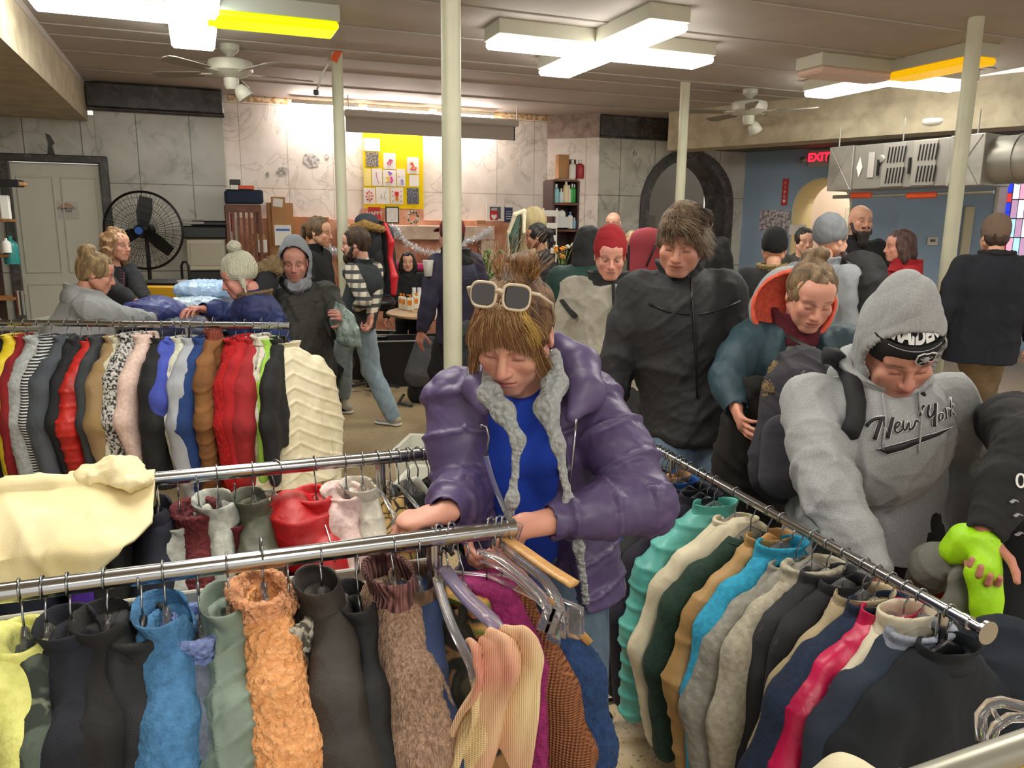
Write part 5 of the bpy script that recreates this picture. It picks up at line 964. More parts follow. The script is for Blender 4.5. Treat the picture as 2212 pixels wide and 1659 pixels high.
        if strand:
            def flow(P, style=hair):
                q = ((P+B-hc) @ RH)/s; d = np.zeros_like(q); d[:, 2] = -1.0; d[:, 0] = np.sign(q[:, 0])*0.25; d[:, 1] = 0.15
                if style in ('bun', 'tied', 'pony'): tgt = np.array([0, 0.08, 0.12] if style == 'bun' else [0, 0.11, 0.05]); d = tgt-q; d = unit2(d)
                if style == 'mop': d[:, 1] = np.where(q[:, 2] > 0.06, -0.9, 0.0); d[:, 2] = np.where(q[:, 2] > 0.08, 0.1, -0.9); d[:, 0] += 0.5
                return unit2(d) @ RH.T
            wv = toL(v); wn_ = n @ RH.T; strands('hair_strands', wv, wn_, flow, strand, 0.055*s if hair in ('bun', 'tied', 'mop', 'pony') else 0.08*s, 0.0011, hcol, ho, seed, jit=0.14 if hair == 'mop' else 0.2, lift=0.12 if hair == 'mop' else 0.25)['kind'] = 'stuff'
    if beard:
        S2 = SDF(hv, 0.012); S2.ell((0, -0.07, -0.1), (0.05, 0.038, 0.045)); S2.ell((0, -0.08, -0.125*beard[1]), (0.036, 0.03, 0.045), k=0.02); 
        for sd in (-1, 1): S2.cone((sd*0.066, -0.01, -0.02), (sd*0.052, -0.05, -0.085), 0.013, 0.024)
        S2.cone((-0.028, -0.095, -0.049), (0.028, -0.095, -0.049), 0.008, 0.008); S2.ell((0, -0.11, -0.063), (0.022, 0.02, 0.0075), k=0.004, sub=True)
        v, fc = S2.mesh(); v = v+vnormals(v, fc)*wrinkle(v, 0.005, 110, 3, (1, 1, .5))[:, None]; mesh_obj('beard', toL(v), fc, M_hairm, t, col=np.tile(np.array(srgb(beard[0])), (len(v), 1)))
    if hat:
        S2 = SDF(hv, 0.012); kind = hat; zb = {'beanie': 0.035, 'band': 0.03, 'pom': 0.02, 'cap': 0.04}.get(kind, 0.03)
        S2.ell((0, 0.02, 0.045), (0.092, 0.112, 0.102)); 
        if kind in ('beanie', 'pom'): S2.ell((0, 0.03, 0.09), (0.075, 0.09, 0.075), k=0.03)
        S2.cutz(zb-0.015, False) if False else None
        S2.ell((0, -0.05, zb-0.115), (0.15, 0.16, 0.1), k=0.01, sub=True); 
        if kind == 'pom':
            for sd in (-1, 1): S2.cone((sd*0.085, 0.01, 0.03), (sd*0.08, 0.0, -0.055), 0.022, 0.014, flat=0.5, n=(1, 0, 0), k=0.02)
        v, fc = S2.mesh(); v = v+vnormals(v, fc)*wrinkle(v, 0.004, 40, 3)[:, None]; ho = mesh_obj('hat', toL(v), fc, hatm, t)
        if kind in ('beanie', 'band'):
            a = np.linspace(0, 2*math.pi, 33)[:-1]; MB().tube(toL(np.stack([0.094*np.cos(a), 0.018+0.114*np.sin(a), 0.055+0.022*np.sin(a)], 1)), 0.026*s, 12, flat=0.3, up=RH @ V3(1, 0, 0), closed=True).build('hat_cuff', hatm, t, True) if False else None
        if kind == 'cap': MB().poly([(-0.07, 0), (-0.06, 0.06), (-0.03, 0.085), (0.03, 0.085), (0.06, 0.06), (0.07, 0)], toL((0, -0.085, 0.055)), RH @ V3(-1, 0, 0), RH @ unit(V3(0, -1, -0.25)), 0.006).build('visor', hatm, t)
        if kind == 'pom':
            r_ = np.random.RandomState(2); S3 = SDF(hv, 0.005); S3.ell((0, 0.045, 0.185), (0.044, 0.044, 0.04)); v, fc = S3.mesh(); v = v+vnormals(v, fc)*r_.normal(size=(len(v), 1))*0.002; mesh_obj('pompom', toL(v), fc, hatm, t)
            for sd in (-1, 1): MB().tube([toL((sd*0.08, 0, -0.055)), toL((sd*0.082, -0.005, -0.1)), toL((sd*0.08, -0.01, -0.13))], 0.006, 8).ball(toL((sd*0.08, -0.01, -0.155)), 0.026, 14).build('tassel', hatm, t, True)
    # clothing
    if top:
        b = bulk; qq = SDF(vox, 0.035); hz = hem; lowc = V3(hip[0], hip[1], hz-0.08) if hz < hip[2] else hip+unit(waist-hip)*0.0
        if hz < hip[2]-0.05: qq.cone(lowc, hip, 0.165*s*g*b*flare, 0.16*s*g*b*(0.5+0.5*flare), flat=0.78, n=f)
        qq.cone(hip, waist, 0.155*s*g*b, 0.148*s*g*b, flat=0.78, n=fw).cone(waist, chest, 0.148*s*g*b, 0.158*s*g*b, flat=0.76, n=fw).cone(chest, nb-up*0.06*s, 0.15*s*g*b, 0.09*s*g, flat=0.7, n=fw).cone(SL-up*0.02, SR-up*0.02, 0.058*s*b, 0.058*s*b, k=0.05)
        qq.cone(nb-up*0.05, nb+up*0.005, 0.085*s, 0.066*s, k=0.03); qq.cutz(hz, False)
        if openf:
            ow, oz0 = openf; qq.cone(nb-up*0.02+f*0.13, chest+f*0.16, ow*0.8, ow, k=0.01, sub=True); qq.cone(chest+f*0.16, V3(hip[0], hip[1], oz0)+f*0.19, ow, ow*1.1, k=0.01, sub=True)
        qq.ell(nb+up*0.03+f*0.02, (0.058*s, 0.058*s, 0.07*s), k=0.01, sub=True)
        if sleeves:
            for nm, sd in (('L', 1), ('R', -1)):
                a, e, hd = W[nm]; cut = sleeve_end[0 if sd > 0 else 1]; we = e+(hd-e)*(0.96-cut); bb = 0.5+0.5*b; qq.path([a-rt*sd*0.01-up*0.01, a+(e-a)*0.5, e, e+(we-e)*0.5, we], [0.07*s*b, 0.068*s*b, 0.062*s*b, 0.056*s*b, 0.042*s*bb], k=0.022)
                dw = unit(hd-e); qq.cone(we+dw*0.005, we+dw*0.05, 0.03*s*bb, 0.034*s*bb, k=0.003, sub=True)
        v, fc = qq.mesh(); v = relax(v, fc, 1); n = vnormals(v, fc); d = wrinkle(v, amp*0.25, 9, seed, (1, 1, 0.6))+crease(v, amp*0.95, 15, seed, (1, 1, 0.8))+crease(v, amp*0.4, 36, seed+3, (1, 1, 0.8))
        if quilt:
            u = v[:, 2]-0.25*np.abs((v-nb) @ rt); 
            for nm in ('L', 'R'):
                a, e, hd = W[nm]; pts = [a, e, hd]; acc = 0; best = np.full(len(v), 1e9); uu = np.zeros(len(v))
                for p, q in ((a, e), (e, hd)):
                    ab = q-p; tt = np.clip(((v-p) @ ab)/(ab @ ab), 0, 1); dd = np.linalg.norm(v-p-tt[:, None]*ab, axis=1); ok = dd < best; best[ok] = dd[ok]; uu[ok] = acc+tt[ok]*np.linalg.norm(ab); acc += np.linalg.norm(ab)
                tor = np.abs((v-nb) @ rt) < shoulder*s*g*0.75; ok = (best < 0.1*s*b) & (~tor | ((v-nb) @ f > 0.17)); u[ok] = uu[ok]
            sq = np.abs(np.sin(math.pi*u/quilt)); d = d*0.7+qa*(np.minimum(sq*2.6, 1)**0.8-0.8)+wrinkle(v, qa*0.5, 50, seed+9)*np.clip(1.2-sq, 0, 1)
        v = v+n*d[:, None]; out['top'] = (v, fc, n); 
        if vest is not None:      # sleeves of another cloth
            pass
        out['jacket'] = mesh_obj(top, v-B, fc, topm, t)
    if shirt:
        q2 = SDF(max(vox, 0.008), 0.03); gb = 0.88 if not top else 0.9; q2.cone(hip-V3(0, 0, 0.05), waist, 0.145*s*g*gb, 0.135*s*g*gb, flat=0.8, n=fw).cone(waist, chest, 0.135*s*g*gb, 0.145*s*g*gb, flat=0.78, n=fw).cone(chest, nb-up*0.06*s, 0.14*s*g*gb, 0.085*s, flat=0.72, n=fw).cone(SL-up*0.02, SR-up*0.02, 0.05*s, 0.05*s, k=0.05).cone(nb-up*0.05, nb+up*0.004, 0.075*s, 0.062*s)
        q2.ell(nb+up*0.02+f*0.045, (0.055*s, 0.06*s, 0.05*s), k=0.01, sub=True)
        if vest or not top:
            for nm, sd in (('L', 1), ('R', -1)): a, e, hd = W[nm]; we = e+(hd-e)*0.93; q2.path([a, a+(e-a)*.5, e, we], [0.062*s, 0.06*s, 0.052*s, 0.04*s], k=0.02)
        v, fc = q2.mesh(); v = v+vnormals(v, fc)*wrinkle(v, amp, 16, seed+2, (1, 1, .7))[:, None]; mesh_obj('shirt', v-B, fc, shirt, t)
    if collar:
        hC, rC, thC = {'stand': (0.06, 0.068, 0.009), 'fur': (0.07, 0.085, 0.03), 'scarf': (0.085, 0.075, 0.022), 'hooddown': (0.07, 0.088, 0.028), 'wide': (0.075, 0.078, 0.01)}[collar]
        S2 = SDF(min(vox, 0.007), 0.012); zz = [-0.035, 0.0, hC*0.5, hC]; S2.loft(zz, np.array([rC+.006, rC, rC*0.96, rC*1.06])+thC, np.array([rC+.004, rC, rC*0.98, rC*1.08])+thC, 0, [-.005, 0, 0, 0.006], pw=2); S2.loft([-0.06]+zz[1:]+[hC+0.03], [rC]*5, [rC]*5, 0, 0, pw=2, sub=True, k=0.001)
        if collar in ('stand', 'wide', 'fur'): S2.cone((0, -rC-0.02, hC+0.01), (0, -rC-0.02, -0.01), 0.035, 0.012, sub=True, k=0.01)
        if collar == 'hooddown': S2.ell((0, 0.075, -0.01), (0.12, 0.05, 0.075), k=0.03)
        v, fc = S2.mesh(); R_ = np.stack([rt, -fw, up], 1); v = v+vnormals(v, fc)*(wrinkle(v, 0.006, 30, seed+1)+(RNG.normal(size=len(v))*0.003 if collar == 'fur' else 0))[:, None]; mesh_obj({'fur': 'fur_trim', 'scarf': 'scarf', 'hooddown': 'hood'}.get(collar, 'collar'), (v*s) @ R_.T+nb-up*0.01-B, fc, colm or topm, t)
    if hood:
        S2 = SDF(hv*1.4, 0.02); pk = hood; S2.ell((0, 0.03, 0.03), (0.108, 0.128, 0.13)); S2.ell((0, 0.05, 0.12*pk), (0.06, 0.075, 0.06), k=0.05); S2.path([(0, 0.03, -0.05), (0, 0.035, -0.13)], [0.1, 0.105], k=0.03)
        S2.cone((0, -0.1, -0.13), (0, 0.0, -0.15), 0.05, 0.09, k=0.03); S2.ell((0, -0.01, 0.015), (0.094, 0.125, 0.115), k=0.004, sub=True); S2.cone((0, -0.16, 0.03), (0, -0.15, -0.07), 0.09, 0.075, k=0.01, sub=True); S2.cone((0, 0, -0.03), (0, 0.01, -0.2), 0.085, 0.07, k=0.004, sub=True)
        v, fc = S2.mesh(); v = v+vnormals(v, fc)*wrinkle(v, 0.008, 22, seed+4)[:, None]; mesh_obj('hood', toL(v), fc, hoodm or topm, t)
    if legs:
        q3 = SDF(vox, 0.03); 
        for (hj, kn, an) in ft: q3.path([hj+V3(0, 0, 0.02), kn, an+V3(0, 0, 0.0)], [0.1*s*g*slim, 0.078*s*g*slim, 0.066*s*slim], k=0.02)
        q3.cone(hip+V3(0, 0, 0.06), hip-V3(0, 0, 0.06), 0.125*s*g, 0.12*s*g, flat=0.85, n=f); v, fc = q3.mesh(); v = v+vnormals(v, fc)*wrinkle(v, 0.008, 16, seed+6, (1, 1, 1.2))[:, None]; mesh_obj('trousers', v-B, fc, legs, t)
    if shoes:
        for (hj, kn, an) in ft:
            S2 = SDF(0.007, 0.02); a0 = V3(an[0], an[1], 0.055)-f*0.04; S2.cone(a0, a0+f*0.17-V3(0, 0, 0.018), 0.042, 0.034, flat=0.85, n=(0, 0, 1)).cone(V3(an[0], an[1], 0.1), a0+f*0.02, 0.045, 0.045); S2.cutz(0.022, False); v, fc = S2.mesh(); sh = mesh_obj('shoe', v-B, fc, shoes[0], t)
            S2 = SDF(0.006, 0.004); a1 = V3(a0[0], a0[1], 0.016); S2.cone(a1, a1+f*0.175, 0.048, 0.042, flat=0.34, n=(0, 0, 1)); v, fc = S2.mesh(); mesh_obj('sole', v-B, fc, shoes[1], sh)
    return out
CT = cl
SOLEW = mat('sole_white', '#d8d6ce', 0.6); SHB = mat('shoe_black', '#1c1c1f', 0.6); SHG = mat('shoe_grey', '#b3ab97', 0.7)
M_hgrey = CT('hoodie_grey', '#a9abac', '#8a8c8e', kind='heather', bump=0.4); M_denim = CT('denim', '#5f7184', '#4b5b6d', kind='denim'); M_dark_tr = CT('dark_trousers', '#202022', '#161618')
# --- woman in the purple puffer jacket
PW = person('woman in a purple puffer jacket, sunglasses on her hair, sorting hangers at the front rail', (1112, 722, 1.66), -6, 28, -12, 4, h=1.63, flare=1.42, sideo=.05, back=0.2, g=0.98,
    HL=(1122, 1140, 1.46), EL=(1388, 1085, 1.58), HR=(962, 1108, 1.52), ER=(1000, 1062, 1.70), skin='#d6a08c', lips='#bd6a6c', brow='#6e4a34', sex='f', age=1, hair='bun', hcol=('#8a6440', '#5d412b'), vol=1.0, open_eyes=False,
    top='jacket', topm=CT('purple_down', '#5a4b74', '#4e4066', kind='nylon', rough=0.45, bump=0.15), bulk=1.14, hem=0.80, quilt=0.088, qa=0.010, amp=0.009, openf=(0.12, 0.78), shirt=CT('cobalt', '#1c46c4', '#1a3da8', bump=0.2),
    legs=M_denim, shoes=(SHB, SOLEW), curlL=(0.5, 0.7, 0.5), curlR=(0.75, 1.0, 0.7), hdL=(-0.55, -0.05, -0.8), hdR=(-0.95, -0.25, -0.12), pnL=(-0.5, 0.5, 0.1), pnR=(0.0, 0.1, -1.0), sleeve_end=(0.26, 0.03), vox=0.0055, hv=0.0026, hdv=0.0032, seed=11)
def surf0(P, px, py, off=0.002):
    v = P['top'][0]; r = unit(ray(px, py)); q = v-O3; tt = q @ r; d = np.linalg.norm(q-tt[:, None]*r, axis=1); ok = np.where(d < 0.015)[0]; ok = ok if len(ok) else [int(np.argmin(d))]; return O3+r*(tt[ok].min()-off)-P['base']
def lapel(P, name, m, pts, rad, flat=0.35):
    S = SDF(0.005, 0.02); B = P['base']
    for pp in pts: S.path([np.array(q) for q in pp], rad, flat=flat, n=P['f'])
    v, fc = S.mesh(); v = v+vnormals(v, fc)*wrinkle(v, 0.0015, 40, 5)[:, None]; return mesh_obj(name, v-B, fc, m, P['t'])
M_lin = CT('grey_fleece_lining', '#b4b8b8', '#8f9394', kind='sherpa', bump=0.8)
Y0 = 1.5
lapel(PW, 'lining', M_lin, [[PY(1052, 800, 1.66), PY(1058, 850, 1.6), PY(1088, 890, 1.555), PY(1120, 950, 1.5), PY(1106, 1080, 1.49), PY(1095, 1150, 1.5)]], [0.012, 0.024, 0.022, 0.011, 0.010, 0.010])
lapel(PW, 'lining', M_lin, [[PY(1198, 765, 1.68), PY(1198, 830, 1.61), PY(1180, 880, 1.545), PY(1206, 960, 1.5), PY(1230, 1090, 1.49), PY(1250, 1180, 1.52), PY(1266, 1300, 1.58)]], [0.014, 0.027, 0.024, 0.011, 0.010, 0.010, 0.010])
lapel(PW, 'jacket_hood', MATS['cloth_purple_down'], [[PY(1200, 745, 1.74), PY(1250, 790, 1.7), PY(1265, 850, 1.62), PY(1235, 900, 1.57)]], [0.03, 0.045, 0.04, 0.015], 0.6)
lapel(PW, 'jacket_hood', MATS['cloth_purple_down'], [[PY(1050, 790, 1.72), PY(1030, 840, 1.66), PY(1045, 880, 1.6)]], [0.02, 0.03, 0.018], 0.6)
B_ = PW['base']; tH = lambda *p: PW['toH'](p)-B_
# sunglasses on the head
gf = mat('frame_cream', '#cdbda4', 0.3); gl_ = mat('lens_dark', '#2a1f1c', 0.04, spec=0.8)
def glasses(P, y, z, tilt, name='sunglasses', w=0.0262, hgt=0.0245, fm=gf, lm=gl_, label='cream framed sunglasses with dark lenses pushed up on the hair of the woman in purple'):
    b0 = P['base']; Rg = P['RH'] @ rotm(x=tilt); O = P['toH']((0, y, z)); t = thing(name, label, 'sunglasses', O)
    for s in (-1, 1):
        a = np.linspace(0, 2*math.pi, 33)[:-1]; sx = np.sign(np.cos(a))*np.abs(np.cos(a))**0.6*w; sz = np.sign(np.sin(a))*np.abs(np.sin(a))**0.6*hgt+0.003*s*0
        P3 = np.stack([sx*(1+0.08*np.sin(a))+s*0.0335, -0.006*np.cos(sx/w)+0.01*np.abs(sx+s*0.0335)/0.07, sz], 1) @ Rg.T; MB().tube(P3, 0.0034, 10, closed=True, flat=0.9).build('rim', fm, t, True)
        c = MB(); pc = np.stack([sx*(1+0.08*np.sin(a))+s*0.0335, 0.002+0*sx, sz], 1)*1.0; c.add(np.concatenate([pc @ Rg.T, (pc+[0, 0.0015, 0]) @ Rg.T]), [tuple(range(32)), tuple(range(32, 64))[::-1]]); c.build('lens', lm, t)
        MB().tube([Rg @ V3(s*0.06, 0.004, 0.012), Rg @ V3(s*0.074, 0.02, 0.01), Rg @ V3(s*0.088, 0.08, -0.005), Rg @ V3(s*0.085, 0.12, -0.03)], 0.0035, 8).build('temple', fm, t, True)
    MB().tube([Rg @ V3(-0.009, -0.003, 0.008), Rg @ V3(0, -0.006, 0.011), Rg @ V3(0.009, -0.003, 0.008)], 0.0042, 8).build('bridge', fm, t, True)
glasses(PW, -0.074, 0.149, -0.6)
# woman's hair: strands over the shell, fringe and messy bun
hv_, hf_ = hair_shell('bun', 0.004, 1.0, 0.03); hn_ = vnormals(hv_, hf_); RHp = PW['RH']; hcp = PW['hc']; sp_ = PW['s']
def toq(P): return ((P+B_-hcp) @ RHp)/sp_
def flow_back(P):
    q = toq(P); d = np.array([0.0, 0.075, 0.125])-q; d = unit2(d); fr = (q[:, 1] < -0.02) & (q[:, 2] < 0.1); d[:, 0] *= 1.2; return d @ RHp.T
hairo = [o for o in PW['t'].children if o.name.startswith('hair')][0]
rt_ = PW['toH'](hv_)-B_; nn_ = hn_ @ RHp.T; cols_ = ('#a87c4c', '#8a6440', '#6b4a30', '#d3b06a', '#7a5636', '#c79f5c')
strands('hair_strands', rt_, nn_, flow_back, 9000, 0.07, 0.0009, cols_, hairo, 3, jit=0.16, lift=0.22)['kind'] = 'stuff'
def fringe(n, xs, y, z, tgt, ln, wid, cols, seed, jx=0.012, name='fringe', P=PW, par=None):
    r = np.random.RandomState(seed); V = []; steps = 9; B0 = P['base']
    for i in range(n):
        x0 = r.uniform(*xs); p0 = V3(x0*0.8, y+r.normal()*0.006, z+r.normal()*0.008); tx, ty, tz = tgt(x0, r); p3 = V3(tx, ty, tz); p1 = p0+V3(0, -0.035, 0.0); p2 = p3+V3(0, -0.006, 0.04); w = wid*r.uniform(.6, 1.2)
        for k in range(steps+1):
            u = k/steps; q = p0*(1-u)**3+3*p1*u*(1-u)**2+3*p2*u*u*(1-u)+p3*u**3; ww = w*(1-0.7*u); V.append(q-V3(ww, 0, 0)); V.append(q+V3(ww, 0, 0))
    V = np.array(V); nv = 2*(steps+1); fs = np.array([(i*nv+2*k, i*nv+2*k+1, i*nv+2*k+3, i*nv+2*k+2) for i in range(n) for k in range(steps)]); cc = np.array([srgb(c) for c in cols]); ch = cc[r.randint(0, len(cc), n)]*r.uniform(.7, 1.15, (n, 1))
    o = mesh_obj(name, P['toH'](V)-B0, fs, M_strand, par or P['t'], col=np.repeat(ch, nv, 0)); o['kind'] = 'stuff'; return o
def tg(x, r): return (x*1.25+r.normal()*0.006, -0.099+0.25*abs(x)+r.normal()*0.002-0.0, 0.040+r.normal()*0.009-0.4*abs(x))
fringe(1500, (-0.062, 0.062), -0.075, 0.112, tg, 0.1, 0.0011, ('#94704c', '#a98560', '#7d5a3a', '#b9976c', '#8a6444'), 4, par=hairo)
def tg2(x, r): s = 1 if x > 0 else -1; return (s*(0.088+abs(r.normal()*0.006)), -0.045+r.normal()*0.01, -0.07-abs(r.normal()*0.035))
fringe(500, (-0.07, 0.07), -0.055, 0.112, tg2, 0.1, 0.001, ('#94704c', '#b99768', '#7d5a3a'), 5, par=hairo)
def tg3(x, r): return (x*1.6+r.normal()*0.03, 0.06+r.normal()*0.05, 0.15+r.normal()*0.022)
fringe(200, (-0.05, 0.05), 0.05, 0.12, tg3, 0.1, 0.0007, ('#8a6440', '#6b4a30', '#b98f58'), 6, name='flyaways', par=hairo)
def tg4(x, r): return (0.05+x*0.5+r.normal()*0.012, -0.09+r.normal()*0.005, 0.06+r.normal()*0.012)
fringe(180, (0.0, 0.06), -0.06, 0.12, tg4, 0.1, 0.0014, ('#e0c072', '#d3b06a', '#c9a45c'), 7, name='blond_lock', par=hairo)
MB().ball(tH(0.083, -0.004, -0.032), 0.004, 10).build('earring', M_chrome, PW['t'], True)
# zip, neckline seam
MB().tube([p-B_ for p in (PY(1245, 905, 1.52), PY(1240, 960, 1.51), PY(1232, 1040, 1.5))], 0.0022, 8).build('zip', M_chrome, PW['t'], True)
# the hanger held up in her hands
# --- man in the grey New York hoodie
NY = person('man in a grey New York hoodie and black beanie bending over the slanting rack', (1944, 752, 2.12), 4, 38, -9, -5, h=1.78, back=0.3, sideo=0.12, flare=1.12, g=1.2, HR=(1890, 1235, 1.86), ER=(1790, 1070, 2.0), HL=(2055, 1180, 2.35), EL=(2090, 990, 2.42),
    skin='#cf9480', lips='#a5524c', brow='#3a2a20', sex='m', fat=1.12, hair=None, hat='band', hatm=CT('beanie_black', '#17171a', '#101012', kind='knit', sc=2.0, bump=0.4), top='hoodie', topm=M_hgrey, bulk=1.13, hem=0.68, amp=0.013, hood=1.15, collar='hooddown', colm=M_hgrey, legs=M_dark_tr, shoes=(SHB, SOLEW),
    curlR=(0.7, 0.8, 0.5), hdR=(0.2, -0.2, -1), open_eyes=False, stub=0.2, vox=0.0075, hv=0.0034, hdv=0.004, seed=21)
def lay_text(P, body, size, cpx, Y, rot, m, name, ext=0.006, shear=0.0, bold=0.0, dz=0):
    c = PY(*cpx, Y)-P['base']; return text_obj(name, body, size, m, P['t'], c, rot, ext=ext, shear=shear, bold=bold)
def surf(P, px, py, off=0.004):          # point of the garment surface seen at a pixel
    v, fc, n = P['top']; r = unit(ray(px, py)); q = v-O3; tt = q @ r; d = np.linalg.norm(q-tt[:, None]*r, axis=1); ok = np.where(d < 0.012)[0]
    if len(ok) == 0: ok = [int(np.argmin(d))]
    tmin = tt[ok].min(); return O3+r*(tmin-off)
M_nyb = mat('print_navy', '#16161f', 0.6); M_nyw = mat('print_white', '#e4e4e4', 0.6)
def on_surface(P, me_obj, name, off=0.004, uv=None, m=None):
    # projects flat lettering onto the cloth of the wearer; the letters keep their thickness
    pass
def surf_text(P, body, size, m, name, pts, off=0.006, bold=0.0, shear=0.25):
    # lettering laid along the chest: PTS are left and right chest points and the up vector follows the cloth
    cu = bpy.data.curves.new(name, 'FONT'); cu.body = body; cu.size = 1.0; cu.align_x = 'CENTER'; cu.align_y = 'CENTER'; cu.shear = shear; cu.offset = bold; cu.extrude = 0.0; cu.resolution_u = 4
    tmp = bpy.data.objects.new('t', cu); COL.objects.link(tmp); me = bpy.data.meshes.new_from_object(tmp.evaluated_get(bpy.context.evaluated_depsgraph_get())); bpy.data.objects.remove(tmp); bpy.data.curves.remove(cu)
    import bmesh
    bm = bmesh.new(); bm.from_mesh(me); bmesh.ops.triangulate(bm, faces=bm.faces[:]); 
    for _ in range(2): bmesh.ops.subdivide_edges(bm, edges=[e for e in bm.edges if e.calc_length() > 0.12], cuts=1)
    bmesh.ops.triangulate(bm, faces=bm.faces[:]); bm.to_mesh(me); bm.free()
    co = np.array([v.co[:] for v in me.vertices]); x0, x1 = co[:, 0].min(), co[:, 0].max(); u = (co[:, 0]-(x0+x1)/2)/(x1-x0); w = co[:, 1]/(x1-x0)
    A, Bp, upv = np.array(pts[0], float), np.array(pts[1], float), np.array(pts[2], float); out_ = []
    vv, _, nn = P['top']
    for a, b in zip(u, w): px, py = (A+Bp)/2+(Bp-A)*a+upv*b; out_.append((px, py))
    W3 = np.array([surf(P, px, py, off) for px, py in out_]); dist = np.linalg.norm(W3-O3, axis=1); med = np.median(dist)
    me.vertices.foreach_set('co', (W3-P['base']).astype(np.float32).ravel()); me.update(); me.materials.clear(); me.materials.append(m); o = bpy.data.objects.new(name, me); COL.objects.link(o); o.parent = P['t']; md = o.modifiers.new('t', 'SOLIDIFY'); md.thickness = 0.002; md.offset = 0; return o
def cq(c): return (1840+c[0]/4.608, 640+c[1]/4.608)
SCR = [([(150,1292),(185,1245),(240,1214),(325,1210)],20),([(295,1222),(262,1320),(228,1425)],22),([(312,1215),(330,1310),(350,1408)],11),([(408,1205),(385,1300),(358,1412)],20),
    ([(430,1316),(468,1292),(484,1258),(455,1246),(428,1290),(428,1342),(458,1364),(505,1326)],11),([(516,1236),(508,1300),(520,1338),(548,1322),(574,1238),(562,1302),(585,1334),(622,1300),(640,1222),(664,1250)],12),
    ([(682,1188),(690,1126),(722,1086)],14),([(772,1082),(752,1160),(766,1208),(800,1196),(822,1150)],14),([(834,1066),(828,1180),(824,1292)],18),([(905,1165),(878,1168),(862,1210),(878,1240),(905,1220),(910,1180),(898,1162)],9),([(930,1110),(940,1160),(944,1212)],9),([(940,1150),(958,1116),(975,1122)],8),([(980,1012),(984,1100),(984,1192)],9),([(1010,1078),(988,1132),(1004,1168),(1024,1176)],8)]
for nm, off, m_, ex in (('lettering_outline', 0.0005, M_nyw, 0.0017), ('lettering', 0.0036, M_nyb, 0.0)):
    q = MB()
    for pts, w in SCR:
        P2 = []
        for i in range(len(pts)-1):
            for u in (0, 0.34, 0.67): P2.append((pts[i][0]*(1-u)+pts[i+1][0]*u, pts[i][1]*(1-u)+pts[i+1][1]*u))
        P2.append(pts[-1]); P3 = np.array([surf(NY, *cq(p), off) for p in P2])-NY['base']; 
        for _ in range(2): P3 = np.concatenate([P3[:1], (P3[:-2]+P3[1:-1]*2+P3[2:])/4, P3[-1:]])
        q.tube(P3, w*0.00026+ex, 8)
    q.build(nm, m_, NY['t'], True)
for off, m_, ww in ((0.003, M_nyw, 7), (0.006, M_nyb, 0)):
    tp = [(250,1528),(345,1498),(520,1452),(700,1398),(850,1358),(1008,1300)]; bt_ = [(262,1534),(352,1572),(520,1528),(700,1452),(850,1392),(1006,1306)]; V = []
    for u in np.linspace(0, 5, 31):
        i = min(int(u), 4); w = u-i; t2 = np.array(tp[i])*(1-w)+np.array(tp[i+1])*w; b2 = np.array(bt_[i])*(1-w)+np.array(bt_[i+1])*w; V += [surf(NY, *cq(t2-[0, ww]), off)-NY['base'], surf(NY, *cq(b2+[0, ww]), off)-NY['base']]
    o = MB().add(V, [(2*i, 2*i+2, 2*i+3, 2*i+1) for i in range(30)]).build('swoosh', m_, NY['t'], True); md = o.modifiers.new('t', 'SOLIDIFY'); md.thickness = 0.002; md.offset = 0
# beanie band with the round-topped shield patch and white letters
tN = lambda *p: NY['toH'](p)-NY['base']
a = np.linspace(0, 2*math.pi, 41)[:-1]; bandm = MATS['cloth_beanie_black']
V = []; fs = []
for k, (rr, zz) in enumerate(((0.096, 0.02), (0.1, 0.048), (0.0985, 0.08), (0.092, 0.08), (0.092, 0.02))):
    for q in a: V.append(NY['toH']((rr*0.93*math.cos(q), 0.016+rr*1.13*math.sin(q), zz+0.012*math.sin(q)*-1+0.004))-NY['base'])
for k in range(5):
    for i in range(40): fs.append((k*40+i, k*40+(i+1) % 40, ((k+1) % 5)*40+(i+1) % 40, ((k+1) % 5)*40+i))
MB().add(V, fs).build('hat_cuff', bandm, NY['t'], True)
RN = NY['RH']; o0 = tN(0.02, -0.101, 0.068)
shp = [(-0.022, 0.018), (-0.01, 0.024), (0, 0.02), (0.01, 0.024), (0.022, 0.018), (0.022, -0.006), (0.013, -0.02), (0, -0.027), (-0.013, -0.02), (-0.022, -0.006)]
RN2 = RN @ rotm(z=0.18)
MB().poly([(x*1.15, y*1.1) for x, y in shp], o0, RN2 @ V3(1, 0, 0), RN2 @ V3(0, -0.12, 1), 0.002).build('patch', M_nyw, NY['t'])
MB().poly([(x*0.98, y*0.93) for x, y in shp], o0+RN2 @ V3(0, -0.002, 0), RN2 @ V3(1, 0, 0), RN2 @ V3(0, -0.12, 1), 0.002).build('patch_field', M_nyb, NY['t'])
q = MB(); q.ball(o0+RN2 @ V3(0, -0.005, 0.0), (0.009, 0.003, 0.012), 12, rot=RN2); q.box(o0+RN2 @ V3(0, -0.0045, 0.013), (0.032, 0.002, 0.005), rot=RN2); q.tube([o0+RN2 @ V3(-0.016, -0.0045, -0.012), o0+RN2 @ V3(0.016, -0.0045, 0.006)], 0.0015, 6); q.tube([o0+RN2 @ V3(0.016, -0.0045, -0.012), o0+RN2 @ V3(-0.016, -0.0045, 0.006)], 0.0015, 6); q.build('patch_motif', mat('silver_thread', '#a9a9ad', 0.6), NY['t'])
ht = text_obj('hat_lettering', 'RAIDERS', 0.05, M_nyw, NY['t'], (0, 0, 0), (0, 0, 0), bold=0.0022)
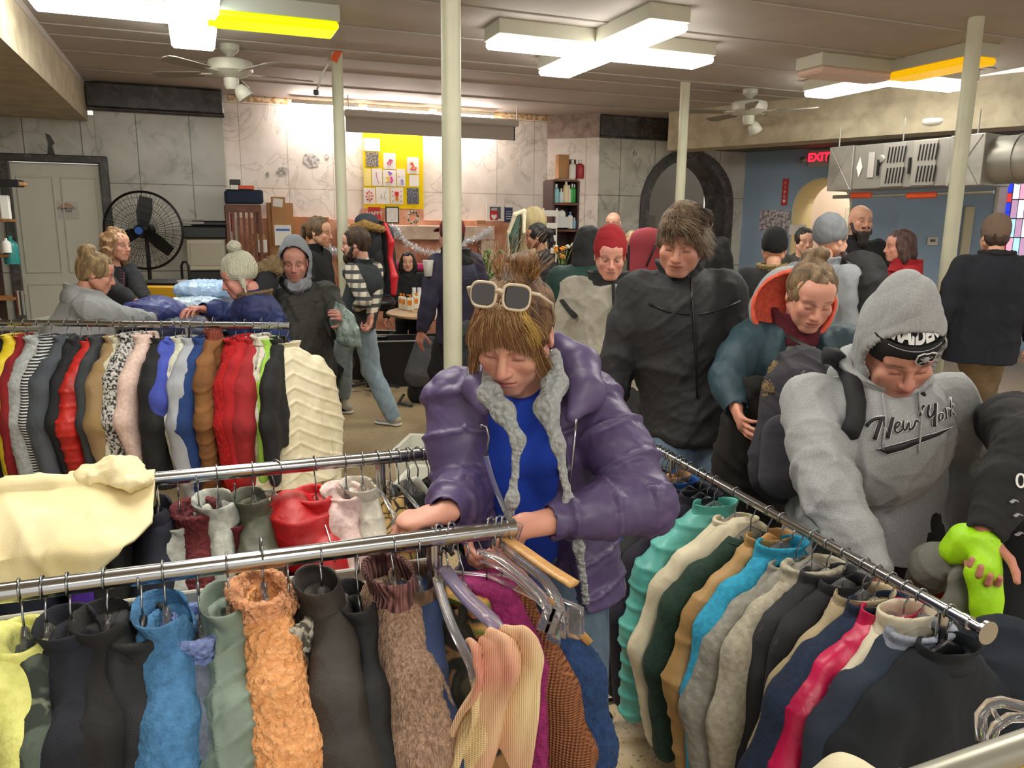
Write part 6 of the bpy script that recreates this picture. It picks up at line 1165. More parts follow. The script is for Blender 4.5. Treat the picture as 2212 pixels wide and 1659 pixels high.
co = np.array([v.co[:] for v in ht.data.vertices]); R_ = 0.098; x_ = (co[:, 0]+0.012)*0.86; y_ = co[:, 1]; zz_h = 0.112+y_*0.9; sh_ = np.sqrt(np.clip(1-((zz_h-0.045)/0.106)**2, 0.05, 1)); W_h = np.stack([0.0945*np.sin(x_/R_)*sh_, 0.02-0.1145*np.cos(x_/R_)*sh_+co[:, 2], zz_h], 1)
ht.data.vertices.foreach_set('co', tN(0, 0, 0).reshape(1, 3)*0+(NY['toH'](W_h)-NY['base']).astype(np.float32).ravel().reshape(-1, 3)) if False else ht.data.vertices.foreach_set('co', (NY['toH'](W_h)-NY['base']).astype(np.float32).ravel()); ht.data.update()
MB().tube([tN(0.0955*0.95*math.sin(q_), 0.016-0.0975*1.14*math.cos(q_), 0.088) for q_ in np.linspace(-0.75, 0.75, 16)], 0.0018, 6).build('silver_line', MATS['silver_thread'], NY['t'], True)
S = SDF(0.004, 0.012); cN = NY['toH']((0.03, -0.075, -0.125)); S.path([cN+V3(-.06, 0, .005), cN, cN+V3(.03, 0, .01)], [.018, .022, .02]); S.path([cN+V3(.02, -.01, 0), cN+V3(.045, -.02, -.02), cN+V3(.04, -.02, -.05)], [.012, .012, .006]); S.path([cN, cN+V3(.01, -.02, -.04)], [.012, .006]); v, fc = S.mesh(); mesh_obj('bandana', v-NY['base'], fc, bandm, NY['t'])
stripes_ = lambda P, name, m, pxs, r, off=0.006, flat=0.35: MB().tube([surf(P, *q, off)-P['base'] for q in pxs], r, 12, flat=flat, up=P['rt']).build(name, m, P['t'], True)
stripes_(NY, 'strap', MATS['cloth_black'], [(1778, 768), (1802, 770), (1825, 792), (1842, 830), (1850, 870), (1848, 905), (1836, 935)], 0.026, flat=1.0)
# drawstrings
for x, y0_, y1_ in ((1910, 850, 985), (1988, 845, 990)): MB().tube([surf(NY, x+3*math.sin(y/20), y, 0.004)-NY['base'] for y in range(y0_, y1_, 15)], 0.0035, 8).build('drawstring', M_hgrey, NY['t'], True)
# --- woman in the teal parka with maroon scarf
TW = person('smiling woman in a dark teal parka, hood with orange lining and maroon scarf', (1750, 640, 2.85), -4, 26, 4, 3, h=1.66, back=0.14, g=1.05, HR=(1590, 880, 2.7), ER=(1572, 815, 2.85), HL=(1830, 900, 2.8),
    skin='#d89c86', lips='#b8605c', brow='#7a5a44', sex='f', smile=1.0, age=1, hair='bun', hcol=('#9a8060', '#6e563e'), vol=0.9, strand=3500, open_eyes=False, top='parka', topm=CT('teal_dark', '#24404b', '#1b323c', kind='nylon', rough=.6), bulk=1.22, hem=0.72, quilt=0.0, amp=0.012, openf=(0.1, 0.7),
    shirt=CT('pale_grey_fleece', '#bcbcb6', '#a1a19b', kind='heather'), collar='scarf', colm=CT('maroon_scarf', '#6a1a2a', '#4d111d', kind='knit', bump=.6), legs=M_dark_tr, shoes=(SHB, SOLEW), vox=0.009, hv=0.0038, seed=31)
def hood_back(P, outer, inner, c, rot, s=1.0):
    S = SDF(0.007, 0.02); S.ell((0, 0, 0), (0.16, 0.09, 0.15)); S.ell((0, -0.045, 0.0), (0.14, 0.085, 0.13), sub=True, k=0.006); v, fc = S.mesh(); v = v+vnormals(v, fc)*wrinkle(v, .008, 20, 3)[:, None]; ins = v[fc].mean(1)
    inn = ((ins[:, 0]/0.14)**2+((ins[:, 1]+0.045)/0.085)**2+(ins[:, 2]/0.13)**2 < 1.25).astype(int); o = mesh_obj('hood', (v*s) @ np.array(rot).T+c-P['base'], fc, [outer, inner], P['t'], mi=inn); return o
hood_back(TW, M_hgrey, CT('coral_lining', '#ef6a52', '#d85640', kind='fleece'), PY(1712, 660, 2.92), rotm(z=-0.25) @ rotm(y=-0.35) @ rotm(x=0.1), 1.0)
# --- man in the black jacket and jeans
BM = person('large man in a black winter jacket and blue jeans looking down', (1473, 520, 3.1), -10, 22, -12, 5, h=1.8, back=0.1, sideo=0.1, shoulder=.15, g=1.1, skin='#cf9580', lips='#a25a52', brow='#4a382c', fat=1.12, age=1, hair='mop', hcol=('#86705a', '#5d4c3d'), vol=1.1, strand=5000, open_eyes=False,
    top='jacket', topm=CT('jacket_black', '#26262a', '#1b1b1e', kind='nylon', rough=.7), bulk=1.2, hem=0.84, amp=0.014, collar='wide', legs=CT('blue_jeans', '#64778e', '#4c5d72', kind='denim'), shoes=(SHB, SOLEW), slim=1.1, vox=0.009, hv=0.0038, seed=41, curlR=(0.8, 0.9, 0.6), curlL=(0.8, 0.9, 0.6))
for pts_ in ([(1492, 600), (1496, 660), (1500, 720), (1504, 790), (1506, 860)], [(1400, 655), (1440, 672), (1490, 680)], [(1510, 680), (1560, 668), (1600, 650)]): MB().tube([surf0(BM, *q_) for q_ in pts_], 0.004, 6).build('seam', M_hb, BM['t'], True)
# --- man in the red beanie
RM = person('older man in a red knit beanie and a grey and black winter coat', (1318, 553, 4.4), -2, 16, 0, 0, h=1.74, back=0.06, g=1.1, skin='#d09484', lips='#a86a64', brow='#7d6a5e', age=1, hat='beanie', hatm=CT('beanie_red', '#a81f2a', '#86141e', kind='knit', sc=1.5, bump=.5),
    top='coat', topm=CT('coat_stone', '#a49e91', '#8c877b', kind='nylon', rough=.7), bulk=1.25, hem=0.68, amp=0.015, collar='hooddown', colm=BLK, legs=M_dark_tr, shoes=(SHB, SOLEW), vox=0.01, hv=0.0042, seed=51)
def stripes(P, name, m, pxs, r, Yoff=0.006, flat=0.35):
    MB().tube([surf(P, *q, Yoff)-P['base'] for q in pxs], r, 10, flat=flat).build(name, m, P['t'], True)
stripes(RM, 'front_band', BLK, [(1325, 615), (1326, 640), (1327, 662), (1328, 690)], 0.03); stripes(RM, 'sleeve_band', BLK, [(1213, 648), (1228, 668), (1245, 685)], 0.028)
# --- vest man walking, ponytail woman, hooded man with the plastic bag, white pompom hat
VM = person('bearded man in a dark quilted vest over a plaid shirt, walking in light jeans', (768, 528, 6.6), -112, 6, 22, 0, h=1.78, back=-0.02, g=1.02, HR=(800, 690, 6.3), HL=(765, 668, 6.5), hdL=(-.2, .1, -1), hdR=(-.2, .1, -1), curlL=(.8, .9, .6), curlR=(.8, .9, .6), skin='#cf9a86', brow='#3a2a20', hair='tied', hcol=('#5a3d2a', '#3b281b'), beard=('#3a2618', 0.85), top='vest', topm=CT('vest_slate', '#33383c', '#25292c'), bulk=1.12, hem=0.84, sleeves=False,
    shirt=CT('plaid_cream', '#cdc2ae', '#3f4044', kind='plaid', sc=1.15), vest=True, legs=CT('pale_jeans', '#93a4ae', '#7c8d98', kind='denim'), shoes=(SHG, SOLEW), feet=((742, 868), (848, 897)), vox=0.01, hv=0.005, seed=61, collar='stand')
PT = person('woman with a ponytail and hoop earring in a black jacket', (690, 503, 6.9), 78, 6, 0, 0, h=1.74, g=0.95, skin='#cf9a7c', sex='f', brow='#4a3426', hair='pony', hcol=('#7a5c40', '#5a432e'), top='jacket', topm=CT('jet', '#1d1d20', '#141416'), bulk=1.15, hem=0.75, collar='wide', legs=M_dark_tr, shoes=(SHB, SOLEW), vox=0.011, hv=0.005, seed=62)
a = np.linspace(0, 2*math.pi, 17)[:-1]; MB().tube(np.array([PT['toH']((-0.088, 0.01+0.016*math.sin(q), -0.05+0.016*math.cos(q)))-PT['base'] for q in a]), 0.0018, 6, closed=True).build('earring', mat('gold', '#d9b36a', .2, metal=1), PT['t'], True)
GH = person('man in a grey hood and dark brown winter jacket carrying a clear plastic bag', (637, 568, 5.2), 14, 10, -4, 0, h=1.72, g=1.08, HL=(735, 690, 5.0), skin='#b98474', brow='#3a2a20', stub=.3, top='jacket', topm=CT('jacket_umber', '#33302b', '#24221e', kind='nylon', rough=.7), bulk=1.25, hem=0.62, hood=0.9, hoodm=CT('hood_grey', '#8b8e96', '#74777e', kind='heather'), collar='fur', colm=BLK, legs=M_dark_tr, shoes=(SHB, SOLEW), feet=((748, 862), (690, 880)), vox=0.01, hv=0.0045, seed=63, amp=.014)
WH = person('woman in a cream knit pompom hat and navy parka with a fur hood', (517, 600, 4.85), -72, 20, 6, 0, h=1.68, g=1.18, back=0.1, HR=(440, 668, 4.75), ER=(500, 675, 4.95), HL=(452, 690, 5.1), skin='#cf9184', sex='f', brow='#7a5a4a', hair=None, hat='pom', hatm=CT('hat_cream', '#d8d5c0', '#bdbaa5', kind='rib', sc=1.6, bump=.6),
    top='parka', topm=CT('parka_navy', '#26336a', '#1b2550', kind='nylon', rough=.65), bulk=1.3, hem=0.6, collar='fur', colm=CT('fur_tan', '#8a7350', '#4f3e2b', kind='fur'), legs=M_dark_tr, shoes=(SHB, SOLEW), vox=0.0095, hv=0.0042, seed=64, amp=.014, quilt=.16, qa=.01, curlR=(.4, .5, .3), pnR=(0, 0, -1))
GB = person('blonde woman with hair tied up in a grey hooded sweatshirt, seen from behind', (207, 592, 4.9), 128, 18, -12, 0, h=1.66, g=1.22, back=0.2, skin='#c98f76', sex='f', hair='bun', hcol=('#b79a6c', '#7d6445'), vol=1.3, strand=2500, top='hoodie', topm=M_hgrey, bulk=1.22, hem=0.8, collar='hooddown', colm=M_hgrey, legs=M_dark_tr, shoes=(SHB, SOLEW), vox=0.0095, hv=0.0045, seed=65, amp=.012, HL=(300, 690, 5.3), HR=(330, 690, 5.2))
BW = person('woman with wavy blonde hair in a black cardigan and plaid blouse behind the table', (252, 530, 6.2), 74, 4, 0, 0, h=1.68, g=1.02, skin='#d99f84', sex='f', hair='curly', hcol=('#c89c74', '#a0764f'), strand=2500, top='cardigan', topm=CT('cardigan_black', '#24242a', '#18181c'), bulk=1.05, hem=0.7, openf=(0.07, 0.7), shirt=CT('plaid_plum', '#2a1f28', '#7a4a58', kind='grid', sc=1.6), legs=M_dark_tr, shoes=(SHB, SOLEW), vox=0.011, hv=0.0045, seed=66, HL=(325, 665, 5.9), HR=(318, 672, 5.7))
# --- middle distance
FAR = dict(vox=0.013, hv=0.0062, hdv=0.0065, legs=M_dark_tr, shoes=(SHB, SOLEW))
person('seated woman with long dark hair in a black zip jacket behind the lotion table', (881, 566, 9.7), 6, 4, 0, 0, h=1.6, g=1.0, skin='#d9a890', sex='f', lips='#a84a48', hair='long', hcol=('#2c201c', '#1b1412'), top='jacket', topm=CT('track_black', '#1c1c20', '#131316'), bulk=1.2, hem=0.7, collar='scarf', colm=BLK, seed=70, seated=0.6, **FAR)
person('person in a dark red cap and plum coat, half hidden by the nearest post', (974, 508, 6.4), -145, 4, 10, 0, h=1.76, sideo=-.07, g=1.0, skin='#b98070', hair='short', hcol=('#3a3030', '#2a2222'), hat='cap', hatm=CT('cap_maroon', '#7a2028', '#5d151c'), top='coat', topm=CT('coat_plum', '#2e2a44', '#221f34', kind='nylon', rough=.7), bulk=1.15, hem=0.75, collar='hooddown', colm=BLK, seed=71, **FAR)
person('woman in black with dark braids seen in profile by the draped coats', (1158, 512, 8.0), -92, 4, 0, 0, h=1.72, g=1.0, skin='#a8745c', sex='f', hair='pony', hcol=('#201a1a', '#141010'), top='sweater', topm=CT('ink_sweater', '#1b1c22', '#131418'), bulk=1.15, hem=0.8, seed=72, **FAR)
person('person in a dark green jacket with a black hood, turned away behind the red beanie', (1272, 540, 5.9), 150, 14, 0, 0, h=1.7, g=1.2, back=.1, top='jacket', topm=CT('jacket_bottle', '#1d453f', '#15332f', kind='nylon', rough=.7), bulk=1.25, hem=0.75, hood=0.9, hoodm=BLK, seed=73, **FAR)
person('bald man whose head shows above the red beanie', (1324, 484, 8.6), -20, 4, 0, 0, h=1.72, g=1.0, skin='#cc9a84', top='shirt', topm=BLK, bulk=1.1, hem=0.9, seed=74, **FAR)
person('older person with fair hair between the red beanie and the black jacket', (1366, 528, 7.8), -8, 6, 0, 0, h=1.62, g=1.0, skin='#cf9a86', age=1, hair='bob', hcol=('#b9a27c', '#94805c'), top='jacket', topm=CT('khaki', '#5d5a48', '#4a4738'), bulk=1.15, hem=0.8, seed=75, **FAR)
person('dark haired man behind the shoulder of the large man in black', (1521, 482, 8.0), -30, 4, 0, 0, h=1.76, g=1.0, skin='#c49a86', hair='short', hcol=('#2a2422', '#1d1816'), beard=('#2a2220', .8), top='coat', topm=BLK, bulk=1.15, hem=0.7, seed=76, **FAR)
person('person facing away in a black beanie and parka with tan fur rim', (1672, 540, 5.5), 165, 6, 0, 0, h=1.64, g=1.1, hat='beanie', hatm=bandm, top='parka', topm=CT('parka_black', '#222226', '#18181b'), bulk=1.3, hem=0.65, collar='fur', colm=CT('fur_blond', '#a58d62', '#6c5738', kind='fur'), seed=77, **FAR)
person('smiling woman with dark hair tied back beside the lit doorway', (1737, 522, 7.4), 2, 6, 0, 0, h=1.62, g=1.0, skin='#d3a38a', sex='f', smile=1, hair='tied', hcol=('#221c1c', '#171313'), top='jacket', topm=CT('jacket_drab', '#4b4a42', '#3b3a33'), bulk=1.2, hem=0.75, seed=78, **FAR)
BP = person('person in a grey beanie and grey sweatshirt wearing a black backpack', (1795, 520, 4.9), 118, 6, 0, 0, h=1.74, g=1.12, hat='beanie', hatm=CT('beanie_grey', '#7b7e84', '#666970', kind='knit', sc=2, bump=.3), top='sweatshirt', topm=CT('sweat_grey', '#8d9096', '#777a80', kind='heather'), bulk=1.2, hem=0.85, seed=79, collar='hooddown', **FAR)
person('tall bald man with a long dark beard in a black and white track jacket', (1858, 478, 7.0), 4, 2, 0, 0, h=1.92, g=1.12, skin='#c9977f', brow='#33241c', beard=('#2b1d18', 1.25), top='jacket', topm=CT('track_bw', '#1b1c20', '#131417'), bulk=1.15, hem=0.9, seed=80, collar='stand', **FAR)
person('woman with straight brown hair in a red sweater, seen from the side', (1943, 533, 6.2), -98, 4, 0, 0, h=1.66, g=1.02, skin='#c98f78', sex='f', hair='long', hcol=('#5d4038', '#432d27'), top='sweater', topm=CT('sweater_red', '#b01c26', '#8f141d'), bulk=1.12, hem=0.9, seed=81, collar='hooddown', **FAR)
CB = person('person in a tan knit hat and long black coat with a fur collar, facing away', (2148, 512, 5.9), 172, 6, 0, 0, h=1.78, g=1.2, hat='beanie', hatm=CT('hat_tan', '#8d7566', '#75604f', kind='knit', sc=1.5, bump=.6), hair='short', hcol=('#5a4238', '#43302a'), top='coat', topm=CT('coat_ink', '#1b1f2a', '#13161f'), bulk=1.28, hem=0.72, collar='fur', colm=CT('fur_black', '#28242a', '#151217', kind='fur'), seed=82, vox=0.011, hv=0.0055, hdv=0.006, legs=CT('khaki_trousers', '#8a765c', '#705e48'), shoes=(SHB, SOLEW), slim=1.1, feet=((2150, 930), (2110, 925)))
# --- person at the right edge reaching in
RE = person('person in a black printed sweatshirt at the right edge, holding a neon yellow garment', (2400, 790, 1.95), -30, 25, 0, 0, h=1.7, g=1.15, back=.12, HR=(2128, 1150, 1.74), ER=(2215, 965, 1.9), skin='#c08470', hair='long', hcol=('#2c211d', '#1d1512'), top='sweatshirt', topm=CT('sweat_black', '#1f1f22', '#161618'), bulk=1.2, hem=0.7, legs=M_dark_tr, shoes=(SHB, SOLEW), vox=0.008, hv=0.005, hdv=0.0045, curlR=(.8, 1.0, .7), hdR=(-.1, -.1, -1), pnR=(-.2, -.5, 0), seed=90, amp=.012)
# fur ruff and dark hood lying behind the head of the woman in the cream hat
S = SDF(.009, .03); S.path([PY(548, 628, 4.95), PY(562, 590, 5.0), PY(590, 572, 5.05), PY(602, 586, 5.0)], [.05, .055, .05, .03]); v, fc = S.mesh(); v = v+vnormals(v, fc)*RNG.normal(size=(len(v), 1))*.005; mesh_obj('fur_trim', v-WH['base'], fc, MATS['cloth_fur_tan'], WH['t'])
S = SDF(.01, .03); S.cone(PY(545, 660, 4.9), PY(570, 610, 5.0), .1, .09); v, fc = S.mesh(); mesh_obj('hood', v-WH['base'], fc, BLK, WH['t'])
# ================================================================ THINGS IN THE ROOM
def T_(mb, name, m, label, cat, loc=None, rz=0.0, smooth=False, group=None): return tag(mb.build(name, m, None, smooth, loc=loc, rz=rz), label, cat, group)
def up(px, py, Y): return PY(px, py, Y)
# ---- pedestal fan
pf = PY(310, 498, 9.0); t = thing('pedestal_fan', 'large black pedestal fan with a blue hub badge against the left marble wall', 'fan', (pf[0], pf[1], 0), 0.1); zf = pf[2]; Rf = 0.43
c = MB()
for rr in (0.12, 0.2, 0.28, 0.36): a = np.linspace(0, 2*math.pi, 49)[:-1]; c.tube([(rr*math.cos(q), -0.1-0.03*math.cos(rr*3), zf+rr*math.sin(q)) for q in a], 0.0022, 5, closed=True)
for k in range(72): q = 2*math.pi*k/72; c.tube([(0.05*math.cos(q), -0.13, zf+0.05*math.sin(q)), (0.25*math.cos(q+.1), -0.12, zf+0.25*math.sin(q+.1)), (Rf*math.cos(q+.15), -0.02, zf+Rf*math.sin(q+.15))], 0.0016, 4)
c.build('guard', M_blackm, t)
a = np.linspace(0, 2*math.pi, 65)[:-1]; MB().tube([(Rf*math.cos(q), 0, zf+Rf*math.sin(q)) for q in a], 0.014, 8, closed=True).build('rim', M_blackm, t, True)
c = MB()
for k in range(48): q = 2*math.pi*k/48; c.tube([(0.06*math.cos(q), 0.1, zf+0.06*math.sin(q)), (Rf*math.cos(q), 0.0, zf+Rf*math.sin(q))], 0.002, 4)
c.build('rear_guard', M_blackm, t)
for k, q in enumerate((1.45, 1.45+2.09, 1.45+4.19)):
    R = rotm(y=-q) @ rotm(x=0.35); MB().poly([(0.04, -0.05), (0.2, -0.09), (0.37, -0.085), (0.385, 0.05), (0.2, 0.08), (0.04, 0.05)], (0, -0.02, zf), R @ V3(1, 0, 0), R @ V3(0, 0, 1), 0.006).build('blade', M_black, t)
MB().cyl((0, -0.14, zf), (0, 0.0, zf), 0.06, n=24).cyl((0, 0.0, zf), (0, 0.2, zf), 0.09, 0.07, n=24).build('motor', M_blackm, t, 'auto'); MB().cyl((0, -0.152, zf), (0, -0.135, zf), 0.042, n=24).build('badge', mat('badge_blue', '#3b62b8', .4), t, 'auto')
MB().cyl((0, 0.08, 0.03), (0, 0.08, zf), 0.022, n=14).build('pole', M_blackm, t, 'auto'); MB().lathe([(0.28, 0), (0.28, 0.02), (0.05, 0.05), (0.03, 0.09)], c=(0, 0.08, 0)).build('base', M_blackm, t, 'auto')
# ---- printer on a dark cabinet
pp = PY(441, 560, 9.6); X0 = RW(*PD(441, 560, 10.8)); X0 = RW(PD(441, 560, 10.8)[0], 10.8)
def rw_at(px, py, d): a, z = PD(px, py, d); return RW(a, d), z
def spanz(px, y0, y1, d): return PD(px, y0, d)[1], PD(px, y1, d)[1]
zt_, zm = spanz(441, 515, 575, 10.8); zl = PD(441, 603, 10.8)[1]; a0 = PD(405, 560, 10.8)[0]; a1 = PD(487, 560, 10.8)[0]; wp = a1-a0
t = thing('photocopier', 'beige office copier with a black document feeder on top', 'copier', RW((a0+a1)/2, 10.85), RA)
MB().box((0, 0, (zt_+zl+0.12)/2), (wp, 0.45, zt_-zl-0.12), bev=0.015).build('cabinet', mat('copier_beige', '#b9b2a0', .5), t); MB().box((0, -0.23, (zt_+zl+.12)/2), (wp*0.85, 0.012, (zt_-zl-.12)*0.7), bev=0.004).build('panel_door', mat('copier_beige2', '#aba491', .5), t)
MB().box((0, 0, zl-0.1), (wp*1.02, 0.46, 0.42), bev=0.01).build('paper_drawer', M_black, t); zz1 = PD(441, 488, 10.8)[1]
MB().box((0.0, -0.02, (zt_+zz1)/2), (wp*1.15, 0.5, (zz1-zt_)), bev=0.02).build('scanner', M_black, t); MB().box((0.06, -0.02, zz1+0.03), (wp*0.95, 0.42, 0.07), bev=0.02).build('document_feeder', M_black, t); MB().box((-wp*0.28, -0.16, zz1+0.05), (wp*0.55, 0.2, 0.03), rot=rotm(x=0.2), bev=0.01).build('control_panel', mat('panel_grey', '#a9a8a0', .4), t)
zc = PD(441, 650, 10.8)[1]
t = thing('low_cabinet', 'brown cabinet under the office copier', 'cabinet', RW((a0+a1)/2+0.05, 10.8), RA); hh = max(zl-0.33, .3); MB().box((0, 0, hh/2), (wp*1.6, 0.5, hh), bev=0.01).build('case', M_wood, t); MB().box((0.1, -0.255, hh*0.5), (0.4, 0.015, hh*0.8), bev=0.004).build('door', M_shelfw, t)
# ---- bookshelf at the far left edge
b0 = PY(0, 560, 7.0); t = thing('bookshelf', 'tan wooden bookshelf at the left edge with cleaning and office items', 'shelf', (b0[0]-0.02, 7.0, 0), 0.25)
MB().box((-0.08, -0.15, 1.0), (0.025, 0.36, 2.0)).build('side_panel', M_shelfw, t); MB().box((-0.25, 0.0, 1.0), (0.55, 0.02, 2.0)).build('back_panel', M_dwood, t) 
for z in (0.35, 0.7, 1.05, 1.42, 1.72, 2.02): MB().box((0.06 if z < 2 else 0.02, -0.13, z), (0.24 if z < 2 else 0.38, 0.3, 0.022)).build('shelf', M_shelfw if z < 2 else M_dwood, t)
def sitem(px, py, w, h, m, lb, cat, nm, Y=6.85, round_=False):
    p = PY(px, py, Y); b = MB()
    if round_: b.lathe([(w/2, 0), (w/2, h*0.6), (w*0.42, h*0.75), (w*0.15, h*0.85), (w*0.15, h)])
    else: b.box((0, 0, h/2), (w, w*0.7, h), bev=0.006)
    return T_(b, nm, m, lb, cat, (p[0], p[1], p[2]-h/2), 0.25, 'auto' if round_ else False)
sitem(12, 448, 0.07, 0.2, M_paper, 'white and black packet on the second shelf of the bookshelf', 'packet', 'packet'); sitem(24, 540, 0.12, 0.24, mat('teal_bottle', '#1f7f7c', .35), 'teal detergent bottle on the bookshelf', 'bottle', 'detergent_bottle', round_=True); sitem(14, 530, 0.07, 0.12, M_paper, 'white spray cap beside the teal bottle', 'bottle', 'spray_bottle', Y=6.75, round_=True)
for i, (x, c) in enumerate(((33, '#2d2b30'), (38, '#6a3a33'), (42, '#c9b99a'), (46, '#3b3f4a'), (50, '#8e8a84'))): sitem(x, 655, 0.022, 0.22, mat('book%d' % i, c, .7), ['black', 'brown', 'cream', 'slate', 'grey'][i]+' book spine on the low shelf of the bookshelf', 'book', 'book')
sitem(18, 396, 0.2, 0.06, M_black, 'black device lying on top of the bookshelf', 'device', 'device'); sitem(40, 398, 0.12, 0.03, M_card, 'small cardboard tray on top of the bookshelf', 'box', 'tray')
# ---- sorting table with clothes
pt = PY(380, 690, 5.5); zt2 = pt[2]-0.02; t = thing('sorting_table', 'long folding table heaped with donated clothes behind the far left rack', 'table', (pt[0]-0.1, 5.6, 0), 0.0)
MB().box((0, 0, zt2-0.02), (2.0, 0.75, 0.04), bev=0.01).build('tabletop', mat('table_grey', '#9b988f', .5), t)
for sx in (-0.9, 0.9):
    for sy in (-0.3, 0.3): MB().cyl((sx, sy, 0), (sx, sy, zt2-0.03), 0.015, n=10).build('leg', M_galv, t, 'auto')
def heap(name, label, m, c, r, seed, amp=0.02, cat='clothes', fr=18, vox=0.009):
    S = SDF(vox, 0.05); R = np.random.RandomState(seed); S.ell((0, 0, 0), (r[0], r[1], r[2]))
    for _ in range(5): S.ell((R.uniform(-.6, .6)*r[0], R.uniform(-.5, .5)*r[1], R.uniform(0, .4)*r[2]), (r[0]*.5, r[1]*.55, r[2]*.55))
    v, f = S.mesh(); v = v+vnormals(v, f)*(wrinkle(v, amp*.35, fr*.6, seed)+crease(v, amp*.7, fr, seed)+crease(v, amp*.35, fr*2.2, seed+1))[:, None]; o = mesh_obj(name, v, f, m); o.location = c; return tag(o, label, cat)
heap('folded_jacket', 'violet blue nylon jacket heaped on the sorting table', CT('viol', '#3f4788', '#333a72', kind='nylon', rough=.45), (PY(335, 672, 5.4)), (0.22, 0.2, 0.09), 3)
heap('folded_jacket', 'dark navy jacket spread on the sorting table edge', CT('navy2', '#272b48', '#1d2038', kind='nylon', rough=.5), PY(380, 715, 5.3), (0.42, 0.2, 0.09), 4)
pbag = mat('blue_plastic', '#8fb2de', 0.18, 'nylon', 1.5, col2='#c4d8ef', bump=1.0)
heap('wrapped_blanket', 'light blue blanket wrapped in shiny plastic on the sorting table', pbag, PY(447, 628, 5.9), (0.24, 0.18, 0.07), 5, .016, 'blanket', 26); heap('wrapped_blanket', 'lower plastic wrapped bundle under the light blue one', mat('blue_plastic2', '#a9c4dd', 0.18, 'nylon', 1.5, col2='#dfe8ee', bump=1.0), PY(430, 658, 5.75), (0.2, 0.16, 0.05), 6, .016, 'bundle', 26)
py_ = PY(362, 635, 6.6); t = thing('storage_tote', 'yellow plastic tote with a black lid behind the blonde woman', 'tote', (py_[0], py_[1], 0), 0.0); MB().box((0, 0, py_[2]), (0.36, 0.3, 0.16), bev=0.015).box((0, 0, py_[2]/2-.05), (0.34, 0.28, py_[2]-0.1)).build('bin', mat('yellow_tote', '#c9981e', .5), t); MB().box((0, 0, py_[2]+0.1), (0.3, 0.26, 0.04), bev=0.018).build('lid', M_black, t)
pk = PY(393, 590, 8.6); T_(MB().tube([(0, 0, -pk[2]+.01), (0, 0, 0.08), (0.02, 0, 0.12), (0.06, 0, 0.12), (0.08, 0, 0.08), (0.08, 0, -pk[2]+.01)], 0.014, 10), 'cart_handle', M_blackm, 'black tubular cart handle beside the office copier', 'cart', (pk[0], pk[1], pk[2]), 0, True)
# ---- alcove: crib end, boxes, board, mantel
def alc(px, py, d=11.3): a, z = PD(px, py, d); return a, z
def flat(name, m, px0, py0, px1, py1, d, label, cat, group=None, th=0.012, parent=None, tilt=0.0):
    a0, z0 = PD(px0, py0, d); a1, z1 = PD(px1, py1, d); w = a1-a0; h = z0-z1; o = MB().box((0, 0, 0), (w, th, h), bev=0.001).build(name, m, parent, loc=RW((a0+a1)/2, d, (z0+z1)/2) if parent is None else None, rz=RA if parent is None else 0)
    if tilt: o.rotation_euler[1] = tilt
    return (tag(o, label, cat, group) if label else o), w, h
ca, cz = alc(497, 560, 10.6); cb_, cz2 = alc(560, 443, 10.6); t = thing('slatted_stand', 'reddish wooden slatted stand with a dark blue cushion on top', 'stand', RW((ca+cb_)/2, 10.6), RA); w = cb_-ca; zt3 = alc(530, 443, 10.6)[1]
for s in (-1, 1): 
    for y in (0, 0.4): MB().box((s*w/2, y, zt3/2), (0.04, 0.04, zt3)).build('corner_post', M_wood, t)
MB().box((0, 0, zt3-0.04), (w, 0.035, 0.09)).box((0, 0.4, zt3-0.04), (w, 0.035, 0.09)).build('top_rail', M_wood, t); MB().box((0, 0, 0.5), (w, 0.035, 0.06)).build('bottom_rail', M_wood, t)
for k in range(5): MB().box((-w/2+w*(k+1)/6, 0, (zt3+0.5)/2), (0.032, 0.02, zt3-0.55)).build('slat', M_wood, t)
zc0 = alc(530, 410, 10.6)[1]; MB().box((0.02, 0.15, (zt3+zc0)/2+.01), (w*1.15, 0.5, zc0-zt3-0.02), bev=0.02).build('cushion', mat('navy_cushion', '#232d44', .9), t)
o, _, _ = flat('tray', M_oran, 515, 401, 548, 409, 10.55, 'orange tray on top of the dark blue cushion', 'tray', th=0.2); flat('tray', M_paper, 497, 400, 514, 410, 10.55, 'white tray on the dark blue cushion', 'tray', th=0.2); flat('storage_case', M_black, 496, 388, 519, 400, 10.56, 'black case stacked on the white tray', 'case', th=0.2)
flat('cardboard_sheet', M_card, 585, 425, 620, 530, 11.2, 'tall flattened cardboard box leaning in the alcove', 'cardboard', th=0.04); flat('cardboard_box', M_card, 576, 438, 640, 640, 11.32, 'big cardboard box standing behind the tall flattened one', 'box', th=0.2); flat('shipping_label', M_paper, 589, 429, 611, 447, 11.17, 'white shipping label stuck on the flattened cardboard', 'label', th=0.004, tilt=0.12)
flat('paper_bag', M_paper, 592, 486, 630, 530, 10.9, 'white printed bag hanging in front of the cardboard', 'bag', th=0.06); flat('print_band', mat('blue_print', '#4a6fc0', .6), 596, 494, 626, 499, 10.865, 'blue printed arc on the white bag', 'print', th=0.004); flat('cardboard_box', M_card, 546, 505, 572, 522, 10.9, 'small cardboard box right of the slatted stand', 'box', th=0.2); flat('plastic_tub', M_paper, 556, 518, 577, 545, 10.8, 'white printed tub under the small cardboard box', 'tub', th=0.12); flat('red_carton', M_red, 497, 460, 506, 500, 11.0, 'red carton seen through the slats', 'carton', th=0.1)
flat('mounting_board', mat('oak_panel', '#b87a48', .5), 620, 468, 712, 530, 11.38, 'orange wooden panel leaning behind the ponytail woman', 'panel', th=0.03)
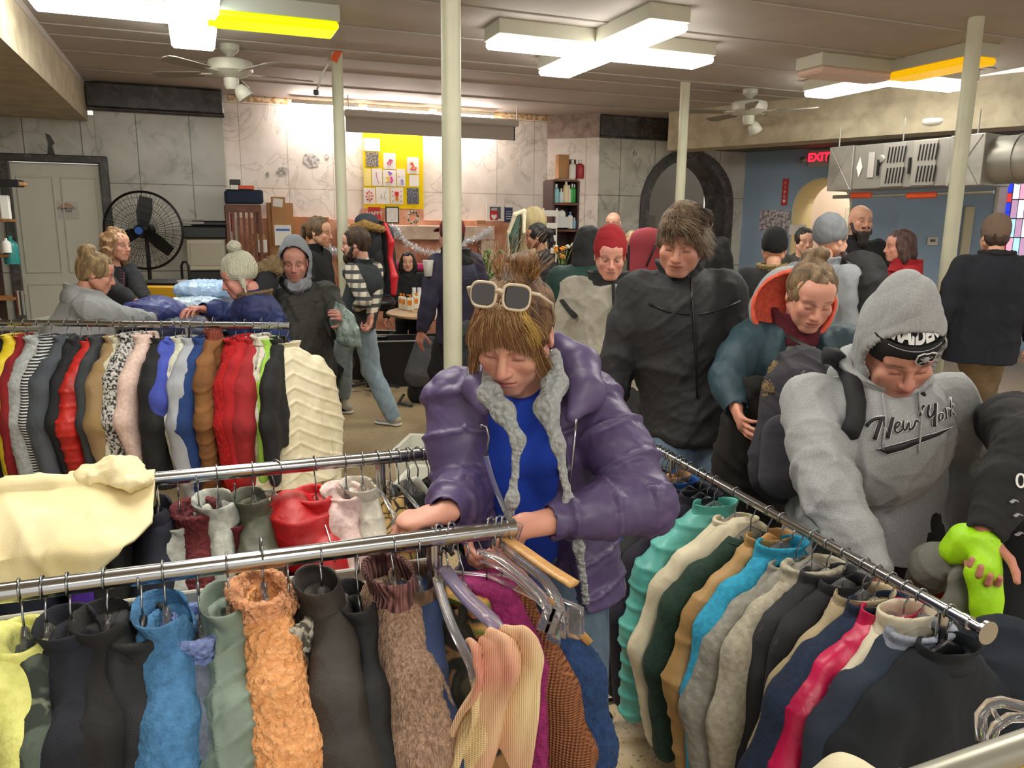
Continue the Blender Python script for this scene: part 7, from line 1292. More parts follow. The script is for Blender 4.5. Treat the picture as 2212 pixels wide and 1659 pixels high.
yb, yw, yh = flat('bulletin_board', mat('board_yellow', '#efd400', .85), 783, 287, 915, 452, 11.46, 'bright yellow paper board pinned with children drawings', 'board', th=0.03)
DR = [(785, 298, 821, 327, 'p', 'blank white sheet at the top left of the yellow board'), (790, 328, 818, 361, 'k', 'dark chalk drawing at the left of the yellow board'), (828, 330, 855, 366, 'm', 'sheet with pink loops near the middle of the yellow board'), (879, 339, 905, 376, 'o', 'sheet with coral splashes at the right of the yellow board'), (803, 364, 826, 402, 'f', 'sheet with a thin pink figure'), (827, 367, 856, 403, 'w', 'sheet with violet, yellow and pink swirl'), (857, 365, 876, 403, 'j', 'sheet with a violet jar and dots'), (786, 364, 802, 402, 'y', 'pale yellow note at the left edge of the board'), (884, 378, 905, 403, 'p', 'blank note under the coral splashes'), (785, 406, 811, 441, 'r', 'sheet with ring of red leaves'), (812, 404, 842, 441, 'g', 'cream sheet with faint green strokes'), (843, 405, 871, 441, 'e', 'sheet with a red and orange oval'), (879, 406, 905, 441, 'k2', 'grey drawing at the lower right of the yellow board')]
for (x0, y0, x1, y1, k, lb) in DR:
    base = {'k': mat('chalk', '#4a4644', .8, 'speck', 3, col2='#a39c94'), 'k2': mat('chalk2', '#7d828c', .8, 'speck', 3, col2='#3a3e4a'), 'y': mat('note_yellow', '#f4e28a', .8)}.get(k, M_paper)
    o, w, h = flat('drawing', base, x0, y0, x1, y1, 11.435, lb, 'drawing', 'drawings on the yellow board', th=0.004)
    def blot(pts, c, r): 
        b = MB(); b.tube([(x*w, -0.004, z*h) for x, z in pts], r, 6, closed=False); b.build('crayon_mark', mat('crayon_'+c, c, .8), o)
    if k == 'm': blot([(-.2, -.15), (0, .1), (.05, -.2), (-.2, -.15)], '#d8407c', .008); blot([(.0, .1), (.25, .05), (.15, -.1), (0, .05)], '#d8407c', .008)
    if k == 'o': blot([(-.25, .1), (-.05, .15), (.05, -.05), (-.2, -.2), (.2, -.25), (.25, -.1)], '#e0573a', .014)
    if k == 'f': blot([(-.1, .3), (.0, .2), (-.05, .05), (.05, -.1), (.15, -.35)], '#cf7fb0', .005)
    if k == 'w': blot([(-.1, .4), (.15, .3), (0, .2)], '#8f5fc8', .012); blot([(-.2, .1), (-.1, -.1), (-.25, -.25)], '#e8c13a', .016); blot([(.1, .1), (.2, -.1), (.05, -.25)], '#d8509a', .018)
    if k == 'j': blot([(0, -.1), (.2, -.1), (.2, -.4), (0, -.4), (0, -.1)], '#7f6fd0', .005); blot([(-.3, .1), (-.28, .08)], '#c22a2c', .01)
    if k == 'r': 
        for q in range(8): blot([(.32*math.cos(q*.785), .34*math.sin(q*.785)), (.2*math.cos(q*.785+.2), .22*math.sin(q*.785+.2))], '#cc2f26', .009)
        blot([(-.03, -.05), (.03, .03)], '#e08a2a', .016)
    if k == 'g': blot([(.2, .25), (.1, 0), (.2, -.2)], '#8aa06a', .004); blot([(-.15, .1), (-.1, -.15)], '#9a8a5a', .004)
    if k == 'e': blot([(0, .25), (0, .0)], '#cc2f26', .03); blot([(0, -.05), (0, -.3)], '#e88a2a', .022); [blot([(s_*.35, z_), (s_*.33, z_-.05)], '#b9302a', .008) for s_ in (-1, 1) for z_ in (.3, 0, -.3)]
# pale recess behind the mantel and the fireplace
za = PD(900, 487, 11.3)[1]; a0, a1 = PD(735, 500, 11.3)[0], PD(1062, 500, 11.3)[0]
struct(rb(MB().box(((a0+a1)/2, 11.33, za-0.1), (a1-a0, 0.34, 0.2), bev=0.01), 'trim_mantel', M_mant)); struct(rb(MB().box((a1-0.09, 11.36, za/2-.1), (0.2, 0.28, za-.2)).box((a0+0.1, 11.36, za/2-.1), (0.2, 0.28, za-.2)), 'trim_mantel_legs', M_mant)); struct(rb(MB().box(((a0+a1)/2, 11.43, za/2-.1), (a1-a0-.4, 0.1, za-.2)), 'trim_fireplace_front', mat('pink_lighter', '#d39a80', .35, 'marble', 2.5, col2='#b06f55', bump=0)))
struct(rb(MB().box((PD(850, 470, 11.42)[0], 11.47, (PD(850, 452, 11.4)[1]+za)/2), (PD(915, 470, 11.4)[0]-PD(783, 470, 11.4)[0], 0.1, PD(850, 452, 11.4)[1]-za)), 'trim_mantel_block', M_pink))
fo, w, h = flat('picture_frame', M_black, 832, 446, 862, 483, 11.25, 'black framed line drawing standing on the mantel', 'picture', th=0.02); MB().box((0, -0.012, 0), (w*.82, 0.004, h*.84)).build('print', M_paper, fo); a = np.linspace(0, 2*math.pi, 25)[:-1]; MB().tube([(w*.24*math.cos(q), -.016, h*.3*math.sin(q)) for q in a], .002, 5, closed=True).build('drawn_oval', M_galv, fo)
wa, wz = PD(892, 470, 11.2); t = thing('wreath', 'small silver and white wreath standing on the mantel', 'wreath', RW(wa, 11.2, wz), RA); R_ = np.random.RandomState(3); b = MB(); g2 = MB()
for k in range(70): q = R_.rand()*6.28; rr = .06+R_.rand()*.035; p = (rr*math.cos(q), R_.uniform(-.03, .02), rr*math.sin(q)); (b if k % 2 else g2).ball(p, R_.uniform(.009, .016), 6)
b.build('ornaments', mat('silver_white', '#dad9d4', .35), t, True); g2.build('greenery', mat('grey_green', '#5b6a58', .8), t, True)
ho, w, h = flat('holiday_sign', M_red, 795, 447, 822, 475, 11.25, 'red holiday sign on the mantel behind the hooded coat', 'sign', th=0.02); text_obj('lettering', 'HAPPY', h*.42, M_paper, ho, (0, -.012, 0), (math.pi/2, 0, 0), bold=.001)
def tinsel(pxs, d, label):
    P = []; 
    for i in range(len(pxs)-1):
        for u in np.linspace(0, 1, 12, endpoint=False):
            x = pxs[i][0]*(1-u)+pxs[i+1][0]*u; y = pxs[i][1]*(1-u)+pxs[i+1][1]*u+4*u*(1-u)*pxs[i][2]; a_, z_ = PD(x, y, d); P.append(RW(a_, d, z_))
    P = np.array(P); c = P.mean(0); R_ = np.random.RandomState(5); V = []; F_ = []
    for k in range(3600):
        i = R_.randint(len(P)); dr = unit(R_.normal(size=3)); p = P[i]-c+R_.normal(size=3)*.012; sd = unit(np.cross(dr, R_.normal(size=3)))*.0035; n = len(V); V += [p-sd, p+sd, p+dr*.055+sd, p+dr*.055-sd]; F_.append((n, n+1, n+2, n+3))
    o = MB().add(V, F_).build('tinsel_garland', mat('tinsel', '#eceef2', .25, metal=.4), None, loc=c); tag(o, label, 'garland', kind='stuff')
tinsel([(705, 530, 6), (740, 545, 0), (745, 500, 10), (833, 505, -6), (852, 495, 0), (862, 508, 14), (955, 545, 6), (1010, 520, 6), (1062, 492, 0)], 11.05, 'silver tinsel garland swagged along the mantel')
so, w, h = flat('defibrillator_sign', M_paper, 1050, 441, 1088, 478, 11.45, 'white framed sign with a red defibrillator cabinet and heart', 'sign', th=0.02); MB().box((0, -.012, .0), (w*.62, .004, h*.7)).build('photo_area', mat('sign_grey', '#5a5c66', .6), so); MB().box((-.02, -.016, -.04), (w*.42, .004, h*.55)).build('red_case', M_red, so); MB().poly([(0, -.05), (.045, .0), (.04, .03), (.02, .035), (0, .02), (-.02, .035), (-.04, .03), (-.045, 0)], (-.02, -.019, -.06), (1, 0, 0), (0, 0, 1), .001).build('heart', M_paper, so); text_obj('lettering', 'AED', .05, M_paper, so, (-.02, -.02, .05), (math.pi/2, 0, 0), bold=.001)
po, w, h = flat('wall_poster', mat('poster_navy', '#2b3a66', .6), 1090, 446, 1107, 480, 11.46, 'narrow navy poster beside the red cabinet sign', 'poster', th=0.008); MB().box((0, -.006, .13), (w*.9, .003, .05)).build('photo_band', M_paper, po); [MB().box((0, -.006, .04-.035*k), (w*.7, .003, .008)).build('text_line', M_paper, po) for k in range(4)]
flat('book', M_card, 1028, 476, 1047, 485, 11.2, 'closed tan box lying on the right end of the mantel', 'box', th=.1)
# potted plant by the mantel
pp_ = PY(1048, 600, 9.6); t = thing('potted_plant', 'green leafy plant beside the right end of the mantel', 'plant', (pp_[0], pp_[1], 0), 0); MB().lathe([(.11, 0), (.14, .25), (.15, .26), (.13, .24)], c=(0, 0, pp_[2]-.42)).build('pot', mat('pot', '#7a7268', .7), t, 'auto'); MB().cyl((0, 0, 0), (0, 0, pp_[2]-.42), .15, n=16).build('stand', M_dwood, t, 'auto')
R_ = np.random.RandomState(8)
for k in range(16):
    q = R_.rand()*6.28; tl = R_.uniform(.25, .55); l = R_.uniform(.1, .3); z0 = pp_[2]-.2; P = [(0, 0, z0), (math.cos(q)*l*.4, math.sin(q)*l*.4, z0+tl*.7), (math.cos(q)*l, math.sin(q)*l, z0+tl), (math.cos(q)*l*1.6, math.sin(q)*l*1.6, z0+tl*.85)]; MB().tube(P, [.004, .022, .028, .002], 8, flat=.15, up=(0, 0, 1)).build('leaf', mat('leaf_green', '#4f7f3f', .5, 'speck', 1, col2='#7fa85c'), t, True)
# ---- dark bookcase with bottles on the right
sd0 = 10.4; sa0, szt = PD(1196, 390, sd0); sa1 = PD(1250, 390, sd0)[0]; t = thing('bookcase', 'dark brown bookcase of bottles and baskets beside the rose marble pier', 'shelf', RW((sa0+sa1)/2, sd0+.16), RA); w = sa1-sa0
for s in (-1, 1): MB().box((s*w/2, 0, szt/2), (.03, .34, szt)).build('side_panel', M_dwood, t)
MB().box((0, .16, szt/2), (w, .015, szt)).build('back_panel', M_dwood, t)
for k, py in enumerate((390, 441, 498)): MB().box((0, 0, PD(1225, py, sd0)[1]), (w, .33, .03)).build('shelf', M_wood, t)
for k, z in enumerate((1.05, .6, .15)): MB().box((0, 0, z), (w, .33, .025)).build('shelf', M_wood, t)
def bottle(px, pyb, d, w, h, m, label, cap=None, grp=None, nm='bottle', pump=False, box=False):
    a, z = PD(px, pyb, d); t = thing(nm, label, 'bottle', RW(a, d, z), RA, grp)
    if box: MB().box((0, 0, h*.4), (w, w*.55, h*.8), bev=w*.15).build('flask', m, t)
    else: MB().lathe([(w/2*.9, 0), (w/2, .01), (w/2, h*.68), (w*.4, h*.76), (w*.16, h*.82)], n=16).build('flask', m, t, 'auto')
    c = MB()
    if pump: c.cyl((0, 0, h*.78), (0, 0, h*.9), w*.2, n=12).box((-w*.12, 0, h*.95), (w*.55, w*.22, h*.07), bev=.003)
    else: c.cyl((0, 0, h*.8), (0, 0, h), w*.2, n=12)
    c.build('cap', cap or M_paper, t, 'auto'); return t
gB = 'bottles on the dark bookcase'
for px, w_, h_, c, lb in ((1201, .085, .26, '#8fcbd0', 'aqua bottle, first on the upper shelf'), (1212, .07, .2, '#d4e2e8', 'small pale bottle beside the aqua one'), (1222, .09, .32, '#e8d7b0', 'tall cream bottle with a peach cap'), (1229, .06, .25, '#e4e1d8', 'slim white bottle beside the tall cream one'), (1235, .05, .27, '#34b04a', 'green bottle on the upper shelf'), (1240, .05, .26, '#2aa040', 'second green bottle at the end of the upper shelf')): bottle(px, 438, sd0+.05, w_, h_, mat('bt'+c[1:], c, .35), lb, grp=gB)
o, w2_, h2_ = flat('basket', mat('basket_white', '#cfd0cf', .5), 1198, 468, 1224, 492, sd0, 'white plastic basket of wipes on the middle shelf', 'basket', th=.22); [heap('wipes_packet', 'crumpled white packet '+l_+' in the white basket', M_paper, RW(PD(x_, 464, sd0)[0], sd0+.05, PD(x_, 464, sd0)[1]), (.05, .05, .05), 3, .008, 'packet', 40, .008) for x_, l_ in ((1205, 'leaning at one end'), (1216, 'standing highest'))]
bottle(1231, 494, sd0+.02, .08, .24, M_paper, 'white spray bottle beside the white basket', grp=gB, cap=mat('trigger_blue', '#5f8fc8', .4)); bottle(1240, 494, sd0+.05, .06, .16, mat('btbl', '#9ac0e0', .3), 'short blue bottle at the end of the middle shelf', grp=gB)
flat('cardboard_box', M_card, 1204, 334, 1225, 386, sd0+.1, 'tall tan cardboard box on top of the dark bookcase', 'box', th=.12); flat('picture_frame', M_dwood, 1224, 344, 1243, 386, sd0+.18, 'dark frame leaning behind the bottles on the bookcase', 'picture', th=.02); bottle(1236, 386, sd0+.0, .1, .26, M_paper, 'white jug with a clear top on the bookcase', grp='bottles on top of the dark bookcase'); bottle(1252, 386, sd0+.02, .13, .26, mat('bt_red', '#a8303a', .4), 'red canister on top of the dark bookcase', grp='bottles on top of the dark bookcase', cap=mat('clearcap', '#cfc8c8', .3)); flat('brush_handle', M_shelfw, 1243, 354, 1246, 389, sd0+.1, 'thin wooden handle standing at the end of the bookcase top', 'brush', th=.02)
# wire rack and clutter in front of the bookcase
pw = RW(PD(1180, 520, 10.2)[0], 10.2); t = thing('file_rack', 'white plastic drawer rack beside the dark bookcase', 'rack', pw, RA); zr = PD(1180, 450, 10.2)[1]
for k in range(4): MB().box((0, 0, zr-.1-.17*k), (.2, .25, .02), bev=.005).box((0, -.12, zr-.06-.17*k), (.2, .01, .06)).build('drawer', M_paper, t)
MB().cyl((-.1, -.12, 0), (-.1, -.12, zr), .01, n=8).cyl((.1, -.12, 0), (.1, -.12, zr), .01, n=8).cyl((0, .12, 0), (0, .12, zr), .01, n=8).build('rack_frame', M_paper, t)
pc_ = PY(1218, 545, 9.4); t = thing('supply_table', 'cluttered table with orange silk flowers in front of the dark bookcase', 'table', (pc_[0], pc_[1], 0), RA); zs_ = PY(1218, 590, 9.4)[2]; MB().box((0, 0, zs_-.02), (.9, .6, .04)).build('tabletop', mat('table_top', '#c7a582', .5), t); [MB().cyl((sx, sy, 0), (sx, sy, zs_-.03), .02, n=10).build('leg', M_galv, t) for sx in (-.4, .4) for sy in (-.25, .25)]
t = thing('flower_bunch', 'bunch of orange silk flowers on the cluttered table', 'flowers', (pc_[0]-.02, pc_[1]-.1, zs_)); R_ = np.random.RandomState(4)
for k in range(9):
    p = V3(R_.uniform(-.13, .13), R_.uniform(-.08, .08), R_.uniform(.18, .34)); MB().tube([(0, 0, 0), p*.6, p], .003, 5).build('stem', MATS['leaf_green'], t); c = MB(); [c.ball(p+unit(R_.normal(size=3))*.02, (.016, .016, .01), 6) for _ in range(9)]; c.build('blossom', mat('petal', '#e0952a', .7) if k % 3 else mat('petal_white', '#e3dfc8', .7), t, True)
for x_, c_, l_ in ((1192, '#e4e4e0', 'white pump bottle on the cluttered table'), (1246, '#dcdce0', 'white spray bottle tilted on the cluttered table')): pb_ = bottle(x_, 588, 9.2, .06, .2, mat('btt'+c_[1:], c_, .4), l_, pump=True, nm='pump_bottle'); pb_.location = (pc_[0]+(-.2 if x_ < 1200 else .22), pc_[1]-.18, zs_)
heap('cable_pile', 'tangle of black cords and bags on the cluttered table', M_black, (pc_[0]-.15, pc_[1]-.1, zs_+.05), (.2, .12, .06), 9, .02, 'cables', 40, .01)
# coat hung over a chair
pg = PY(1152, 520, 8.5); t = thing('draped_coat', 'cream coat with green lining draped over a tall chair back', 'coat', (pg[0], pg[1]+.25, 0), 0)
zz_ = PY(1150, 452, 8.7)[2]; S = SDF(.012, .04); S.ell((0, 0, zz_-.12), (.14, .08, .12)).cone((0, 0, zz_-.1), (0, .02, zz_-.7), .13, .2, flat=.5, n=(0, 1, 0)); v, f = S.mesh(); v = v+vnormals(v, f)*wrinkle(v, .02, 14, 3, (1, 1, .3))[:, None]; mesh_obj('shell', v, f, CT('coat_cream', '#b9a882', '#9c8c66'), t)
S = SDF(.01, .02); S.path([(-.17, -.08, zz_-.08), (-.21, -.1, zz_-.3), (-.2, -.08, zz_-.62)], [.04, .055, .04]); v, f = S.mesh(); mesh_obj('lining', v, f, mat('lining_green', '#3b5044', .8), t); S = SDF(.01, .02); S.path([(-.1, -.1, zz_-.02), (-.2, -.12, zz_-.06), (-.26, -.1, zz_-.25), (-.25, -.08, zz_-.65)], [.025]*4).path([(-.1, -.1, zz_-.03), (-.1, -.14, zz_-.25)], [.025, .02]); v, f = S.mesh(); mesh_obj('sherpa_edge', v, f, CT('edge_cream', '#e0d6bc', '#c4b99b', kind='sherpa'), t); MB().box((0, .06, zz_/2-.1), (.4, .04, zz_-.2)).build('chair_back', M_dwood, t)
# gaming chair with hooded coat
pg = PY(818, 540, 8.2); t = thing('racing_chair', 'black and red racing style office chair beside the mantel', 'chair', (pg[0], pg[1], 0), -.25); zt4 = PY(812, 480, 8.2)[2]
S = SDF(.009, .03); S.ell((0, 0, zt4-.1), (.14, .06, .1)).cone((0, 0, zt4-.15), (0, 0, zt4-.7), .17, .22, flat=.3, n=(0, 1, 0)).ell((0, -.25, zt4-.8), (.26, .27, .07)); v, f = S.mesh(); mesh_obj('seat_shell', v, f, M_black, t)
for s in (-1, 1): S = SDF(.008, .02); S.path([(s*.1, -.05, zt4-.02), (s*.17, -.07, zt4-.2), (s*.15, -.06, zt4-.36), (s*.2, -.08, zt4-.55), (s*.19, -.08, zt4-.72)], [.022, .035, .025, .04, .03]); v, f = S.mesh(); mesh_obj('side_bolster', v, f, mat('chair_red', '#c9232f', .45), t)
MB().cyl((0, -.2, .1), (0, -.2, zt4-.85), .03, n=14).build('gas_column', M_black, t); [MB().tube([(0, -.2, .1), (.28*math.cos(q), -.2+.28*math.sin(q), .06)], .018, 8).build('foot', M_black, t) for q in np.arange(5)*1.2566]
pg = PY(792, 482, 8.05); t = thing('hooded_coat', 'dark coat with a tan fur rimmed hood hanging over the racing chair', 'coat', pg); S = SDF(.01, .03); S.ell((0, 0, .02), (.12, .09, .08)); v, f = S.mesh(); mesh_obj('hood', v, f, mat('hood_slate', '#3b3f4a', .9), t); S = SDF(.01, .03); S.path([(-.14, -.05, -.05), (0, -.1, -.02), (.16, -.05, -.06)], [.035, .045, .035]); v, f = S.mesh(); v = v+vnormals(v, f)*RNG.normal(size=(len(v), 1))*.006; mesh_obj('fur_trim', v, f, CT('fur_gold', '#b08a50', '#7d5c30', kind='fur'), t); S = SDF(.012, .04); S.cone((0, .0, -.06), (-.02, .02, -.5), .14, .18, flat=.6, n=(0, 1, 0)); v, f = S.mesh(); v = v+vnormals(v, f)*wrinkle(v, .02, 14, 3)[:, None]; mesh_obj('shell', v, f, MATS['cloth_black'], t)
# ---- round table with lotion bottles
pt2 = PZ(950, 672, .76); t = thing('round_table', 'round beige table carrying the lotion bottles left of the nearest post', 'table', (pt2[0], pt2[1], 0)); zT = .76
MB().lathe([(.58, zT-.04), (.6, zT-.03), (.6, zT-.01), (.585, zT)], n=48).build('tabletop', mat('table_beige', '#c9a983', .45, 'speck', 1, col2='#bd9c76'), t, 'auto'); MB().cyl((0, 0, .05), (0, 0, zT-.04), .04, n=16).build('column', M_black, t, 'auto'); [MB().tube([(0, 0, .08), (.35*math.cos(q), .35*math.sin(q), .03)], .02, 8).build('foot', M_black, t) for q in (0.5, 2.07, 3.64, 5.2)]
gL = 'lotion bottles on the round table'; LC = mat('lotion_cream', '#e8e2d2', .35); LW = mat('lotion_white', '#e2e4e8', .3); OC = mat('cap_orange', '#e08420', .4); LB = mat('label_blue', '#2f4f9a', .5)
for px, py, w_, h_, m_, cap, pump, bx, lb, lc in ((866, 668, .055, .19, LC, OC, 1, 1, 'cream lotion bottle with orange pump, first on the table edge', OC), (873, 670, .055, .19, LC, OC, 1, 1, 'cream lotion bottle with orange pump, second from the table edge', OC), (886, 672, .08, .19, LC, OC, 1, 1, 'widest cream lotion bottle with orange pump and orange label', OC), (900, 668, .07, .19, LC, OC, 1, 1, 'cream lotion bottle with orange pump behind the white ones', OC), (895, 655, .06, .22, LC, LW, 0, 0, 'tall cream bottle with flat cap at the back of the table', None), (906, 653, .06, .22, LC, LW, 0, 0, 'second tall cream bottle with flat cap at the back', None), (914, 677, .055, .2, LW, LW, 0, 0, 'white bottle with a blue label, left of its twin', LB), (922, 678, .055, .2, LW, LW, 0, 0, 'white bottle with a blue label in the front row', LB), (924, 658, .06, .22, mat('lotion_pink', '#b9867a', .4), M_black, 1, 0, 'dusty pink bottle with a black pump', None), (937, 681, .045, .13, mat('lotion_aqua', '#b9d8d8', .3), LW, 0, 0, 'short aqua bottle at the front of the table', None), (946, 681, .04, .13, LW, LW, 0, 0, 'short white bottle beside the aqua one', None), (941, 664, .06, .2, LW, LW, 0, 0, 'white ridged bottle near the post', LB), (948, 666, .055, .2, LW, LW, 1, 0, 'white pump bottle nearest the post', LB)):
    p = PZ(px, max(py, 661), zT); t = thing('lotion_bottle', lb, 'bottle', p, 0, gL); (MB().box((0, 0, h_*.4), (w_, w_*.6, h_*.8), bev=w_*.15) if bx else MB().lathe([(w_/2*.9, 0), (w_/2, .01), (w_/2, h_*.7), (w_*.3, h_*.8)], n=16)).build('flask', m_, t, 'auto' if not bx else False)
    c = MB(); (c.cyl((0, 0, h_*.78), (0, 0, h_*.92), w_*.17, n=12).box((-w_*.15, 0, h_*.95), (w_*.6, w_*.2, h_*.06), bev=.002) if pump else c.cyl((0, 0, h_*.78), (0, 0, h_), w_*.42, n=14)); c.build('cap', cap, t, 'auto')
    if lc: MB().box((0, -w_*(.31 if bx else .5), h_*.5), (w_*.6, .002, h_*.28)).build('label_patch', lc, t)
pcup = PY(925, 580, 6.15); T_(MB().lathe([(.03, 0), (.042, .12), (.044, .125), (.04, .12)], n=20), 'paper_cup', M_paper, 'white paper cup held by the person in the plum coat', 'cup', pcup-V3(0, 0, .06), 0, True)
# pink cloth on a table behind
pz_ = PY(890, 578, 10.1); heap('pink_cloth', 'bright pink cloth on the table behind the seated woman', CT('pink_cloth', '#d83a78', '#b52a60'), pz_, (.28, .15, .05), 12, .015)
t = thing('side_table', 'table behind the seated woman with a pink cloth', 'table', (pz_[0], pz_[1], 0)); MB().box((0, 0, pz_[2]-.07), (1.6, .5, .04)).build('tabletop', M_galv, t); [MB().cyl((s_*.75, 0, 0), (s_*.75, 0, pz_[2]-.08), .02, n=10).build('leg', M_galv, t) for s_ in (-1, 1)]
# ---- black bins, backpack, white bins
def bin_(px, py, Y, w, d_, h, m, label, cat='bin', rim=None, rz=0.2, nm='storage_bin', taper=.86):
    p = PY(px, py, Y); t = thing(nm, label, cat, (p[0], p[1], 0), rz); V = []
    for (sc, z, ins) in ((taper, 0.0, 0), (1, h, 0), (1, h, .012), (taper, .012, .012)): V += [(sx*(w/2*sc-ins), sy*(d_/2*sc-ins), z) for sx, sy in ((-1, -1), (1, -1), (1, 1), (-1, 1))]
    f = [(0, 3, 2, 1)]+[(k*4+i, k*4+(i+1) % 4, (k+1)*4+(i+1) % 4, (k+1)*4+i) for k in range(3) for i in range(4)]+[(12, 13, 14, 15)]; MB().add(V, f).build('tub', m, t)
    if rim: MB().tube([(-w/2, -d_/2, h), (w/2, -d_/2, h), (w/2, d_/2, h), (-w/2, d_/2, h)], .009, 8, closed=True).build('rim', rim, t)
    return t
bin_(868, 800, 8.45, .9, .5, .5, M_black, 'large black bin with a grey rim under the lotion table', rim=M_galv); bin_(790, 800, 8.8, .6, .5, .5, M_black, 'black bin behind the walking man', rim=M_galv, rz=-.1); bin_(1015, 790, 8.2, .6, .5, .5, M_black, 'black bin behind the nearest post', rim=M_galv, rz=.1)
WB = mat('bin_white', '#d3d1c6', .5); b1 = bin_(955, 940, 4.5, .5, .36, .42, WB, 'upper white plastic tub beside the nearest post', rim=WB, rz=-.15, nm='plastic_tub'); b2 = bin_(965, 960, 4.05, .5, .36, .36, WB, 'lower white plastic tub on casters beside the nearest post', rim=WB, rz=-.15, nm='plastic_tub'); MB().box((-.22, -.19, .3), (.03, .02, .08), bev=.004).build('latch', mat('latch_blue', '#3d4b8a', .5), b2); MB().box((-.24, -.1, .34), (.02, .05, .03), bev=.004).build('latch', mat('latch_purple', '#6b2b6a', .5), b1)
pb = PZ(920, 868, .0); t = thing('duffel_pile', 'black and grey backpack standing on the floor before the bins', 'backpack', (pb[0], pb[1], 0)); S = SDF(.012, .05); S.cone((0, 0, .1), (.05, 0, .5), .17, .15, flat=.7, n=(0, 1, 0)).cone((.25, .05, .1), (.22, .05, .5), .17, .15); v, f = S.mesh(); v = v+vnormals(v, f)*wrinkle(v, .02, 14, 8)[:, None]; v[:, 2] = np.maximum(v[:, 2], .005); mesh_obj('bag_body', v, f, MATS['cloth_black'], t); S = SDF(.01, .03); S.cone((0, -.1, .56), (-.06, -.15, .3), .1, .13, flat=.35, n=(0, 1, .2)); v, f = S.mesh(); mesh_obj('flap', v, f, CT('bag_grey', '#5a5a5e', '#48484c'), t); MB().tube([(-.2, -.12, .1), (-.24, -.2, .03), (-.1, -.25, .02)], .02, 8, flat=.4).build('strap', M_black, t, True)
# ---- plastic bag held by the hooded man
gp = [PY(727, 655, 5.0), PY(738, 690, 4.98), PY(752, 722, 4.96), PY(780, 748, 4.95)]; S = SDF(.008, .03); S.path(gp, [.02, .07, .08, .012], flat=.5, n=(0, 1, 0)); v, f = S.mesh(); v = v+vnormals(v, f)*wrinkle(v, .012, 35, 8)[:, None]; c = v.mean(0); o = mesh_obj('plastic_bag', v-c, f, mat('bag_film', '#8fa09a', .12, 'nylon', 2, col2='#5c6a66', bump=1.0)); o.location = c; tag(o, 'clear plastic bag of clothes carried past the walking man', 'bag')
# ---- items on the blue wall
def onw(name, m, px, py, w, h, th, label, cat, z=0): x, z_ = on_wall(px, py, 0); p = C0+wdir*x+wn*(th/2+.002); o = MB().box((0, 0, 0), (w, th, h), bev=min(.01, th*.3)).build(name, m, None, loc=(p[0], p[1], z_), rz=WANG); return tag(o, label, cat)
e = onw('extinguisher_sign', M_red, 1696, 415, .1, .42, .01, 'narrow red arrow sign on the blue wall', 'sign'); 
for i, ch in enumerate('FIRE'): text_obj('lettering', ch, .07, M_paper, e, (0, -.008, .14-.07*i), (math.pi/2, 0, 0))
MB().poly([(-.03, 0), (.03, 0), (0, -.06)], (0, -.007, -.12), (1, 0, 0), (0, 0, 1), .002).build('arrow', M_paper, e)
g_ = onw('photo_collage', mat('collage', '#c9c6ca', .7, 'speck', 1.2, col2='#8a7a80'), 1674, 476, .52, .34, .008, 'small collage of photos taped to the blue wall', 'poster')
ex = onw('exit_sign', mat('sign_housing', '#a9a7a2', .5), 1772, 342, .34, .26, .06, 'glowing red exit sign with twin emergency lamps', 'sign'); text_obj('lettering', 'EXIT', .17, mat('exit_red', '#ff1830', .4, emit=3.0), ex, (0, -.035, .01), (math.pi/2, 0, 0), bold=.004)
for s in (-1, 1): MB().lathe([(.03, 0), (.05, .05), (.05, .06)], c=(s*.21, -.06, -.02), rot=rotm(x=math.pi/2), n=16).build('lamp_head', M_galv, ex, True)
onw('notice', M_paper, 1723, 496, .28, .16, .006, 'white notice inside the lit doorway', 'notice')
def onw2(name, m, px, py, w, h, th, label, cat): x, z_ = w2(px, py); nn = np.array([w2d[1], -w2d[0]]); p = pe+w2d*x+nn*(th/2+.002); o = MB().box((0, 0, 0), (w, th, h), bev=min(.01, th*.3)).build(name, m, None, loc=(p[0], p[1], z_), rz=WA2); return tag(o, label, cat)
th_ = onw2('thermostat', M_wtrim, 2014, 521, .14, .12, .03, 'white thermostat on the blue wall beside the red sweater', 'thermostat'); MB().box((0, -.017, .01), (.07, .004, .04)).build('display', mat('lcd', '#4a4f4a', .4), th_)
onw2('electrical_panel', mat('panel_cream', '#c9c2a4', .5), 2085, 515, .12, .9, .08, 'tall cream conduit box on the blue wall behind the right post', 'panel')
onw2('wall_board', mat('pinboard', '#b3a79c', .8), 1905, 450, .9, .75, .02, 'pale board on the wall behind the bearded man', 'board') if False else None
# ---- ductwork hanging below the soffit
dc = 9.4; A_ = PY(1822, 365, 10.3); Bq = PY(2150, 365, 8.7); du = unit(V3(Bq[0]-A_[0], Bq[1]-A_[1], 0)); LL = np.linalg.norm((Bq-A_)[:2]); zt5, zb5 = PY(1850, 318, 10.1)[2], PY(1850, 413, 10.1)[2]; dm = (A_+Bq)/2; t = thing('air_handler', 'galvanised air handling unit and square ducts hanging from the ceiling', 'duct', (dm[0], dm[1], 0), math.atan2(du[1], du[0])); zc5 = (zt5+zb5)/2; hz5 = zt5-zb5
MB().box((-LL*.41, 0, zc5), (LL*.18, .6, hz5), bev=.005).build('square_duct', M_galv, t); MB().box((0, 0, zc5), (LL*.64, .55, hz5*.98), bev=.01).build('cabinet', mat('unit_grey', '#8f8b86', .5, metal=.2), t); MB().box((LL*.41, 0, zc5), (LL*.2, .6, hz5*1.0), bev=.005).build('square_duct', M_galv, t)
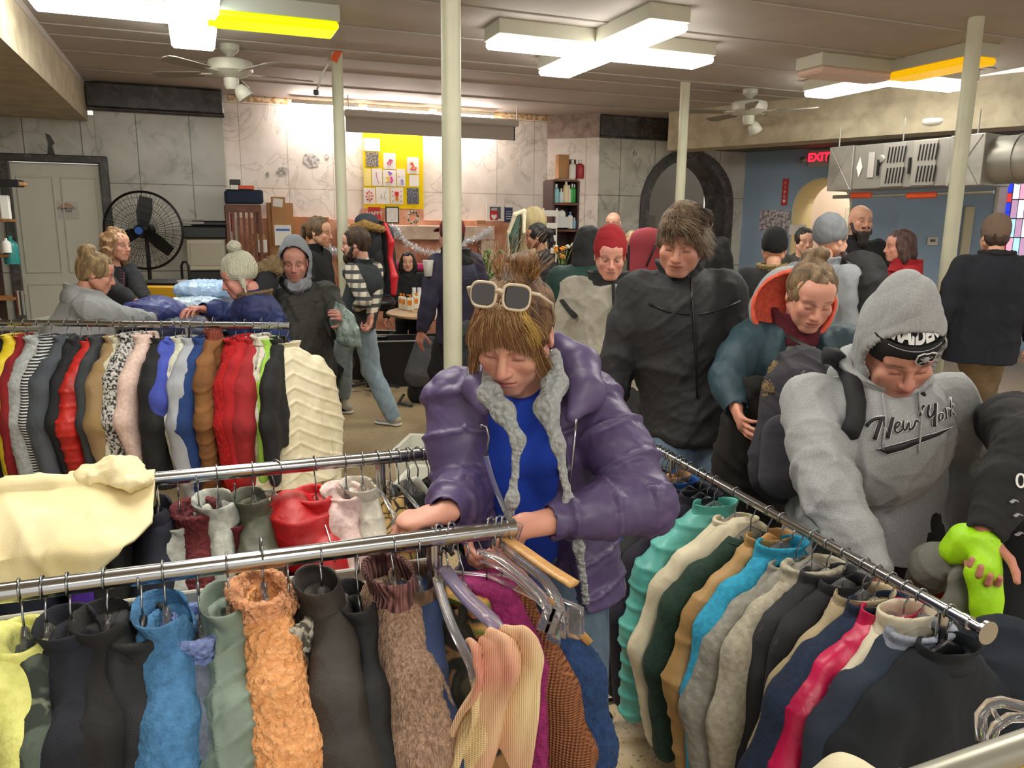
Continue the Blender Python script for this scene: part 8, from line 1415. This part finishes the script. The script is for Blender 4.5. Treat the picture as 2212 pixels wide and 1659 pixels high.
for s in (-.41, .41):
    MB().tube([(LL*(s-.085), -.303, zc5-hz5*.48), (LL*(s+.085), -.303, zc5+hz5*.48)], .004, 5).tube([(LL*(s-.085), -.303, zc5+hz5*.48), (LL*(s+.085), -.303, zc5-hz5*.48)], .004, 5).build('cross_crease', M_galv, t)
MB().cyl((LL*.5, 0, zc5), (LL*.5+1.6, 0, zc5), hz5*.47, n=32).build('round_duct', M_galv, t, 'auto'); [MB().cyl((LL*.5+.25*k, 0, zc5), (LL*.5+.25*k+.02, 0, zc5), hz5*.49, n=32).build('duct_seam', M_galv, t, 'auto') for k in range(4)]
for k, xx in enumerate((-.04, .16)):
    MB().box((LL*xx, -.28, zc5), (LL*.15, .02, hz5*.92), bev=.004).build('access_door', mat('unit_grey2', '#9a968f', .5, metal=.2), t)
    for zz in (-1, 1):
        for j in range(6): MB().box((LL*xx-.1+.04*j+.04, -.295, zc5+zz*hz5*.22), (.012, .012, hz5*.33), rot=rotm(y=.08)).build('louver_slot', M_black, t)
    MB().box((LL*xx-.16*(1 if k else 1.1), -.3, zc5-.02), (.025, .02, .18)).build('latch', M_black, t)
MB().box((LL*(-.19), -.285, zc5+.02), (.08, .008, hz5*.55)).build('paper_label', mat('label_grey', '#b9b4ae', .6), t); MB().poly([(-.04, 0), (0, .12), (.04, 0), (0, -.12)], (-LL*.27, -.29, zc5), (1, 0, 0), (0, 0, 1), .003).build('white_sticker', M_paper, t); MB().lathe([(.05, 0), (.05, .02), (.035, .025)], c=(-LL*.12, -.28, zc5+.08), rot=rotm(x=math.pi/2)).build('gauge', M_galv, t, True)
for xx in (-.45, .0, .45): MB().cyl((LL*xx, -.25, zt5), (LL*xx, -.25, 2.97), .008, n=8).build('hanger_rod', M_galv, t)
o = MB().cyl((-LL*.5, -.15, zb5-.07), (LL*.55, -.15, zb5-.07), .022, n=12).build('pipe', M_galv, None, 'auto', loc=(dm[0], dm[1], 0), rz=math.atan2(du[1], du[0])); tag(o, 'long pipe running under the air handling unit', 'pipe')
for i, (px, w_) in enumerate(((1860, .28), (1990, .36))): p = PPL(px, 422, (dm[0]-du[1]*0+du[1]*.18, dm[1]-du[0]*.18, 0), V3(-du[1], du[0], 0)); T_(MB().box((0, 0, 0), (w_, .05, .07), bev=.015), 'orange_cover', M_oran, ('left' if i == 0 else 'right')+' one of two orange covers on the pipe under the duct', 'cover', p, math.atan2(du[1], du[0]))
pe2 = PY(2010, 298, 9.3); T_(MB().lathe([(.1, 0), (.11, -.03), (.09, -.06), (.04, -.075)]), 'smoke_detector', M_wtrim, 'round white smoke detector under the right soffit', 'detector', (pe2[0], pe2[1], 2.95), 0, True)
# ================================================================ THINGS HELD, CARRIED AND NEAR THE CAMERA
def sdf_thing(name, label, cat, build, m, pn='shell', vox=0.008, cr=0.006, fr=22, seed=1, rough=None):
    S = SDF(vox, 0.03); build(S); v, f = S.mesh(); v = v+vnormals(v, f)*(wrinkle(v, cr*.6, fr*.7, seed)+crease(v, cr, fr, seed))[:, None]; c = V3((v[:, 0].min()+v[:, 0].max())/2, (v[:, 1].min()+v[:, 1].max())/2, v[:, 2].min()); t = thing(name, label, cat, c); mesh_obj(pn, v-c, f, m, t); return t, c
# hi-vis jacket in the hand of the person at the right edge
NEON = CT('neon', '#b6ef1c', '#98d410', kind='nylon', rough=.5); ST = CT('neon_grey', '#77776e', '#5e5e56', kind='nylon'); RD = CT('coat_red2', '#b8301f', '#932315', kind='nylon')
t, c = sdf_thing('safety_jacket', 'neon yellow and grey safety jacket held by the person at the right edge', 'jacket', lambda S: S.path([PY(2135, 1175, 1.72), PY(2125, 1240, 1.7), PY(2130, 1300, 1.69), PY(2128, 1365, 1.68)], [.03, .036, .034, .036], flat=.5, n=(0, 1, 0)).path([PY(2120, 1180, 1.74), PY(2085, 1165, 1.76), PY(2060, 1190, 1.78), PY(2100, 1200, 1.76)], [.025, .03, .025, .025]), NEON, vox=.006)
S = SDF(.007, .03); S.path([PY(2100, 1215, 1.78), PY(2020, 1225, 1.86), PY(1990, 1250, 1.9)], [.045, .055, .04]).path([PY(2075, 1250, 1.75), PY(2065, 1320, 1.74), PY(2060, 1400, 1.74)], [.03, .035, .04], flat=.5, n=(0, 1, 0)); v, f = S.mesh(); v = v+vnormals(v, f)*crease(v, .008, 20, 4)[:, None]; mesh_obj('grey_panel', v-c, f, ST, t)
sdf_thing('jacket', 'red orange jacket lying behind the slanting rack under the hi vis one', 'jacket', lambda S: S.path([PY(1995, 1275, 1.95), PY(2050, 1270, 1.9), PY(2085, 1265, 1.85)], [.045, .06, .04]).path([PY(2010, 1300, 1.95), PY(2030, 1370, 1.92)], [.06, .07]), RD, vox=.007, cr=.009)
sdf_thing('jacket', 'dark olive garment hanging below the red orange jacket', 'jacket', lambda S: S.path([PY(2090, 1360, 1.85), PY(2110, 1450, 1.85), PY(2130, 1560, 1.85), PY(2140, 1700, 1.85)], [.09, .11, .12, .12], flat=.6, n=(0, 1, 0)), CT('olive_low', '#2c3028', '#1f231c'), vox=.009, cr=.01)
p = PY(2207, 1040, 1.74); RB_ = RE['base']
for i, (px, py, s_, tx) in enumerate(((2205, 1040, .05, '0'),)): text_obj('print', tx, s_, M_nyw, RE['t'], surf(RE, px, py, .004)-RB_, (math.pi/2-.3, 0, -.2))
for px, py in ((2192, 1080), (2200, 1110), (2205, 1150)): MB().tube([surf0(RE, px-9, py+6), surf0(RE, px, py), surf0(RE, px+7, py+3)], .005, 6, flat=.4).build('print', mat('print_silver', '#8c8c90', .6), RE['t'])
# bags of the teal parka woman
t, c = sdf_thing('backpack', 'dark grey backpack held between the teal parka and the grey hoodie', 'backpack', lambda S: S.cone(PY(1712, 850, 2.55), PY(1700, 1010, 2.5), .1, .13, flat=.6, n=(0.3, 1, 0)).cone(PY(1735, 800, 2.6), PY(1725, 830, 2.55), .09, .08), CT('pack_grey', '#3a3840', '#2b2a30', kind='nylon'), 'bag_body', .008, .008)
S = SDF(.007, .02); S.cone(PY(1694, 940, 2.42), PY(1690, 1030, 2.4), .07, .075, flat=.4, n=(.3, 1, 0)); v, f = S.mesh(); mesh_obj('front_pocket', v-c, f, CT('pack_grey2', '#4a4852', '#3a3840', kind='nylon'), t)
MB().tube([PY(1700, 725, 2.72)-c, PY(1750, 752, 2.66)-c, PY(1798, 790, 2.6)-c], .018, 8, flat=.3).build('strap', M_black, t, True); MB().tube([PY(1735, 800, 2.45)-c, PY(1715, 830, 2.43)-c, PY(1712, 900, 2.4)-c], .012, 8, flat=.3).build('strap', M_black, t, True)
t, c = sdf_thing('fur_trimmed_coat', 'black coat with tan fur edge carried by the woman in the teal parka', 'coat', lambda S: S.path([PY(1640, 880, 2.75), PY(1620, 1000, 2.75), PY(1610, 1150, 2.75), PY(1600, 1330, 2.75)], [.12, .14, .15, .14], flat=.5, n=(0, 1, 0)), CT('coat_ebony', '#1d1a18', '#131110'), 'shell', .01, .012, 16)
S = SDF(.007, .02); S.path([PY(1677, 795, 2.6), PY(1672, 840, 2.56), PY(1668, 890, 2.55)], [.022, .034, .026]); v, f = S.mesh(); v = v+vnormals(v, f)*RNG.normal(size=(len(v), 1))*.004; mesh_obj('fur_trim', v-c, f, MATS['cloth_fur_tan'], t)
# backpack on the person in the grey beanie
t, c = sdf_thing('backpack', 'black backpack worn by the person in the grey beanie', 'backpack', lambda S: S.cone(PY(1862, 590, 4.75), PY(1868, 665, 4.72), .14, .16, flat=.75, n=(0.6, 1, 0)).cone(PY(1885, 615, 4.6), PY(1885, 670, 4.6), .09, .1), MATS['cloth_black'], 'bag_body', .012, .01)
MB().tube([PY(1822, 545, 4.85)-c, PY(1836, 570, 4.7)-c, PY(1842, 610, 4.66)-c, PY(1840, 650, 4.68)-c], .02, 8, flat=.3).build('strap', M_black, t, True)
# red padded chair back seen between heads
pr = PY(1398, 530, 7.6); t = thing('folding_chair', 'red padded chair back with a black strap, seen between the heads by the arch', 'chair', (pr[0], pr[1], 0), .1); S = SDF(.01, .03); S.cone((-.07, 0, pr[2]+.05), (.07, 0, pr[2]+.05), .1, .1, flat=.4, n=(0, 1, 0)).cone((0, 0, pr[2]), (0, 0, pr[2]-.35), .17, .17, flat=.25, n=(0, 1, 0)); v, f = S.mesh(); mesh_obj('back_pad', v, f, mat('seat_red', '#8c2a36', .7), t); MB().tube([(.12, -.06, pr[2]+.08), (.05, -.1, pr[2]), (-.02, -.08, pr[2]-.2)], .01, 8).build('strap', M_black, t, True); MB().tube([(-.17, .03, 0), (-.17, .03, pr[2]), (.17, .03, pr[2]), (.17, .03, 0)], .014, 8).build('chair_frame', M_black, t)
# boxes and panel inside the arch
a_, z_ = PD(1402, 482, 12.4); tag(MB().box((0, 0, 0), (.28, .12, .3), bev=.01).build('wall_box', mat('box_grey', '#77756c', .6), None, loc=RW(a_, 12.45, z_), rz=RA), 'grey metal box on the wall inside the dark arch', 'box')
# near rail at the lower right corner with clear hangers
q0, q1 = PY(1800, 1757, .78), PY(2300, 1587, .70); L_ = np.linalg.norm(q1-q0); dd = unit(q1-q0); mid = (q0+q1)/2; t = thing('clothing_rack', 'pale plastic rail with a yellow stripe cut off by the lower right corner', 'clothes rack', (mid[0], mid[1], 0)); m2 = V3(mid[0], mid[1], 0)
MB().cyl(q0-m2, q1-m2, .0175, n=28).build('rail', mat('rail_grey', '#a9a69b', .35, metal=.5), t, 'auto'); e0 = q0+dd*L_*.12; MB().cyl(e0-m2, q0+dd*L_*.36-m2, .0205, n=28).build('plastic_sleeve', mat('sleeve_grey', '#8a877d', .3, metal=.4), t, 'auto'); MB().tube([q0+dd*L_*.35-m2+V3(0, -.0168, -.009), q1-m2+V3(0, -.0168, -.009)], .004, 6).build('yellow_stripe', mat('stripe_yellow', '#d9b51c', .5), t)
MB().cyl(q1-m2, (q1[0]-m2[0], q1[1]-m2[1], .05), .014, n=14).build('upright', M_galv, t); MB().cyl((q1[0]-m2[0], -.3, .05), (q1[0]-m2[0], .3, .05), .016, n=12).build('foot_bar', M_galv, t)
t = thing('coat_hanger', 'thick clear plastic hanger lying on the rail in the lower right corner', 'hanger', PY(2170, 1560, .76)); c = PY(2170, 1560, .76)
MB().tube([PY(*p_)-c for p_ in ((2120, 1600, .76), (2118, 1545, .77), (2140, 1520, .78), (2165, 1516, .78), (2215, 1528, .78), (2260, 1545, .78))], .0065, 12).build('shoulder_bar', M_clear, t, True); MB().tube([PY(*p_)-c for p_ in ((2140, 1600, .75), (2150, 1570, .75), (2180, 1550, .76), (2230, 1550, .76))], .0055, 12).tube([PY(*p_)-c for p_ in ((2142, 1530, .77), (2160, 1560, .76))], .003, 8).build('inner_rib', M_clear, t, True)
t, c = sdf_thing('folded_pullover', 'cream folded top at the bottom edge beside the pink jacket', 'top', lambda S: S.path([PY(1770, 1690, .86), PY(1830, 1676, .86), PY(1900, 1690, .86)], [.02, .024, .02], flat=.6, n=(0, 0, 1)), CT('cream_low', '#e9dfc2', '#d3c8a8'), 'cloth', .005, .003)
# navy clothes beyond the slanting rack's knob end
for px, py, w_, lb, m_ in ((2150, 1480, .15, 'navy coat hanging low behind the knob end of the slanting rack', CT('navy3', '#161d2a', '#10151f')), ): sdf_thing('coat', lb, 'coat', lambda S: S.path([PY(px, py-60, 1.55), PY(px, py+60, 1.5), PY(px, py+250, 1.5)], [w_*.7, w_, w_], flat=.5, n=(0, 1, 0)), m_, 'shell', .01, .01)
# black fold of bedding behind the nearest post
sdf_thing('fabric_pile', 'dark clothes piled beyond the nearest post with a white hanger on top', 'clothes', lambda S: S.ell(PY(1015, 740, 5.6), (.2, .2, .16)).cone(PY(1020, 800, 5.5), V3(*PY(1020, 800, 5.5)[:2], .15), .2, .2), MATS['cloth_black'], 'cloth', .014, .012)
